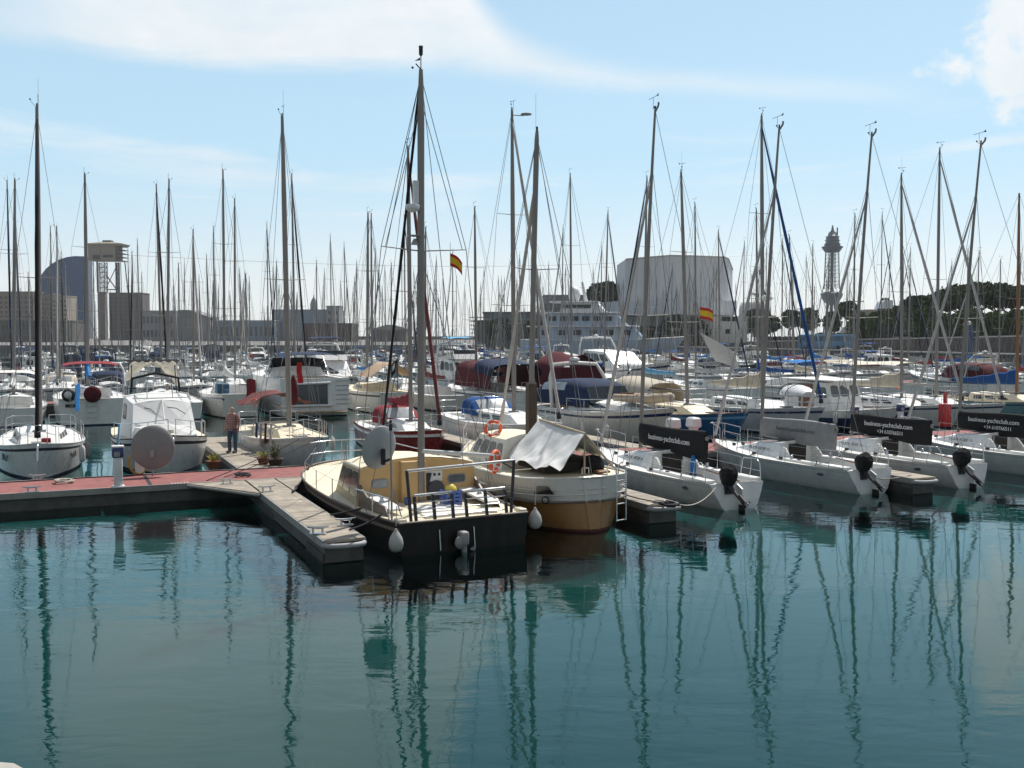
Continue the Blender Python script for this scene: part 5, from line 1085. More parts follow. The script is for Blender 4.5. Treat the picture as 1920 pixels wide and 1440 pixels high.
    k = MB(); k.tube([(7.2, -.12, b.sz(7.2) + .08), (8.35, -.05, 1.02)], .04, 7); k.build('bowsprit', ALUB, t)
    return t, b
def race_cover(t, m_, lines, lm, seed):
    rd = random.Random(seed); k = MB(); R_ = []; N_ = 18
    for i in range(N_ + 1):
        f = i / N_; x = 5.12 - 3.62 * f; top = 2.03 + .02 * math.sin(f * 7 + seed) + .03 * f; bot = 1.36 - .02 * f - .16 * math.sin(f * 1.55) + .02 * math.sin(f * 13 + seed)
        w_ = .085 - .02 * f + .012 * rd.random(); wob = .012 * math.sin(f * 17 + seed)
        R_.append([V((x, w_ * sy + wob, z)) for sy, z in ((-.7, top - .03), (0, top), (.7, top - .03), (1.1, top - .25), (.95, (top + bot) / 2), (.75, bot + .05), (0, bot), (-.75, bot + .05), (-.95, (top + bot) / 2), (-1.1, top - .25))])
    k.loft(R_); c_ = k.build('sail_cover', m_, t)
    for s, body, x, z, sz_ in lines: text('lettering', body, sz_, lm, c_, (x, .108, z), (math.pi / 2, 0, math.pi), .006)
    return c_
RB, RBb = race_boat()
race_spots = [(22.9, 17.45, 'first race boat from the tan boat, its black boom cover lettered on one line', C['black'], [(1, 'business-yachtclub.com', 3.35, 1.66, .245)], LETTER_W),
              (23.5, 23.0, 'race boat with a plain grey boom cover and a tilted black outboard', C['grey'], [(1, 'business-yachtclub.com', 3.3, 1.70, .2)], LETTER_G),
              (23.1, 26.75, 'race boat whose black boom cover carries a web address and a phone number', C['black'], [(1, 'business-yachtclub.com', 3.3, 1.75, .235), (1, '+34 610766511', 3.2, 1.5, .19)], LETTER_W),
              (22.6, 31.6, 'last race boat, its stern cut off by the picture edge', C['black'], [(1, 'business-yachtclub.com', 3.5, 1.75, .235), (1, '+34 610766511', 3.3, 1.5, .19)], LETTER_W)]
roots = [RB] + [copy_tree(RB) for _ in race_spots[1:]]
for i, ((u, v, lb, cm, ln, lm), o) in enumerate(zip(race_spots, roots)):
    o.location = P(u, v); o['label'] = lb; o.rotation_euler.z = ROT_OUT + R([0, 1.5, .5, 0][i]); race_cover(o, cm, ln, lm, i * 3 + 1)

# ------------------------------------------------------------------ dock furniture
def pedestal(pos, label, big=False):
    t = thing('power_pedestal', label, 'power pedestal', pos, ROT_OUT, 'white service pedestals on the docks')
    if big:
        k = MB(); k.loft([[(x * w_, y * w_ * .8, z) for x, y in ((-1, -1), (1, -1), (1, 1), (-1, 1))] for w_, z in ((.17, 0), (.15, .5), (.15, .62), (.26, .72), (.24, 1.02), (.17, 1.08))], sm=False); k.build('body', WHITEP, t)
    else:
        k = MB(); k.rbox((0, 0, .45), (.2, .24, .9), .04); k.build('body', WHITEP, t); k = MB(); k.rbox((0, 0, 1.02), (.28, .32, .30), .05); k.build('socket_head', mat('pedestal_blue', (.03, .05, .16), .4), t); k = MB(); k.rbox((0, 0, 1.19), (.30, .34, .06), .02); k.build('cap', WHITEP, t)
        k = MB(); k.box((-.155, .03, .98), (.02, .16, .14)); k.build('socket_panel', GREYP, t); k = MB(); k.rbox((0, 0, .03), (.34, .34, .06), .02); k.build('base', WHITEP, t)
    return t
pedestal(at(222, 914, .52), 'slim white pedestal with a blue head on the red dock beside open water')
pd = at(262, 888, .52); pedestal(pd, 'broad white pedestal with a yellow hose looped against it', True)
k = MB(); k.tube([(.0 + .30 * math.cos(a) * (1 - .4 * math.sin(a) ** 2), -.22, .42 + .42 * math.sin(a) - .05) for a in (2 * math.pi * i / 20 for i in range(21))], .022, 6); k.tube([(.03 + .27 * math.cos(a), -.25, .40 + .38 * math.sin(a)) for a in (2 * math.pi * i / 20 for i in range(21))], .022, 6)
o = k.build('hose', mat('hose_yellow', (.42, .28, .07), .6)); o.location = pd; o.rotation_euler.z = R(10); tag(o, 'yellow water hose coiled against the broad white pedestal', 'hose')
for px, py, lb, bg in ((1262, 834, 'white pedestal behind the first black boom cover, left one', True), (1300, 832, 'white pedestal behind the first black boom cover, right one', True), (1602, 812, 'blue-topped pedestal between the grey and the second black boom cover', False), (1688, 806, 'blue-topped pedestal before the dark blue workboat hull', False), (744, 788, 'white pedestal far behind, beside the red sloop', True)): pedestal(at(px, py, .52), lb, bg)
t = thing('fire_cabinet', 'red fire hose cabinet standing on the dock by the last boom cover', 'fire cabinet', at(1771, 800, .52), ROT_OUT); k = MB(); k.rbox((0, 0, .55), (.35, .5, 1.1), .03); k.build('cabinet', REDP, t); k = MB(); k.lathe([(.03, 1.12), (.09, 1.14), (.09, 1.6), (.03, 1.7)], n=10); k.build('extinguisher', REDP, t)
def cleat(pos, label, rz=ROT_OUT + math.pi / 2):
    k = MB(); k.tube([(-.16, 0, .10), (-.05, 0, .085), (.05, 0, .085), (.16, 0, .10)], [.014, .02, .02, .014], 6)
    for x in (-.07, .07): k.tube([(x, 0, -.004), (x, 0, .085)], .018, 6)
    k.box((0, 0, .0), (.24, .09, .015)); o = k.build('cleat', STEEL); o.location = pos; o.rotation_euler.z = rz; o.scale = (1.5, 1.5, 1.5); return tag(o, label, 'cleat', 'mooring cleats')
cleat(at(60, 922, .53), 'mooring cleat at the front edge of the red dock near the picture edge'); cleat(at(425, 907, .53), 'mooring cleat where the red dock meets the plank finger'); cleat(at(70, 899, .53), 'mooring cleat on the red dock under the named bow'); cleat(at(596, 1000, .54), 'mooring cleat at the outer end of the first plank finger', R(0)); cleat(at(500, 921, .54), 'mooring cleat on the planked corner of the first finger'); cleat(at(648, 984, .54), 'mooring cleat with black rope near the end of the first finger')
def rope(pts, label, r=.018, m_=ROPED, sag=.15, group='mooring ropes'):
    pts = [V(p) for p in pts]; out = []
    for a, c_ in zip(pts[:-1], pts[1:]):
        n = 10
        for i in range(n): f = i / n; q = a.lerp(c_, f); q.z -= sag * 4 * f * (1 - f) * (c_ - a).length * .1; out.append(q)
    out.append(pts[-1]); k = MB(); k.tube(out, r, 5); return tag(k.build('mooring_rope', m_), label, 'mooring rope', group)
bowp = YW(YB.L - .5, 1.1, YB.sz(YB.L) + .05)
rope([bowp, at(548, 922, .56)], 'black mooring rope from the black hull bow down to the plank corner', .03, ROPED, .6)
rope([YW(1.9, 1.68, 1.05), YW(2.6, 2.2, .82)], 'black rope from the black hull side to the finger', .026); rope([YW(.9, 1.58, 1.05), at(655, 993, .55)], 'black rope from the stern corner to the finger end', .026, ROPED, .5)
rope([P(22.6, 16.5, .7), P(21.4, 14.5, .56)], 'pale rope from the first race boat stern to the finger', .018, ROPE, .8); rope([P(24.4, 13.3, 1.1), P(22.1, 14.2, .56)], 'dark rope from the tan boat quarter to the finger', .018, ROPED, .6); rope([P(23.0, 24.2, .56), P(23.9, 22.3, .7)], 'pale rope looping from the grey-covered race boat to the finger', .018, ROPE, .9)
rope([P(31.0, 4.0, .54), P(34.6, 7.6, 1.3)], 'dark rope slanting over the red dock to the cream bow', .016, ROPED, .1); rope([P(31.6, 4.6, .54), P(34.8, 8.2, 1.2)], 'thin dark rope crossing the red dock beside the first', .012, ROPED, .1)
t = thing('rope_heap', 'tangle of dark rope and chain on the end of the second finger', 'rope heap', at(1255, 950, .54), ROT_OUT); k = MB(); rd = random.Random(7)
k.tube([(.28 * math.cos(i * .7) * (1 + .3 * math.sin(i * 1.3)), .2 * math.sin(i * .7), .04 + .012 * (i % 6)) for i in range(48)], .026, 5); k.build('coil', ROPED, t)
k = MB(); k.tube([(.5 + .16 * math.cos(i * .8), .16 * math.sin(i * .8), .04 + .01 * (i % 5)) for i in range(36)], .022, 5); k.build('pale_coil', ROPE, t)
for i, (v0, v1, lb) in enumerate(((17.2, 16.6, 'first'), (22.6, 22.0, 'grey-covered'), (26.5, 25.9, 'third'), (31.3, 30.8, 'last'))):
    rope([P(30.6, v0 + .1, 1.0), P(31.1, v1, .55)], f'bow line of the {lb} race boat running to the red dock', .016, ROPE if i % 2 else ROPED, .3)
def coil(pos, label, m_, r=.28, n=52, tr=.022, seed=0):
    rd = random.Random(seed); k = MB(); k.tube([((r + .05 * math.sin(i * .37 + seed)) * math.cos(i * .62), (r + .05 * math.sin(i * .41)) * math.sin(i * .62), .03 + .008 * (i % 9)) for i in range(n)], tr, 5); o = k.build('rope_coil', m_); o.location = pos; return tag(o, label, 'rope coil', 'coils lying on the dock')
coil(at(1660, 842, .53), 'tangled red hose lying on the dock before the second black boom cover', REDP, .34, 60, .026, 1); coil(at(1175, 858, .53), 'dark rope coil on the red dock beyond the first race boat mast', ROPED, .3, 50, .022, 2); coil(at(120, 905, .53), 'pale rope coil on the red dock near the lettered bow', ROPE, .25, 44, .02, 3); coil(at(455, 893, .53), 'dark rope coil on the red dock beside the potted plants', ROPED, .22, 40, .02, 4)
t = thing('barrel', 'dark blue plastic barrel on the dock behind the second black boom cover', 'barrel', at(1700, 846, .53)); k = MB(); k.lathe([(.24, 0), (.28, .05), (.29, .3), (.29, .55), (.28, .8), (.24, .86), (.02, .87)], n=16); k.build('drum', mat('barrel_blue', (.02, .07, .17), .45), t); k = MB(); k.lathe([(.295, .3), (.305, .32), (.295, .34)], n=16); k.build('hoop', BLACKP, t)
k = MB(); k.tube([(x, .04 * math.sin(x * 1.7) + .02 * math.sin(x * 5), 0) for x in (i * .35 for i in range(60))], .018, 5); o = k.build('power_cable', ROPED); o.location = P(33.2, -8, .54); o.rotation_euler.z = math.atan2(EV.y, EV.x); tag(o, 'black power cable snaking along the back of the red dock', 'cable')
t = thing('sail_bag', 'upright blue rolled sail standing in the first race boat cockpit', 'sail bag', P(24.9, 17.35, .42), ROT_OUT); k = MB(); k.lathe([(.05, 0), (.09, .05), (.085, .4), (.10, .6), (.06, .85), (.02, .9)], n=10); k.build('rolled_sail', C['bright'], t); k = MB(); [k.lathe([(.112, z), (.122, z + .02), (.112, z + .04)], n=10) for z in (.3,)]; k.build('strap', ROPED, t)
# plant pots
def plant(pos, label, r=.2, h=.2, leaf=(.30, .30, .05), tall=.35, seed=0, potm=None):
    t = thing('potted_plant', label, 'plant', pos, 0, 'potted plants on the dock'); k = MB(); k.lathe([(r * .7, 0), (r, h), (r * 1.06, h), (r * 1.06, h + .03), (r * .9, h + .03), (r * .85, h - .02), (.01, h - .03)], n=14); k.build('pot', potm or mat('terracotta', (.20, .075, .045), .85), t)
    rd = random.Random(seed); k = MB()
    for i in range(46):
        a = rd.uniform(0, 6.28); ln = tall * rd.uniform(.5, 1.1); sp = rd.uniform(.1, .9) * r * 2.0; d = V((math.cos(a), math.sin(a), 0)); n_ = V((-d.y, d.x, 0)) * .014
        p0 = V((0, 0, h - .02)) + d * .05; p1 = p0 + d * sp * .5 + V((0, 0, ln * .75)); p2 = p0 + d * sp + V((0, 0, ln * rd.uniform(.5, 1.0)))
        k.add([p0 - n_, p0 + n_, p1 + n_, p1 - n_, p2], [(0, 1, 2, 3), (3, 2, 4)])
    k.build('leaves', mat('leaf_%d' % (leaf[0] * 100), leaf, .6, var=.4, scale=8), t)
plant(at(400, 878, .52), 'plant with yellow-green strap leaves in a terracotta pot by the white cruiser bow', .24, .22, (.34, .32, .05), .34, 1); plant(at(494, 870, .52), 'yellow-leaved plant in a brown pot left of the cream bow', .22, .2, (.34, .32, .05), .3, 2); plant(at(516, 872, .52), 'taller sparse plant in a wide brown pot under the cream bow', .27, .2, (.09, .11, .04), .6, 3, DARKWOOD)
# satellite dish on the dock in front of the white cruiser
t = thing('satellite_dish', 'large taupe satellite dish on a post in front of the white cruiser bow', 'satellite dish', at(285, 893, .52), R(8)); k = MB(); k.tube([(0, .12, 0), (0, .12, .95)], .03, 8); k.build('post', GREYP, t)
c_ = V((.05, -.05, .92)); n_ = V((.12, -1, .12)).normalized(); t1 = (V((0, 0, 1)) - n_ * n_.z).normalized(); t2 = n_.cross(t1)
MB().loft([[c_ + n_ * d + t1 * (r_ * math.cos(a) * 1.06) + t2 * (r_ * math.sin(a)) for a in (2 * math.pi * i / 32 for i in range(32))] for r_, d in ((.01, .11), (.25, .10), (.45, .06), (.58, .015), (.64, -.02), (.65, -.035), (.63, -.03), (.3, .05), (.01, .08))]).build('reflector', mat('dish_taupe', (.215, .215, .21), .6), t)
k = MB(); k.box(c_ + n_ * .14 - t1 * .2, (.12, .12, .22)); k.build('bracket', GREYP, t)
# the man on the finger pontoon
def man():
    pos = at(436, 849, .52); t = bpy.data.objects.new('tmp', None)
    t = thing('person', 'man in plaid shirt and jeans standing on the plank finger between two bows', 'person', pos, R(168))
    SK = mat('skin', (.42, .22, .15), .55); SH = plaid(); JN = mat('jeans', (.055, .085, .13), .85, var=.2, scale=12); HR = mat('hair_grey', (.38, .36, .34), .8); SHOE = BLACKP
    def skin(name, verts, edges, m_, lv=2, parent=t):
        me = bpy.data.meshes.new(name); me.from_pydata([v[:3] for v in verts], edges, []); o = bpy.data.objects.new(name, me); link(o, parent); o.modifiers.new('skin', 'SKIN'); sm_ = o.modifiers.new('sub', 'SUBSURF'); sm_.levels = lv; sm_.render_levels = lv
        for i, v in enumerate(verts):
            r_ = v[3]; me.skin_vertices[0].data[i].radius = r_ if isinstance(r_, tuple) else (r_, r_)
        me.skin_vertices[0].data[0].use_root = True
        dg = bpy.context.evaluated_depsgraph_get(); m2 = bpy.data.meshes.new_from_object(o.evaluated_get(dg)); o.modifiers.clear(); o.data = m2; m2.materials.clear(); m2.materials.append(m_)
        for p_ in m2.polygons: p_.use_smooth = True
        return o
    # body: pelvis root, spine, neck, head, arms, hands with fingers, legs
    vs, es = [], []
    def ad(x, y, z, r, par=None):
        vs.append((x, y, z, r)); i = len(vs) - 1
        if par is not None: es.append((par, i))
        return i
    pel = ad(0, 0, .94, (.15, .11)); wa = ad(0, .0, 1.10, (.145, .11), pel); chd = ad(0, -.02, 1.30, (.165, .115), wa); sh = ad(0, -.01, 1.43, (.11, .08), chd); nk = ad(0, .0, 1.50, .055, sh); hd0 = ad(0, .015, 1.58, (.07, .08), nk); hd = ad(0, .02, 1.66, (.075, .09), hd0); ht = ad(0, .01, 1.73, (.055, .065), hd)
    for s in (1, -1):
        a0 = ad(s * .17, -.01, 1.41, .06, sh); el = ad(s * .255, -.05, 1.14, .045, a0); wr = ad(s * (.24 if s > 0 else .27), .08 if s > 0 else .02, .92, .032, el); pm = ad(s * (.235 if s > 0 else .265), .11 if s > 0 else .03, .86, .034, wr)
        bx, by = s * (.235 if s > 0 else .265), (.11 if s > 0 else .03)
        for j, (ox, ln) in enumerate(((-.03, .075), (-.01, .085), (.01, .08), (.03, .065))):
            f1 = ad(bx, by + ox, .825, .010, pm); f2 = ad(bx - s * .01, by + ox * 1.05 + .006, .825 - ln * .55, .009, f1); ad(bx - s * .022, by + ox + .014, .825 - ln, .008, f2)
        th = ad(bx - s * .005, by + .045, .865, .011, pm); ad(bx - s * .015, by + .06, .825, .010, th)
        hp = ad(s * .095, 0, .88, .095, pel); kn = ad(s * .11, .02 if s > 0 else -.015, .50, .062, hp); an = ad(s * .115, -.01, .10, .045, kn); ad(s * .125, .10, .045, (.045, .035), an)
    skin('body', vs, es, SK)
    # shirt
    vs, es = [], []
    a = ad(0, 0, .98, (.175, .135)); b_ = ad(0, 0, 1.12, (.175, .135), a); c2 = ad(0, -.02, 1.30, (.19, .135), b_); d_ = ad(0, -.01, 1.43, (.13, .095), c2); ad(0, 0, 1.475, .075, d_); ad(0, 0, .90, (.18, .14), a)
    for s in (1, -1):
        q = ad(s * .175, -.01, 1.41, .078, d_); w_ = ad(s * .235, -.04, 1.22, .072, q); ad(s * .25, -.045, 1.15, .070, w_)
    skin('shirt', vs, es, SH)
    vs, es = [], []
    a = ad(0, 0, .95, (.165, .125)); 
    for s in (1, -1):
        h_ = ad(s * .095, 0, .84, .112, a); k_ = ad(s * .11, .02 if s > 0 else -.015, .50, .082, h_); n_ = ad(s * .115, -.01, .12, .070, k_); ad(s * .115, -.008, .06, .072, n_)
    skin('trousers', vs, es, JN)
    for s in (1, -1): k = MB(); k.rbox((s * .122, .055, .05), (.10, .28, .10), .04); k.build('shoe', SHOE, t)
    k = MB()     # fringe of grey hair round a bald crown, ears, nose, eyes
    k.loft([[(.092 * c_ * math.cos(a), .02 + (.102 * c_) * math.sin(a), z) for a in (2 * math.pi * i / 16 for i in range(16)) ] for c_, z in ((.93, 1.585), (1.0, 1.62), (1.0, 1.66), (.97, 1.685))], caps=False); k.build('hair', HR, t)
    for s in (1, -1): k = MB(); k.ball((s * .088, .01, 1.63), (.014, .024, .034), 8, 6); k.build('ear', SK, t)
    k = MB(); k.tube([(0, .112, 1.665), (0, .135, 1.625), (0, .11, 1.615)], [.008, .016, .01], 6); k.build('nose', SK, t)
    for s in (1, -1): k = MB(); k.ball((s * .032, .104, 1.655), .010, 8, 6); k.build('eye', mat('eye', (.06, .05, .05), .2), t)
    k = MB(); k.tube([(-.025, .108, 1.585), (0, .114, 1.583), (.025, .108, 1.585)], .005, 5); k.build('mouth', mat('lips', (.30, .12, .10), .5), t)
def plaid():
    m_ = mat('plaid_shirt', (.27, .13, .115), .85); nt = m_.node_tree; N = nt.nodes.new; K = nt.links.new; b = next(n for n in nt.nodes if n.type == 'BSDF_PRINCIPLED'); src = b.inputs['Base Color'].links[0].from_socket
    tc = N('ShaderNodeTexCoord'); cur = src
    for ax, sc in (('X', 60), ('Z', 60)):
        w_ = N('ShaderNodeTexWave'); w_.bands_direction = ax; w_.inputs['Scale'].default_value = 3.6; K(tc.outputs['Object'], w_.inputs['Vector']); g = N('ShaderNodeMath'); g.operation = 'GREATER_THAN'; g.inputs[1].default_value = .62; K(w_.outputs[1], g.inputs[0])
        g2 = N('ShaderNodeMath'); g2.operation = 'MULTIPLY'; g2.inputs[1].default_value = .55; K(g.outputs[0], g2.inputs[0])
        mx = N('ShaderNodeMix'); mx.data_type = 'RGBA'; K(g2.outputs[0], mx.inputs[0]); K(cur, mx.inputs[6]); mx.inputs[7].default_value = (.40, .33, .3, 1) if ax == 'X' else (.10, .06, .07, 1); cur = mx.outputs[2]
    K(cur, b.inputs['Base Color']); return m_
man()
# ------------------------------------------------------------------ boats of the middle rows
def v_from(px, u):
    k = (px - 960) / F_PX; return u * (k * EU.y - EU.x) / (EV.x - k * EV.y)
def sailboat(label, row_u, v=None, dirn='in', L=10.0, B=3.2, px=None, top=None, mx=.58, hull=WHITE, stripe=NAVY, boot=None, anti=ANTI_BLUE, deck=DECK, cabin=(.33, .70, .42), wins=3, H=13.0, spr=2, mastm=None, r=.08,
             cover=None, boomL=.38, dodger=None, bimini=None, genoa=None, gear='vane', rail=True, fs=1.0, fb=1.35, tr=.74, radar=None, teak=False, group=None, winm=None, detail=2, canoe=False, name='sailing_yacht', tape=0, yaw=0.0, ant=False, hm=.36):
    mu = row_u + (L * (1 - mx) if dirn == 'in' else L * mx)
    if v is None: v = v_from(px, mu)
    rz = (ROT_IN if dirn == 'in' else ROT_OUT) + R(yaw); root = P(row_u + (L if dirn == 'in' else 0), v)
    t = thing(name, label, 'sailboat', root, rz, group); n = (8, 12, 16)[detail]
    b = make_hull(t, L, B, fs, fb, min(fs, fb) * .95, tr=tr, rake=.09 * L, srake=.1 if not canoe else -.3, hm=hull, sm_=stripe, bm=boot or hull, am=anti, n=n, canoe=canoe)
    cp_ = (L * .05, L * (cabin[0] - .01), B * .27, .42) if detail else None
    make_deck(b, deck, cp_, TEAK if teak else NONSKID, rail=(WOOD if teak else (ALUW if detail else None)) if detail else None, n=n)
    x0, x1 = L * cabin[0], L * cabin[1]
    wl = [] if not detail else [(a, a + .66 / wins - .04, .3, .78) for a in (.10 + .70 * i / wins for i in range(wins))]
    make_cabin(b, x0, x1, B * .33, B * .20, cabin[2], cabin[2] * .7, sf=L * .09, inset=.14, wins=wl, winm=winm or GLASS, m_=deck, rm=deck)
    if detail == 2: hatch(b, L * .76, 0, (.5, .5)); hatch(b, (x0 + x1) / 2 + .6, 0, (.45, .45), b.ctop((x0 + x1) / 2 + .6, 1, 0).z + .02)
    x = L * mx; z0 = b.sz(x) + cabin[2] * .85; rk = 0.0; ln = 0.0
    if top is not None:
        base = root + Vector((math.cos(rz) * x, math.sin(rz) * x, 0)); q = far(top[0], top[1], base.y); H = q.z - z0; dx = max(-.7, min(.7, q.x - base.x)); rk = -dx * math.cos(rz); ln = -dx * math.sin(rz)
    else: rk = .15
    mo = make_mast(b, x, H, r, {0: (), 1: ((.48, B * .26),), 2: ((.36, B * .28), (.66, B * .2))}[spr], rk, mastm, z0, gear + (' ant' if ant else ''), n=7 if detail else 5, genoa=genoa, frac=1.0, radar=radar, lean=ln, wr=.010 if detail == 2 else .014, gr=.075)
    bl = L * boomL; zb = z0 + (.75 if detail else .8)
    if bl: make_boom(b, x - .08, zb, bl, mastm, cover, .055, hm, .13, .05, .15, .8, seed=int(v * 7) % 50)
    if dodger: make_dodger(b, x0 - .35, x0 + 1.1, B * .33, b.sz(x0) + cabin[2] * .55, .75, dodger, win=detail > 0)
    if bimini: make_bimini(b, L * .04, L * .24, B * .36, b.sz(0) + 1.9, bimini)
    if rail and detail == 2: make_pulpit(b); make_pushpit(b); make_lifelines(b, 1.2, L - 1.3, 6)
    elif rail and detail == 1: make_pulpit(b, r=.018); make_lifelines(b, .3, L - 1.2, 5, r=.015)
    if detail == 2:
        for s in (1, -1): winch(b, x0 - .5, s * B * .30, b.sz(x0) + .05)
    W_ = lambda xx, y, z: V((root.x + xx * math.cos(rz) - y * math.sin(rz), root.y + xx * math.sin(rz) + y * math.cos(rz), z))
    return t, b, W_
def cruiser(label, row_u, v, dirn='in', L=10.0, B=3.5, hull=WHITE, stripe=NAVY, anti=ANTI_BLACK, canopy=None, style='sport', fly=None, detail=2, group=None, arch=True, band=None, name='motor_cruiser', fs=1.15, fb=1.75, deck=DECK, glass=None):
    rz = ROT_IN if dirn == 'in' else ROT_OUT; root = P(row_u + (L if dirn == 'in' else 0), v); t = thing(name, label, 'motorboat', root, rz, group); n = (8, 12, 16)[detail]; glass = glass or GLASS
    b = make_hull(t, L, B, fs, fb, fs * 1.0, tr=.90, rake=.14 * L, srake=0, p=2.6, hm=hull, sm_=stripe, bm=stripe, am=anti, n=n)
    make_deck(b, deck, (.02 * L, .30 * L, B * .36, .45) if detail else None, TEAK if detail == 2 else NONSKID, n=n, rail=ALUW if detail else None)
    # foredeck cabin
    make_cabin(b, L * .34, L * .86, B * .38, B * .18, .50, .18, sf=L * .22, inset=.20, camber=.12, m_=hull, rm=deck, wins=[(.10, .34, .25, .8), (.40, .62, .3, .8)] if detail else [(.1, .6, .3, .8)], winm=glass)
    low = b.cabin
    if style in ('fly', 'hard'):
        make_cabin(b, L * .20, L * .60, B * .40, B * .34, 1.75, 1.45, sf=L * .14, inset=.22, camber=.08, m_=hull, rm=deck, wins=[(.06, .32, .42, .86), (.35, .62, .42, .86), (.66, .9, .42, .84)], winm=glass, front=[(.04, .32, .35, .9), (.35, .65, .35, .9), (.68, .96, .35, .9)] if detail else [(.05, .95, .35, .9)], back=[(.1, .45, .1, .85), (.55, .9, .3, .85)], name='wheelhouse')
        zt = b.sz(L * .4) + 1.72
        if style == 'fly':
            k = MB(); k.loft([[(L * .12, -B * .34, zt), (L * .50, -B * .30, zt), (L * .50, B * .30, zt), (L * .12, B * .34, zt)], [(L * .12, -B * .36, zt + .12), (L * .47, -B * .31, zt + .45), (L * .47, B * .31, zt + .45), (L * .12, B * .36, zt + .12)]], sm=False); k.build('flybridge', hull, t)
            k = MB(); k.loft([[(L * .46, -B * .28, zt + .43), (L * .46, B * .28, zt + .43), (L * .43, B * .26, zt + .80), (L * .43, -B * .26, zt + .80)], [(L * .465, -B * .28, zt + .43), (L * .465, B * .28, zt + .43), (L * .435, B * .26, zt + .80), (L * .435, -B * .26, zt + .80)]], sm=False); k.build('flybridge_screen', glass, t)
            if fly: make_bimini(b, L * .14, L * .42, B * .33, zt + 1.85, fly, base=zt + .1)
    else:
        z0 = b.sz(L * .4) + .55
        k = MB()
        for s in (1, -1): k.loft([[(L * .34, s * B * .40, z0 - .15), (L * .52, s * B * .30, z0 - .1), (L * .46, s * B * .28, z0 + .62), (L * .33, s * B * .36, z0 + .55)], [(L * .34, s * (B * .40 - .03), z0 - .15), (L * .52, s * (B * .30 - .03), z0 - .1), (L * .46, s * (B * .28 - .03), z0 + .62), (L * .33, s * (B * .36 - .03), z0 + .55)]], sm=False)
        k.loft([[(L * .52, -B * .30, z0 - .1), (L * .52, B * .30, z0 - .1), (L * .46, B * .28, z0 + .62), (L * .46, -B * .28, z0 + .62)], [(L * .525, -B * .30, z0 - .1), (L * .525, B * .30, z0 - .1), (L * .465, B * .28, z0 + .62), (L * .465, -B * .28, z0 + .62)]], sm=False); k.build('windscreen', glass, t)
        if canopy:
            g = []; prof = [(L * .03, .02, .98), (L * .05, .50, .98), (L * .10, .80, .95), (L * .20, .90, .93), (L * .32, .92, .92), (L * .40, .84, .86), (L * .46, .66, .78), (L * .50, .10, .76)]
            for x, h, wf in prof:
                row = []
                for j in range(13):
                    a = math.pi * j / 12; ca, sa = math.cos(a), math.sin(a); row.append((x, B * .43 * wf * math.copysign(abs(ca) ** .42, ca), z0 - .35 + (h + .35) * abs(sa) ** .42))
                g.append(row)
            o = MB().grid(g, .02).build('canopy', canopy, t)
            k = MB(); k.grid([[V(q) * 1.0 for q in g[1][3:10]], [V((q[0] - .05, q[1] * 1.02, z0 - .2)) for q in g[1][3:10]]], .015); k.build('back_panel', CLEAR, o)
            for j in (0, 1, 9, 10):
                q = [[V(g[i][jj]) + V((0, .012 * (1 if jj < 6 else -1), .012)) for jj in (j, j + 1, j + 2)] for i in (2, 3, 4)]
                if j in (1, 9): MB().grid(q, .01).build('window', CLEAR if detail == 2 else GLASSG, o)
    if arch:
        k = MB(); z0 = b.sz(L * .2); xa = L * .20; hh = 2.15 if style == 'sport' else 3.0
        k.tube([(xa + .35, B * .44, z0), (xa, B * .42, z0 + hh * .7), (xa - .3, B * .34, z0 + hh), (xa - .35, 0, z0 + hh + .08), (xa - .3, -B * .34, z0 + hh), (xa, -B * .42, z0 + hh * .7), (xa + .35, -B * .44, z0)], .11, 7, flat=.5); k.build('radar_arch', hull, t)
        k = MB(); k.lathe([(.05, 0), (.25, .03), (.25, .16), (.05, .22)], (xa - .35, 0, z0 + hh + .16), 12); k.build('radar_dome', WHITEP, t)
        k = MB(); k.tube([(xa - .3, B * .3, z0 + hh), (xa - .5, B * .3, z0 + hh + 1.6)], .010, 4); k.build('antenna', WHITEP, t)
    if detail:
        k = MB()
        for s in (1, -1):
            pts = [V((x, s * (b.hb(x) - .08), b.sz(x) + .6)) for x in (L * .4, L * .55, L * .7, L * .85)] + [V((L * .97, s * .1, b.sz(L) + .62))]; k.tube(pts, .016, 5)
            for p_ in pts: k.tube([p_ - V((0, 0, .62)), p_], .013, 5)
        k.build('bow_rail', STEEL, t)
        k = MB(); k.rbox((-.35, 0, .28), (.8, B * .78, .08), .03); k.build('swim_platform', TEAK, t)
    W_ = lambda xx, y, z: V((root.x + xx * math.cos(rz) - y * math.sin(rz), root.y + xx * math.sin(rz) + y * math.cos(rz), z))
    return t, b, W_

# --- first row beyond the red dock (bows towards it)
t, b, W_ = sailboat('white sloop at the left edge with a black furled headsail and a thick grey mast', 36.3, px=71, top=(69, 200), L=9.4, B=3.1, stripe=ANTI_BLACK, genoa=C['black'], cabin=(.32, .74, .40), r=.10, mx=.57, cover=None, boomL=.34, spr=1, ant=True)
for s in (1, -1): text('lettering', 'Maria II', .32, LETTER_D, t, (6.9, s * (b.side(6.9, .62)[1] + .035), b.side(6.9, .62)[2]), (math.pi / 2 - .14, 0, math.pi - .215 if s > 0 else .215), .006, shear=.25)
k = MB(); k.rbox((8.6, .25, b.sz(8.6) + .12), (.35, .3, .16), .04); k.build('red_cover', C['red'], t); k = MB(); k.tube([(9.2, 0, b.sz(9) + .05), (9.6, 0, b.sz(9) - .05), (9.62, 0, b.sz(9) - .5)], .03, 6); k.build('anchor', STEEL, t)
gf = 'white fenders along the docked boats'
fender(W_(6.4, 1.40, .62), 'white sausage fender on the side of the lettered bow, nearer the stem', gf, .11, .6); fender(W_(4.6, 1.62, .55), 'grey sausage fender on the lettered sloop, farther from the stem', gf, .12, .6, m_=RUBBERG)
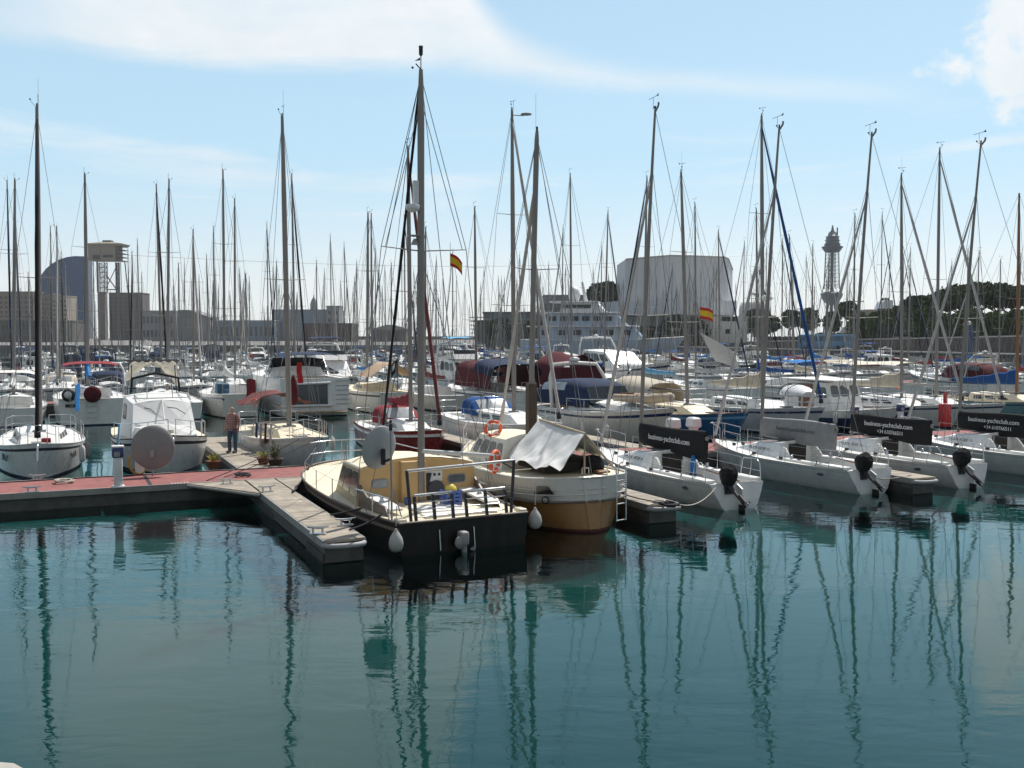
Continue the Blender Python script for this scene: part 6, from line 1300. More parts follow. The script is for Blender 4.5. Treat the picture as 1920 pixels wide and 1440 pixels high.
k = MB(); g = [[(.02 * math.sin(j * 2 + i), -.22 + .44 * j / 6 * (1 - .3 * i / 8), 1.0 - 1.9 * i / 8 * .55 - .06 * math.sin(j)) for j in range(7)] for i in range(9)]; k.grid(g, .03); o = k.build('blue_cloth', C['bright']); o.location = W_(2.9, 1.35, 2.0); tag(o, 'bright blue cloth hanging behind the thick left mast', 'cloth')
# white cruiser with windscreen cover
def covered_cruiser():
    L = 9.6; v = 3.45; u = 35.0; root = P(u + L, v); t = thing('motor_cruiser', 'white cabin cruiser bow-on with a white fabric windscreen cover and tattered awning', 'motorboat', root, ROT_IN)
    b = make_hull(t, L, 3.35, 1.1, 1.55, 1.1, tr=.9, rake=1.1, p=3.0, hm=WHITE, sm_=ANTI_BLACK, bm=ANTI_BLUE, am=ANTI_BLUE, n=16)
    make_deck(b, DECKC, None, rail=ANTI_BLACK, railr=.025); COV = mat('windscreen_cover', (.80, .80, .79), .6, var=.04, bump=.35, bscale=4)
    make_cabin(b, 3.6, 8.3, 1.36, .95, .42, .34, sf=.7, inset=.12, camber=.10, m_=WHITE, rm=DECK)
    make_cabin(b, 3.2, 6.9, 1.34, 1.12, 1.45, 1.15, sf=.95, sr=.05, inset=.18, camber=.12, m_=COV, rm=DECK, wins=[(.10, .42, .45, .85)], name='wheelhouse')
    wh = b.cabin; zt = b.ctop(5, 1, .9).z
    k = MB(); k.tube([(6.88, 0, b.sz(6.9) + .42), (5.96, 0, b.ctop(5.9, 1, 0).z + .02)], .022, 5); k.build('cover_seam', COV, wh)
    for y0, y1 in ((.75, .15), (-.25, -.65)):
        k = MB(); k.tube([(6.52, y0, b.sz(6.5) + .86), (6.32, (y0 + y1) / 2, b.sz(6.5) + 1.06), (6.28, y1, b.sz(6.5) + 1.10)], .016, 4); k.build('wiper', BLACKP, wh)
    k = MB()
    for y in (.8, -.8): k.tube([(3.4, y, zt + .14), (5.7, y, zt + .10)], .02, 5)
    k.tube([(5.7, -1.0, zt + .12), (5.7, 1.0, zt + .12)], .022, 5); k.tube([(5.1, -.45, zt + .05), (5.1, -.45, zt + .62), (5.1, .45, zt + .62), (5.1, .45, zt + .05)], .022, 5); k.build('roof_rails', STEEL, t)
    # ragged awning over the aft deck
    k = MB(); k.tube([(.8, 0, 3.95), (2.6, 0, 3.9)], .03, 5)
    for x in (.7, 2.5): k.tube([(x, .95, 1.2), (x, .8, 3.85)], .02, 5); k.tube([(x, -.95, 1.2), (x, -.8, 3.85)], .02, 5); k.tube([(x, -1.0, 3.9), (x, 1.0, 3.9)], .03, 5)
    k.build('awning_frame', BLACKP, t)
    for s in (1, -1):
        g = [[(2.62 - .22 * i / 10 - .5 * (j / 10) * (i / 10) + .05 * math.sin(i * 1.3 + j), s * (.03 + .82 * j / 10 * (1 + .22 * i / 10) + .03 * math.sin(i * 1.1)), 3.86 - ((1.05 if s > 0 else .8) * (i / 10) * (.10 + .90 * (j / 10) ** 1.5)) + .05 * math.sin(j * 1.7 + i * .9)) for j in range(11)] for i in range(11)]
        MB().grid(g, .012).build('awning', canvas('cream_pale', (.80, .78, .72)), t)
    k = MB(); k.tube([(3.35, -.9, 2.7), (3.35, -.85, 3.25), (3.35, 0, 3.45), (3.35, .85, 3.25), (3.35, .9, 2.7)], .05, 6); k.build('dark_hoop', C['black'], t)
    k = MB()
    for s in (1, -1):
        pts = [V((x, s * (b.hb(x) - .1), b.sz(x) + .55)) for x in (4.5, 6, 7.4, 8.5)] + [V((9.3, s * .12, b.sz(9.3) + .58))]; k.tube(pts, .016, 5)
        for p_ in pts: k.tube([p_ - V((0, 0, .58)), p_], .014, 5)
    k.build('bow_rail', STEEL, t)
    k = MB(); k.tube([(8.75 + .16 * math.cos(i * .8), -.05 + .16 * math.sin(i * .8), b.sz(9) + .12 + .012 * (i % 7)) for i in range(40)], .02, 5); k.build('rope_bundle', ROPE, t)
    k = MB(); k.tube([(9.3, 0, b.sz(9) + .03), (9.75, 0, b.sz(9) + .0), (9.78, 0, b.sz(9) - .45)], .03, 6); k.build('anchor', STEEL, t)
    k = MB(); g = [[(7.3 + .05 * i, -(1.52 + .05 * j / 3 + .01 * i), 1.85 - 1.15 * j / 6) for j in range(7)] for i in range(6)]; k.grid(g, .05); o = k.build('towel', C['lblue']); tag(o, 'pale blue towel hung over the cruiser bow rail beside the finger', 'towel'); o.location = root; o.rotation_euler.z = ROT_IN
covered_cruiser()
t, b, W_ = sailboat('cream-decked sloop bow-on with dark red awning and tall grey mast beside the finger', 34.6, px=541, top=(529, 218), L=9.6, B=3.0, hull=GREYHULL, stripe=OFFW, deck=DECKC, r=.105, cabin=(.30, .70, .36), boomL=.30, cover=None, genoa=None, spr=1, mx=.56, anti=ANTI_BLUE, ant=True)
g = [[(1.2 + 2.4 * i / 6, -1.35 + 2.7 * j / 8, 2.62 - .46 * (abs(j - 4) / 4) ** 1.2 - .10 * math.sin(math.pi * i / 6) - .06 * math.sin(j * 2.2 + i)) for j in range(9)] for i in range(7)]; MB().grid(g, .015).build('awning', canvas('brick', (.17, .05, .045)), t)
k = MB(); k.lathe([(.08, -.6), (.17, -.45), (.19, 0), (.13, .35), (.03, .6)], (4.6, .35, 2.75), 10); k.build('sail_bag', C['maroon'], t)
k = MB()
for i in range(6): k.box((7.0 + .0 * i, -.4 + .16 * i, b.sz(7) + .115), (.45, .09, .012))
k.build('deck_stripes', BLACKP, t)
for i, (cm, ln) in enumerate(((C['navy'], .55), (C['grey'], .9), (C['maroon'], .75), (C['lgrey'], .8))):
    x = 5.9 + .42 * i; g = [[(x + .34 * q / 4, -(b.hb(x) + .02) + .02 * math.sin(q * 2 + j), b.sz(x) + .62 - ln * j / 5) for q in range(5)] for j in range(6)]; o = MB().grid(g, .025).build('laundry', cm); o.location = t.location; o.rotation_euler.z = ROT_IN
    tag(o, ['navy cloth drying on the cream sloop rail, farthest from the bow', 'long grey cloth drying on the cream sloop rail', 'dark red cloth drying on the cream sloop rail', 'pale grey cloth drying on the cream sloop rail, nearest the bow'][i], 'laundry', 'laundry along the rail')
lifebuoy(W_(2.9, -.9, 2.2), (0, 0, ROT_IN + 1.2), 'small orange buoy behind the mast of the cream-decked sloop', .16)
# red hulled sloop
t, b, W_ = sailboat('red-hulled sloop with a dark red sail cover and red spray hood', 36.2, px=770, top=(765, 278), L=8.8, B=2.9, hull=REDHULL, stripe=OFFW, boot=OFFW, anti=ANTI_BLACK, deck=DECK, teak=True, cover=C['red'], dodger=C['red'], r=.095, fs=.95, fb=1.25, spr=1, boomL=.36, cabin=(.34, .70, .38), genoa=C['brick'], hm=.5)
k = MB()
for s in (1, -1): k.tube([V((p_[0], s * (p_[1] + .01), p_[2])) for p_ in (b.side(8.8 * i / 16, .80) for i in range(17))], .075, 5, flat=.5)
k.build('white_topside', OFFW, t)
for i in range(3): fender(W_(.5 + .35 * i, 1.2, .75), ['white fender at the red sloop stern, outermost', 'white fender at the red sloop stern, middle', 'white fender at the red sloop stern, inner'][i], gf, .10, .5)
# white yacht with blue spray hood
t, b, W_ = sailboat('white yacht with a blue-trimmed clear spray hood and dark mast behind the tan boat', 34.8, px=964, top=(960, 207), L=10.8, B=3.4, hull=WHITE, stripe=GREYHULL, cover=None, dodger=C['blue'], r=.105, boomL=.36, fs=1.15, fb=1.45, gear='vane', spr=2, cabin=(.30, .76, .45), genoa=C['lgrey'])
k = MB(); c_ = b.mp(.985); k.tube([c_, c_ + V((.1, .5, 0))], .025, 5); k.lathe([(.02, -.04), (.24, 0), (.24, .03), (.02, .05)], c_ + V((.12, .62, .05)), 14); k.build('dome_bracket', GREYP, t)
# navy canvas cruiser with dinghy on the bow
t, b, W_ = cruiser('white sport cruiser under a navy canvas canopy with a beige dinghy on its bow', 36.0, 24.1, L=11.0, B=3.7, hull=OFFW, stripe=NAVY, canopy=C['navy'], detail=2, fs=1.3, fb=1.8)
dg_ = thing('inflatable_dinghy', 'beige inflatable dinghy lashed across the bow of the navy canvas cruiser', 'dinghy', W_(8.4, .1, 2.08), ROT_IN + R(20)); k = MB(); k.tube([(-1.3, -.55, 0), (.7, -.55, 0), (1.25, -.3, .08), (1.4, 0, .12), (1.25, .3, .08), (.7, .55, 0), (-1.3, .55, 0)], [.17, .20, .2, .2, .2, .2, .17], 10); k.build('tube', mat('dinghy_beige', (.46, .36, .25), .6), dg_); k = MB(); k.box((-.1, 0, -.08), (2.1, .95, .06)); k.build('floor', GREYP, dg_); k = MB(); k.box((-1.0, 0, .05), (.05, 1.0, .32)); k.build('transom', WOOD, dg_)
# blue hulled yacht and grey hulled yacht
t, b, W_ = sailboat('dark blue yacht with a light blue stripe and pale canvas cockpit tent', 36.3, px=1290, top=(1277, 322), L=11.4, B=3.4, hull=BLUEHULL, stripe=LBLUE, boot=OFFW, deck=DECKC, teak=True, cover=None, r=.10, spr=2, fs=1.1, fb=1.45, genoa=None, boomL=.36, cabin=(.36, .72, .40), mastm=ALU, ant=True)
g = arch_sheet(1.4, 4.6, 1.3, 1.15, 1.5, 1.5, 1.25, 1.0, 12, 6, .35); o = MB().grid(g, .015).build('cockpit_tent', canvas('sand', (.50, .45, .36)), t); k = MB(); k.box((3.0, 1.28, 1.62), (2.6, .04, .22)); k.build('blue_panel', C['blue'], o)
lifebuoy(W_(2.2, 1.5, 1.95), (0, 0, ROT_IN + .1), 'orange lifebuoy on the rail of the dark blue yacht', .26)
t, b, W_ = sailboat('grey-hulled yacht with a bright blue furled headsail running to its bow', 37.0, px=1431, top=(1428, 217), L=11.6, B=3.5, hull=GREYHULL, stripe=NAVY, cover=C['beige'], genoa=C['blue'], r=.115, spr=2, fs=1.2, fb=1.5, mx=.60, boomL=.40, hm=.75, radar=.36)
dg_ = thing('inflatable_dinghy', 'upturned white dinghy strapped on the grey yacht foredeck', 'dinghy', W_(9.3, .3, 1.95), ROT_IN + R(-22)); R_ = []
for f in range(9):
    q = f / 8; w_ = .75 * math.sin(math.pi * (.12 + .80 * q)) ** .6; h = .52 * math.sin(math.pi * (.15 + .75 * q)) ** .6; R_.append([V((-1.5 + 3.1 * q, w_ * math.cos(a), h * math.sin(a) if a < math.pi + .01 else .02)) for a in (math.pi * i / 10 for i in range(11))])
MB().loft(R_).build('upturned_hull', WHITEP, dg_); k = MB()
for x in (-.6, .5): k.tube([(x, .80 * math.cos(a), .58 * math.sin(a)) for a in (math.pi * i / 10 for i in range(11))], .02, 4)
k.build('lashing', ROPED, dg_)
# workboat with wheelhouse
def workboat():
    L = 11.2; v = 38.6; u = 36.5; root = P(u + L, v); t = thing('workboat', 'white and dark blue workboat with square wheelhouse and brown door', 'motorboat', root, ROT_IN)
    b = make_hull(t, L, 3.6, 1.0, 1.4, .85, tr=.86, rake=1.3, p=2.6, hm=NAVY, sm_=GREYHULL, bm=NAVY, am=ANTI_BLACK, n=16, band=None); k = MB()
    for s in (1, -1):
        pts = [b.side(L * i / 20, 1.0) for i in range(20)]; lo = [b.side(L * i / 20, .62) for i in range(20)]
        for i in range(19): k.add([V((lo[i][0], s * (lo[i][1] + .012), lo[i][2])), V((lo[i + 1][0], s * (lo[i + 1][1] + .012), lo[i + 1][2])), V((pts[i + 1][0], s * (pts[i + 1][1] + .012), pts[i + 1][2])), V((pts[i][0], s * (pts[i][1] + .012), pts[i][2]))], [(0, 1, 2, 3) if s < 0 else (3, 2, 1, 0)], 0, True)
    k.build('white_topside', WHITE, t)
    make_deck(b, DECK, None, rail=OFFW, railr=.04)
    make_cabin(b, 2.9, 6.6, 1.25, 1.1, 1.55, 1.45, sf=.45, sr=.0, inset=.10, camber=.06, m_=WHITE, rm=DECK, wins=[(.05, .19, .40, .86), (.62, .76, .45, .84), (.80, .93, .45, .84)], winm=GLASSG, front=[(.05, .3, .5, .9), (.36, .64, .5, .9), (.7, .95, .5, .9)], name='wheelhouse')
    for s in (1, -1): k = MB(); k.box((4.6, s * 1.22, b.sz(4.6) + .78), (1.0, .06, 1.35)); dr = k.build('door', WOOD, b.cabin); k = MB(); k.box((4.6, s * 1.365, b.sz(4.6) + 1.35), (.4, .03, .7)); k.build('door_window', GLASSG, dr) if False else None
    k = MB(); k.rbox((4.7, 0, b.sz(4.7) + 1.66), (4.4, 2.6, .09), .04); k.build('roof', DECK, t)
    k = MB()
    for s in (1, -1):
        pts = [V((x, s * (b.hb(x) - .06), b.sz(x) + .85)) for x in (.3, 1.6, 3.2, 5, 6.8, 8.4, 9.8)]; k.tube(pts, .022, 5); k.tube([p_ - V((0, 0, .42)) for p_ in pts], .018, 5)
        for p_ in pts: k.tube([p_ - V((0, 0, .85)), p_], .018, 5)
    k.build('guard_rail', STEEL, t); k = MB(); k.tube([(3.2, 0, 2.5), (3.2, 0, 4.3)], .035, 6); k.tube([(3.2, -.4, 3.7), (3.2, .4, 3.7)], .02, 5); k.build('signal_mast', BLACKP, t)
    for s in (1, -1): text('lettering', 'Rudi', .22, LETTER_D, t, (9.1, s * (b.side(9.1, .8)[1] + .035), b.side(9.1, .8)[2]), (math.pi / 2, 0, math.pi - .30 if s > 0 else .30), .006)
workboat()
t, b, W_ = sailboat('white yacht with a heavy beige sail cover behind the workboat wheelhouse', 37.5, px=1692, top=(1690, 328), L=10.4, B=3.3, cover=C['beige'], r=.10, spr=1, boomL=.46, hm=.8, genoa=C['lgrey'], gear='vane', ant=True)
k = MB(); g = [[(.02 * math.sin(i), -.45 + .9 * j / 5, -1.0 + 1.0 * i / 5) for j in range(6)] for i in range(6)]; k.grid(g, .02); o = k.build('white_cloth', C['lgrey']); o.location = W_(6.4, 1.5, 3.2); o.rotation_euler.z = ROT_IN + .8; tag(o, 'square pale cloth hanging below the heavy beige sail cover', 'cloth')
t, b, W_ = sailboat('white yacht with a bare white boom and long cabin windows right of the workboat', 37.0, px=1757, top=(1762, 280), L=11.0, B=3.4, cover=None, r=.10, spr=1, boomL=.42, mastm=ALU, gear='vane', genoa=C['lgrey'])
lifebuoy(W_(2.0, 1.5, 1.9), (0, 0, ROT_IN + .2), 'red-orange lifebuoy on the white yacht right of the fire cabinet', .27)
t, b, W_ = sailboat('wooden-masted yacht under a bright blue boom cover at the right edge', 37.0, px=1908, top=(1911, 362), L=10.5, B=3.3, hull=TEALHULL, deck=DECKC, cover=C['blue'], mastm=WOODMAST, r=.11, spr=1, boomL=.46, hm=.8, teak=True, gear='')

for u_, v_, lb in ((38.5, 9.75, 'white fender on the cream sloop side facing the open water'), (40.4, 9.8, 'second white fender on the cream sloop side, farther back'), (39.2, 16.15, 'white fender on the blue-hooded yacht side facing the red sloop'), (40.5, 22.1, 'white fender on the navy canvas cruiser near side, aft'), (38.6, 22.25, 'white fender on the navy canvas cruiser near side, forward'), (40.2, 26.2, 'white fender on the dark blue yacht near side'), (41.5, 30.75, 'white fender on the grey yacht near side'), (40.0, 36.7, 'white fender on the workboat near side')):
    fender(P(u_, v_, .62), lb, gf, .12, .6, m_=OFFW)
# --- second row: sterns towards us, bows on the second red pontoon
g2 = None
t, b, W_ = sailboat('white yacht with a torn white awning at the far left, stern towards us', 59.5, px=24, top=(28, 338), dirn='out', L=11, B=3.6, cover=C['white'], bimini=C['white'], r=.10, spr=2, boomL=.36)
t, b, W_ = sailboat('white yacht with a red bimini and round dark life raft on its stern', 59.0, px=164, top=(159, 327), dirn='out', L=12, B=3.9, fs=1.45, fb=1.6, cover=C['bright'], bimini=C['red'], r=.11, spr=2, boomL=.36, tr=.85, genoa=C['navy'], stripe=GREYHULL, hm=.6)
k = MB(); k.lathe([(.05, -.18), (.42, -.16), (.46, 0), (.42, .16), (.05, .18)], (-.12, -.05, 1.72), 18, 'x'); k.build('raft_canister', C['maroon'], t); k = MB(); k.lathe([(.05, -.1), (.34, -.08), (.36, 0), (.34, .08), (.05, .1)], (-.1, 1.15, 1.7), 16, 'x'); k.build('horseshoe_buoy', BLACKP, t); k = MB(); k.lathe([(.01, -.11), (.2, -.11), (.2, .02), (.01, .02)], (-.1, 1.18, 1.72), 12, 'x'); k.build('buoy_light', WHITEP, t)
k = MB()
for y in (-.28, .28): k.tube([(-.03, y, .25), (-.03, y, 1.3)], .02, 5)
for z in (.45, .75, 1.05): k.tube([(-.03, -.28, z), (-.03, .28, z)], .02, 5)
k.build('boarding_ladder', STEEL, t); k = MB(); k.rbox((-.01, 1.05, 1.12), (.04, .55, .18), .02); k.build('name_board', BLACKP, t)
t, b, W_ = sailboat('white yacht behind the tattered awning, mast leaning towards its twin', 60.5, px=313, top=(317, 338), dirn='out', L=11, B=3.5, cover=C['grey'], r=.09, spr=2, detail=1)
t, b, W_ = sailboat('white double-ended yacht with blue deck box and crumpled white cover on its boom', 61.0, px=421, top=(418, 320), dirn='out', L=10.5, B=3.5, fs=1.4, cover=C['white'], canoe=False, tr=.6, r=.09, spr=2, hull=OFFW, anti=ANTI_GREEN, hm=.55)
k = MB(); k.rbox((.7, .95, 1.75), (.9, .7, .6), .03); k.build('deck_box', mat('box_blue', (.05, .14, .24), .6), t); k = MB(); g = [[(-.05 + .03 * math.sin(j), -.35 - .55 * j / 5, 2.35 - 1.25 * i / 6 - .1 * abs(j - 2) / 3) for j in range(6)] for i in range(7)]; k.grid(g, .02); o = k.build('red_towel', C['red']); tag(o, 'red towel hanging on the stern rail of the white double-ender', 'towel'); o.location = t.location; o.rotation_euler.z = ROT_OUT
for i in range(5): k = MB(); k.lathe([(.06, -.03), (.07, 0), (.06, .01)], (-.01, -1.0 + .5 * i, 1.12), 10, 'x'); k.build('scupper', BLACKP, t) if i in (0, 1, 4) else None
def stern_yacht():
    t, b, W_ = cruiser('tall white motor yacht stern-on with dark tender door and navy sun roof', 60.0, 14.2, dirn='out', L=14.5, B=4.7, style='sport', fs=2.3, fb=2.5, stripe=WHITE, anti=ANTI_BLACK, arch=False)
    make_bimini(b, .9, 5.2, 1.75, 3.75, C['navy'], base=2.3)
    k = MB(); k.rbox((-.03, .3, 1.35), (.06, 2.1, 1.25), .02); dr = k.build('tender_door', mat('door_grey', (.09, .095, .10), .4), t)
    k = MB(); k.tube([(-.08, 1.5, .7), (-.1, 1.75, 1.0), (-.1, 1.7, 1.5), (-.08, 1.2, 2.0), (-.08, -.9, 2.05)], .08, 7); k.tube([(-.08, 1.5, .68), (-.08, -1.0, .66)], .08, 7); k.build('door_fender', WHITEP, dr)
    for i in range(6): k = MB(); k.box((-.015, -1.75, .75 + .28 * i), (.05, .95, .03)); k.build('step', GREYP, t)
    k = MB()
    for y in (-1.9, -.6, .6, 1.9): k.tube([(.1, y, 2.3), (.1, y, 2.8)], .02, 5)
    k.tube([(.1, -2.0, 2.8), (.1, 2.0, 2.8)], .02, 5); k.build('stern_rail', STEEL, t)
    g = [[(-.1 + .03 * math.sin(i), .8 + .32 * j / 4 + .04 * math.sin(i * .8), 3.3 - 1.3 * i / 6) for j in range(5)] for i in range(7)]; o = MB().grid(g, .02).build('flag', FR); o.location = t.location; o.rotation_euler.z = ROT_OUT; tag(o, 'limp red ensign hanging at the stern of the tall motor yacht', 'flag', 'flags flying among the masts')
stern_yacht()
t, b, W_ = sailboat('white classic yacht with black stripes and a beige cockpit tent', 59.8, px=688, top=(690, 400), dirn='out', L=11.5, B=3.6, hull=OFFW, stripe=BLACKHULL, deck=DECKC, r=.10, spr=2, anti=ANTI_BLACK, tr=.62, fs=1.35, cover=None)
g = [[(.8 + 3.0 * i / 5, -1.5 + 3.0 * j / 8, 3.2 - .9 * (abs(j - 4) / 4) ** 1.3) for j in range(9)] for i in range(6)]; MB().grid(g, .015).build('cockpit_tent', C['tan'], t); k = MB(); k.tube([(-.1, 0, 1.5), (-.5, .1, 3.6)], .03, 6); k.build('flagstaff', WOOD, t)
o = flag(W_(-.45, .1, 3.5), 1.1, .8, 'black flag with a white patch flying at the classic yacht stern', [(1, C['black'])], R(-120), .8); k = MB(); g = [[V((.35 + .25 * i / 3, .03 + .03 * math.sin(i), -.25 - .3 * j / 3 - .25 * i / 3)) for j in range(4)] for i in range(4)]; k.grid(g, .012); k.build('white_patch', C['white'], o)
t, b, W_ = sailboat('grey-white sloop with rust-brown rolled awning beside the classic yacht', 60.5, v=23.6, top=(798, 428), dirn='out', L=10.8, B=3.4, hull=OFFW, stripe=GREYHULL, cover=C['brick'], r=.09, spr=1, detail=1)
t, b, W_ = sailboat('long yacht covered by navy and maroon canvas from mast to stern', 57.5, px=893, top=(890, 390), dirn='out', L=12, B=3.8, cover=C['navy'], r=.10, spr=2, fs=1.3)
g = arch_sheet(.4, 7.0, 1.75, 1.6, 1.5, 1.5, 1.5, 1.7, 12, 8, .45); MB().grid(g, .02).build('boat_cover', C['maroon'], t); g = arch_sheet(.2, 3.2, 1.8, 1.7, 2.35, 2.6, .75, .8, 12, 5, .4); MB().grid(g, .02).build('upper_cover', C['navy'], t)
t, b, W_ = sailboat('yacht wrapped in a tall maroon tent with pointed ridge', 57.0, v=31.2, top=(1001, 440), dirn='out', L=11, B=3.7, cover=C['red'], r=.09, spr=1, fs=1.2)
g = [[(.3 + 4.6 * i / 6, -1.75 + 3.5 * j / 10, 3.7 - .15 * math.sin(i) - 1.0 * (abs(j - 5) / 5) ** 1.2 - (1.1 if j in (0, 10) else 0)) for j in range(11)] for i in range(7)]; MB().grid(g, .02).build('boat_tent', C['maroon'], t); k = MB(); k.box((.3, 0, 2.0), (.03, 3.3, 1.7)); k.build('tent_end', C['maroon'], t)
t, b, W_ = sailboat('slim white yacht with a tall mast just right of the maroon tent', 60.0, px=1072, top=(1069, 327), dirn='out', L=11.5, B=3.5, cover=C['lgrey'], r=.09, spr=2, detail=1, hm=.6)
t, b, W_ = sailboat('white yacht with a light blue standing sail cover beside the leaning white stay', 60.5, px=1206, top=(1213, 332), dirn='out', L=11.5, B=3.6, cover=C['lblue'], r=.10, spr=2, detail=1, genoa=C['navy'])
t, b, W_ = sailboat('white yacht whose boom tent hangs as a grey triangle under the mast', 60.0, px=1305, top=(1303, 382), dirn='out', L=11.2, B=3.5, cover=C['lgrey'], r=.09, spr=1, detail=1)
g = [[(6.2 - 4.2 * i / 6, -.15 - 1.5 * (j / 6) * (1 - .5 * i / 6), 5.2 - 1.4 * i / 6 - 2.3 * j / 6 * (1 - .4 * i / 6)) for j in range(7)] for i in range(7)]; MB().grid(g, .015).build('boom_tent', C['lgrey'], t)
flag(W_(5.6, .3, 7.2), 1.15, .9, 'red and yellow striped flag flying against the drum hall entrance', SPAIN, R(-10), .35, stick=None); k = MB(); k.tube([W_(5.6, .3, 7.4), W_(5.6, .3, 3.0)], .012, 4); tag(k.build('flag_halyard', ROPE), 'halyard of the striped flag by the drum hall', 'rope')
t, b, W_ = sailboat('white yacht with a blue bimini and radar on its mast, before the canopy pavilion', 60.0, px=1421, top=(1418, 392), dirn='out', L=12, B=3.8, cover=C['blue'], bimini=C['bright'], r=.10, spr=2, detail=1, radar=.5)
t, b, W_ = sailboat('white sloop with beige bimini right of the blue furled headsail', 60.0, v=56.2, top=(1480, 442), dirn='out', L=10.5, B=3.4, cover=C['beige'], bimini=C['beige'], r=.085, spr=1, detail=1)
t, b, W_ = sailboat('white yacht with a cream sun awning over its whole deck', 60.0, px=1600, top=(1603, 402), dirn='out', L=12, B=3.7, cover=C['white'], r=.09, spr=2, detail=1)
g = [[(.5 + 8 * i / 8, -1.7 + 3.4 * j / 6, 2.75 - .25 * (abs(j - 3) / 3) ** 2 + .05 * math.sin(i)) for j in range(7)] for i in range(9)]; MB().grid(g, .015).build('sun_awning', canvas('cream', (.7, .66, .56)), t)
flag(far(835, 474, 60.0), .75, .62, 'striped flag drooping high between the two centre masts', SPAIN, R(-20), .5) if False else None
# --- named boats farther back
t, b, W_ = sailboat('grey sloop with twin dark masts, the left one near the cable tower', 75.5, px=303, top=(293, 347), dirn='in', L=11, B=3.5, cover=C['navy'], r=.09, spr=2, detail=1, genoa=C['black'], mx=.56)
for px_, tp_, lb, cv, gn in ((440, (440, 374), 'white sloop with a round dome on its mast, before the long terminal', C['white'], None), (553, (547, 327), 'white yacht with a long black furled headsail left of the warehouse end', C['navy'], C['black']), (697, (696, 402), 'white sloop with its mast almost touching the classic yacht mast', C['bright'], None), (1133, (1140, 397), 'white yacht with a dark leaning stay, below the office block', C['blue'], C['grey']), (1350, (1347, 432), 'white sloop with a blue furled headsail before the right side of the drum hall', C['grey'], C['navy']), (1873, (1876, 487), 'white sloop before the low trees by the right edge', C['beige'], None), (1812, (1815, 467), 'white sloop before the middle of the dark pines', C['blue'], None), (363, (362, 432), 'white sloop with a pale thick mast before the pale shed', C['lgrey'], C['lgrey'])):
    sailboat(lb, 75.5, px=px_, top=tp_, dirn='in', L=11, B=3.5, cover=cv, genoa=gn, r=.09, spr=2, detail=1)
cruiser('long white motor yacht with a row of square windows, behind the leaning white stay', 76.0, 50.5, 'in', L=17, B=5.0, style='hard', detail=1, fs=1.7, fb=2.6, arch=True)
cruiser('white flybridge boat with a light blue boxy canvas enclosure', 75.5, 32.6, 'in', L=11, B=3.8, style='fly', fly=C['lblue'], detail=1)
cruiser('white cruiser enclosed in dark red canvas at the stern', 57.8, 26.8 - 4.2 + 48, 'out', L=10, B=3.6, canopy=C['maroon'], detail=1)
cruiser('white flybridge yacht with navy sun roof behind the tall stern-on yacht', 76.0, 21.0, 'in', L=13, B=4.3, style='fly', fly=C['navy'], detail=1)
# blue superyacht and red tug by the halls
def superyacht():
    D = 205; o = far(1105, 640, D); t = thing('superyacht', 'pale blue three-deck superyacht moored before the drum hall', 'yacht', (o.x - 13.5, D, 0), R(-12)); t.scale = (1.22, 1.22, 1.22); SY = mat('yacht_blue', (.36, .45, .56), .3, var=.04)
    b = make_hull(t, 27, 7.2, 3.4, 3.9, 3.3, tr=.92, rake=3.2, p=2.6, hm=SY, sm_=SY, bm=NAVY, am=ANTI_BLACK, n=16); make_deck(b, DECK, None, rail=WHITEP, railr=.08)
    z = 3.3
    for i, (x0, x1, w_, h) in enumerate(((3, 20.5, 3.0, 2.2), (4.2, 17.5, 2.7, 2.0), (6.5, 14, 2.2, 1.6))):
        k = MB(); k.loft([[(x0, -w_, z), (x1, -w_ * .8, z), (x1, w_ * .8, z), (x0, w_, z)], [(x0 + .3, -w_ * .95, z + h), (x1 - h * .9, -w_ * .75, z + h), (x1 - h * .9, w_ * .75, z + h), (x0 + .3, w_ * .95, z + h)]], sm=False); d = k.build('deckhouse', SY if i < 2 else WHITEP, t)
        for j in range(6):
            xx = x0 + 1.2 + (x1 - x0 - 4.2) * j / 5
            for s in (1, -1): MB().box((xx, s * (w_ * (1 - .16 * j / 6) * .985 + .0), z + h * .58), (1.2, .12, h * .38)).build('window', GLASS, d)
        k = MB(); k.rbox(((x0 - 1.6 + x1) / 2 - .8, 0, z + h + .1), (x1 - x0 + .6, w_ * 2.15, .2), .08); k.build('deck_edge', WHITEP, t); z += h + .22
    k = MB(); k.ball((8.6, 0, z + 1.1), (1.0, 1.0, 1.35), 14, 10); k.build('satellite_dome', WHITEP, t); k = MB(); k.tube([(10.6, 0, z - .2), (9.9, 0, z + 3.2)], [.35, .2], 7); k.tube([(9.9, -1.4, z + 2.2), (9.9, 1.4, z + 2.2)], .1, 5); k.build('radar_mast', WHITEP, t)
superyacht()
# ------------------------------------------------------------------ the crowded farther rows: prototypes, then copies
LAND = [(-200, 60, "left edge apartments"), (60, 165, "sail-shaped tower"), (165, 240, "cable tower"), (240, 300, 'dark apartment block'), (300, 385, "sloping shed"), (385, 450, "terminal's left half"), (450, 512, "terminal's right half"), (512, 575, "ribbed warehouse"), (575, 640, 'square tower block'), (640, 700, 'low brown shed'), (700, 765, 'dark gabled shed'), (765, 830, "sky gap's left part"), (830, 890, "sky gap's right part"), (890, 960, 'pavilion balconies'), (960, 1030, "glass pavilion middle"), (1030, 1100, 'superyacht bow'), (1100, 1172, 'superyacht stern'), (1172, 1240, "drum hall's left wall"), (1240, 1310, "drum hall's middle"), (1310, 1390, "drum hall's right wall"), (1390, 1450, 'canopy pavilion'), (1450, 1530, "trees before the lattice tower"), (1530, 1600, 'lattice tower'), (1600, 1660, 'beige kiosk'), (1660, 1720, 'white ferry funnel'), (1720, 1780, "pines' left end"), (1780, 1850, "pines' middle"), (1850, 2100, 'right edge pines')]
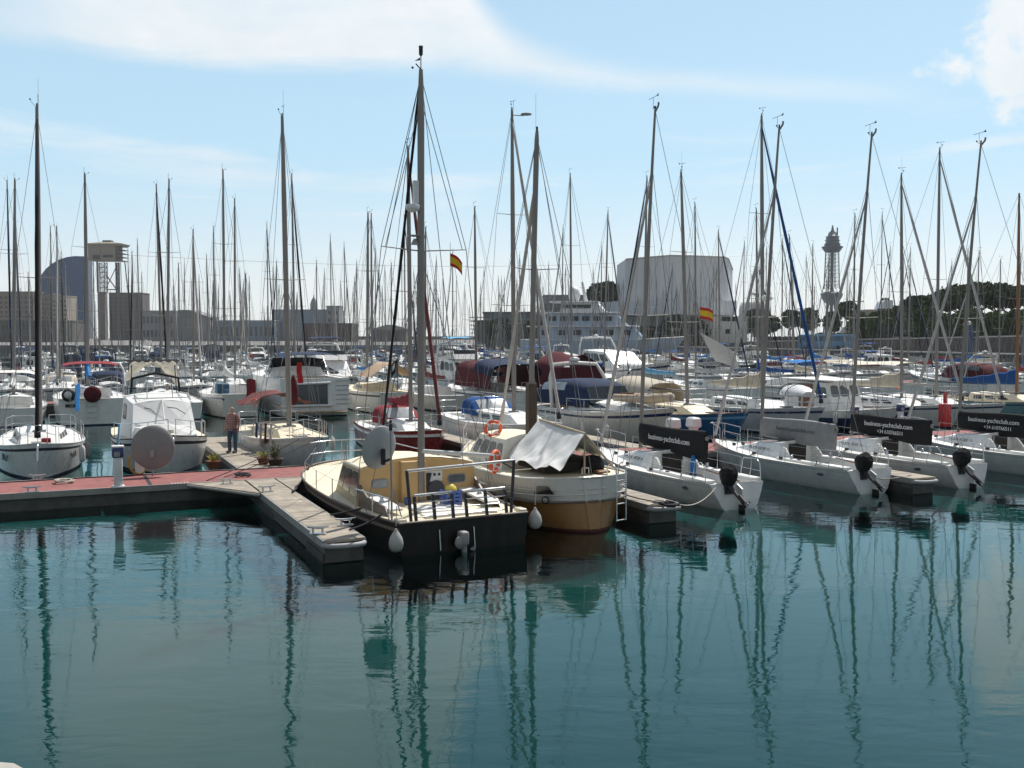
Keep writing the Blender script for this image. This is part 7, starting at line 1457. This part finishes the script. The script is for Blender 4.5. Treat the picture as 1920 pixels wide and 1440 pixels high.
rd = random.Random(21)
def far_sail(cname, cov, hullm, stripe, L, H, gen=None, bim=None, dod=None, mm=None):
    t, b, W_ = sailboat('', 0, v=-400, dirn='out', L=L, B=L * .32, hull=hullm, stripe=stripe, cover=cov, H=H, r=.085, spr=2 if H > 12 else 1, detail=1, genoa=gen, bimini=bim, dodger=dod, mastm=mm, hm=.5, rail=True, fs=1.15, fb=1.4)
    return t, cname
def far_motor(cname, **kw):
    t, b, W_ = cruiser('', 0, -400, 'out', detail=1, **kw); return t, cname
SP = [far_sail("navy-covered white sloop", C['navy'], WHITE, NAVY, 10.5, 13.2, C['navy']), far_sail("blue-covered sloop with bimini", C['blue'], WHITE, NAVY, 11, 13.8, None, C['blue']), far_sail("bright-blue-covered sloop", C['bright'], OFFW, GREYHULL, 10, 12.6), far_sail("white-covered sloop", C['white'], WHITE, GREYHULL, 10.2, 13.0, C['lgrey']), far_sail("beige-covered sloop", C['beige'], WHITE, NAVY, 11.2, 13.9, C['lgrey'], None, C['beige']), far_sail("blue-hulled sloop", C['grey'], BLUEHULL, OFFW, 10.4, 13.1, C['grey']), far_sail("red-covered sloop", C['red'], WHITE, REDHULL, 9.6, 11.8), far_sail("maroon-covered sloop", C['maroon'], OFFW, NAVY, 10.8, 13.4, C['navy']), far_sail("teal-hulled sloop", C['lgrey'], TEALHULL, OFFW, 10.2, 12.4), far_sail("black-covered sloop", C['black'], WHITE, GREYHULL, 11.5, 14.4, C['black'])]
MP = [far_motor('white flybridge cruiser', L=12, B=4.1, style='fly', stripe=NAVY), far_motor("blue-roofed flybridge cruiser", L=12.5, B=4.2, style='fly', fly=C['blue'], stripe=GREYHULL), far_motor("navy-canopied sport cruiser", L=10, B=3.6, canopy=C['navy']), far_motor("white-canopied sport cruiser", L=10.4, B=3.6, canopy=C['white']), far_motor("white hardtop cruiser", L=11, B=3.8, style='hard', stripe=GREYHULL), far_motor('navy-hulled hardtop cruiser', L=11.5, B=3.9, style='hard', hull=NAVY, stripe=OFFW), far_motor("blue-canopied sport cruiser", L=9.6, B=3.5, canopy=C['bright'])]
for t, c_ in SP + MP: t.location = (0, 0, 0)
used = set(); first = {}
reserved = {'R2out': [-2.4, 1.7, 6.2, 9.7, 15.2, 19.3, 23.6, 27.2, 31.2, 34.9, 41.4, 46.4, 52.2, 56.2, 62.6, 70.6], 'R2in': [7.2, 12.5, 17.1, 21.0, 24.0, 32.6, 45.4, 50.5, 58.2, 9.6, 88, 82]}
occupied = []
for o in COL.objects:
    if o.parent is None and o.get('category') in ('sailboat', 'motorboat') and o.get('label'):
        u_ = o.location.x * EU.x + o.location.y * EU.y; v_ = o.location.x * EV.x + o.location.y * EV.y; outw = abs((o.rotation_euler.z - ROT_OUT + math.pi) % (2 * math.pi) - math.pi) < 1; occupied.append((u_ + (5.5 if outw else -5.5), v_))
rows = [('out', 60.0, 62, 92, 3.4, .86, "near side of second pontoon"), ('in', 75.5, -5, 100, 3.3, .9, "far side of second pontoon"), ('out', 98.5, -7, 124, 3.5, .85, "near side of third pontoon"), ('in', 114, -8, 126, 3.6, .85, "far side of third pontoon"), ('out', 136.5, -9, 128, 4.4, .8, "near side of fourth pontoon"), ('in', 152, -10, 128, 4.4, .8, "far side of fourth pontoon"), ('out', 174, -12, 126, 4.8, .8, "near side of fifth pontoon"), ('in', 190, -12, 124, 4.8, .8, "far side of fifth pontoon"), ('out', 212, -14, 110, 5.2, .8, "near side of sixth pontoon"), ('in', 228, -14, 104, 5.2, .8, "far side of sixth pontoon")]
cnt = 0
def seg(px):
    for a, c_, n_ in LAND:
        if a <= px < c_: return n_
    return None
for dirn, u, va, vb, stp, ps, rn in rows:
    v = va + rd.uniform(0, 2)
    while v < vb:
        vv = v + rd.uniform(-.35, .35); v += stp * rd.uniform(.92, 1.15)
        mid = u + 5.5; q = P(mid, vv); px = 960 + q.x / q.y * F_PX
        if px < -70 or px > 1990: continue
        if any(abs(mid - a) < 8 and abs(vv - c_) < 3.2 for a, c_ in occupied): continue
        if rd.random() < .04: continue
        where = seg(px)
        if where is None: continue
        cand = list(range(len(SP))) if rd.random() < ps else [100 + i for i in range(len(MP))]
        rd.shuffle(cand); pick = None
        other = [100 + i for i in range(len(MP))] if cand[0] < 100 else list(range(len(SP)))
        for c_ in cand + other:
            if (c_, where, rn) not in used: pick = c_; break
        if pick is None: continue
        used.add((pick, where, rn)); src, nm = SP[pick] if pick < 100 else MP[pick - 100]
        c = copy_tree(src) if pick in first else src
        first[pick] = 1; dirf = ROT_IN if dirn == 'in' else ROT_OUT
        c.rotation_euler = (0, 0, dirf + R(rd.uniform(-2.5, 2.5))); Lb = 10.5
        c.location = P(u + (Lb if dirn == 'in' else 0) + rd.uniform(-.5, .9), vv)
        short = where
        c['label'] = f'{nm}, {rn}, below the {where}'; c['group'] = 'sailboats in the crowded rows' if pick < 100 else 'motorboats in the crowded rows'
        if pick < 100:
            s_ = rd.choice([rd.uniform(.78, 1.0), rd.uniform(.95, 1.30)]); sc = rd.uniform(.74, .95); c.scale = (sc, sc, sc); s_ *= .96 / sc
            for ch in [x for x in bpy.data.objects if x.parent is c] if False else KIDS.get(c.name, []):
                if ch.name.split('.')[0] in ('mast', 'rigging', 'furled_genoa'): ch.scale.z = s_
        else:
            sc = rd.uniform(.68, .92); c.scale = (sc, sc, sc)
        cnt += 1
for key, (t, n_) in list(enumerate(SP)) + [(100 + i, x) for i, x in enumerate(MP)]:
    if key not in first:
        for o in KIDS.get(t.name, []):
            for o2 in KIDS.get(o.name, []): bpy.data.objects.remove(o2)
            bpy.data.objects.remove(o)
        bpy.data.objects.remove(t)


# ------------------------------------------------------------------ air
if HAZE:
    k = MB(); k.box((0, 630, 45), (2300, 1400, 156)); hz_ = bpy.data.materials.new('sea_haze'); hz_.use_nodes = True; nt = hz_.node_tree; nt.nodes.clear(); o_ = nt.nodes.new('ShaderNodeOutputMaterial'); pv_ = nt.nodes.new('ShaderNodeVolumePrincipled')
    pv_.inputs['Density'].default_value = HAZE; pv_.inputs['Color'].default_value = (.95, .97, 1.0, 1); pv_.inputs['Anisotropy'].default_value = .35; nt.links.new(pv_.outputs[0], o_.inputs['Volume'])
    tag(k.build('haze', hz_), kind='stuff')
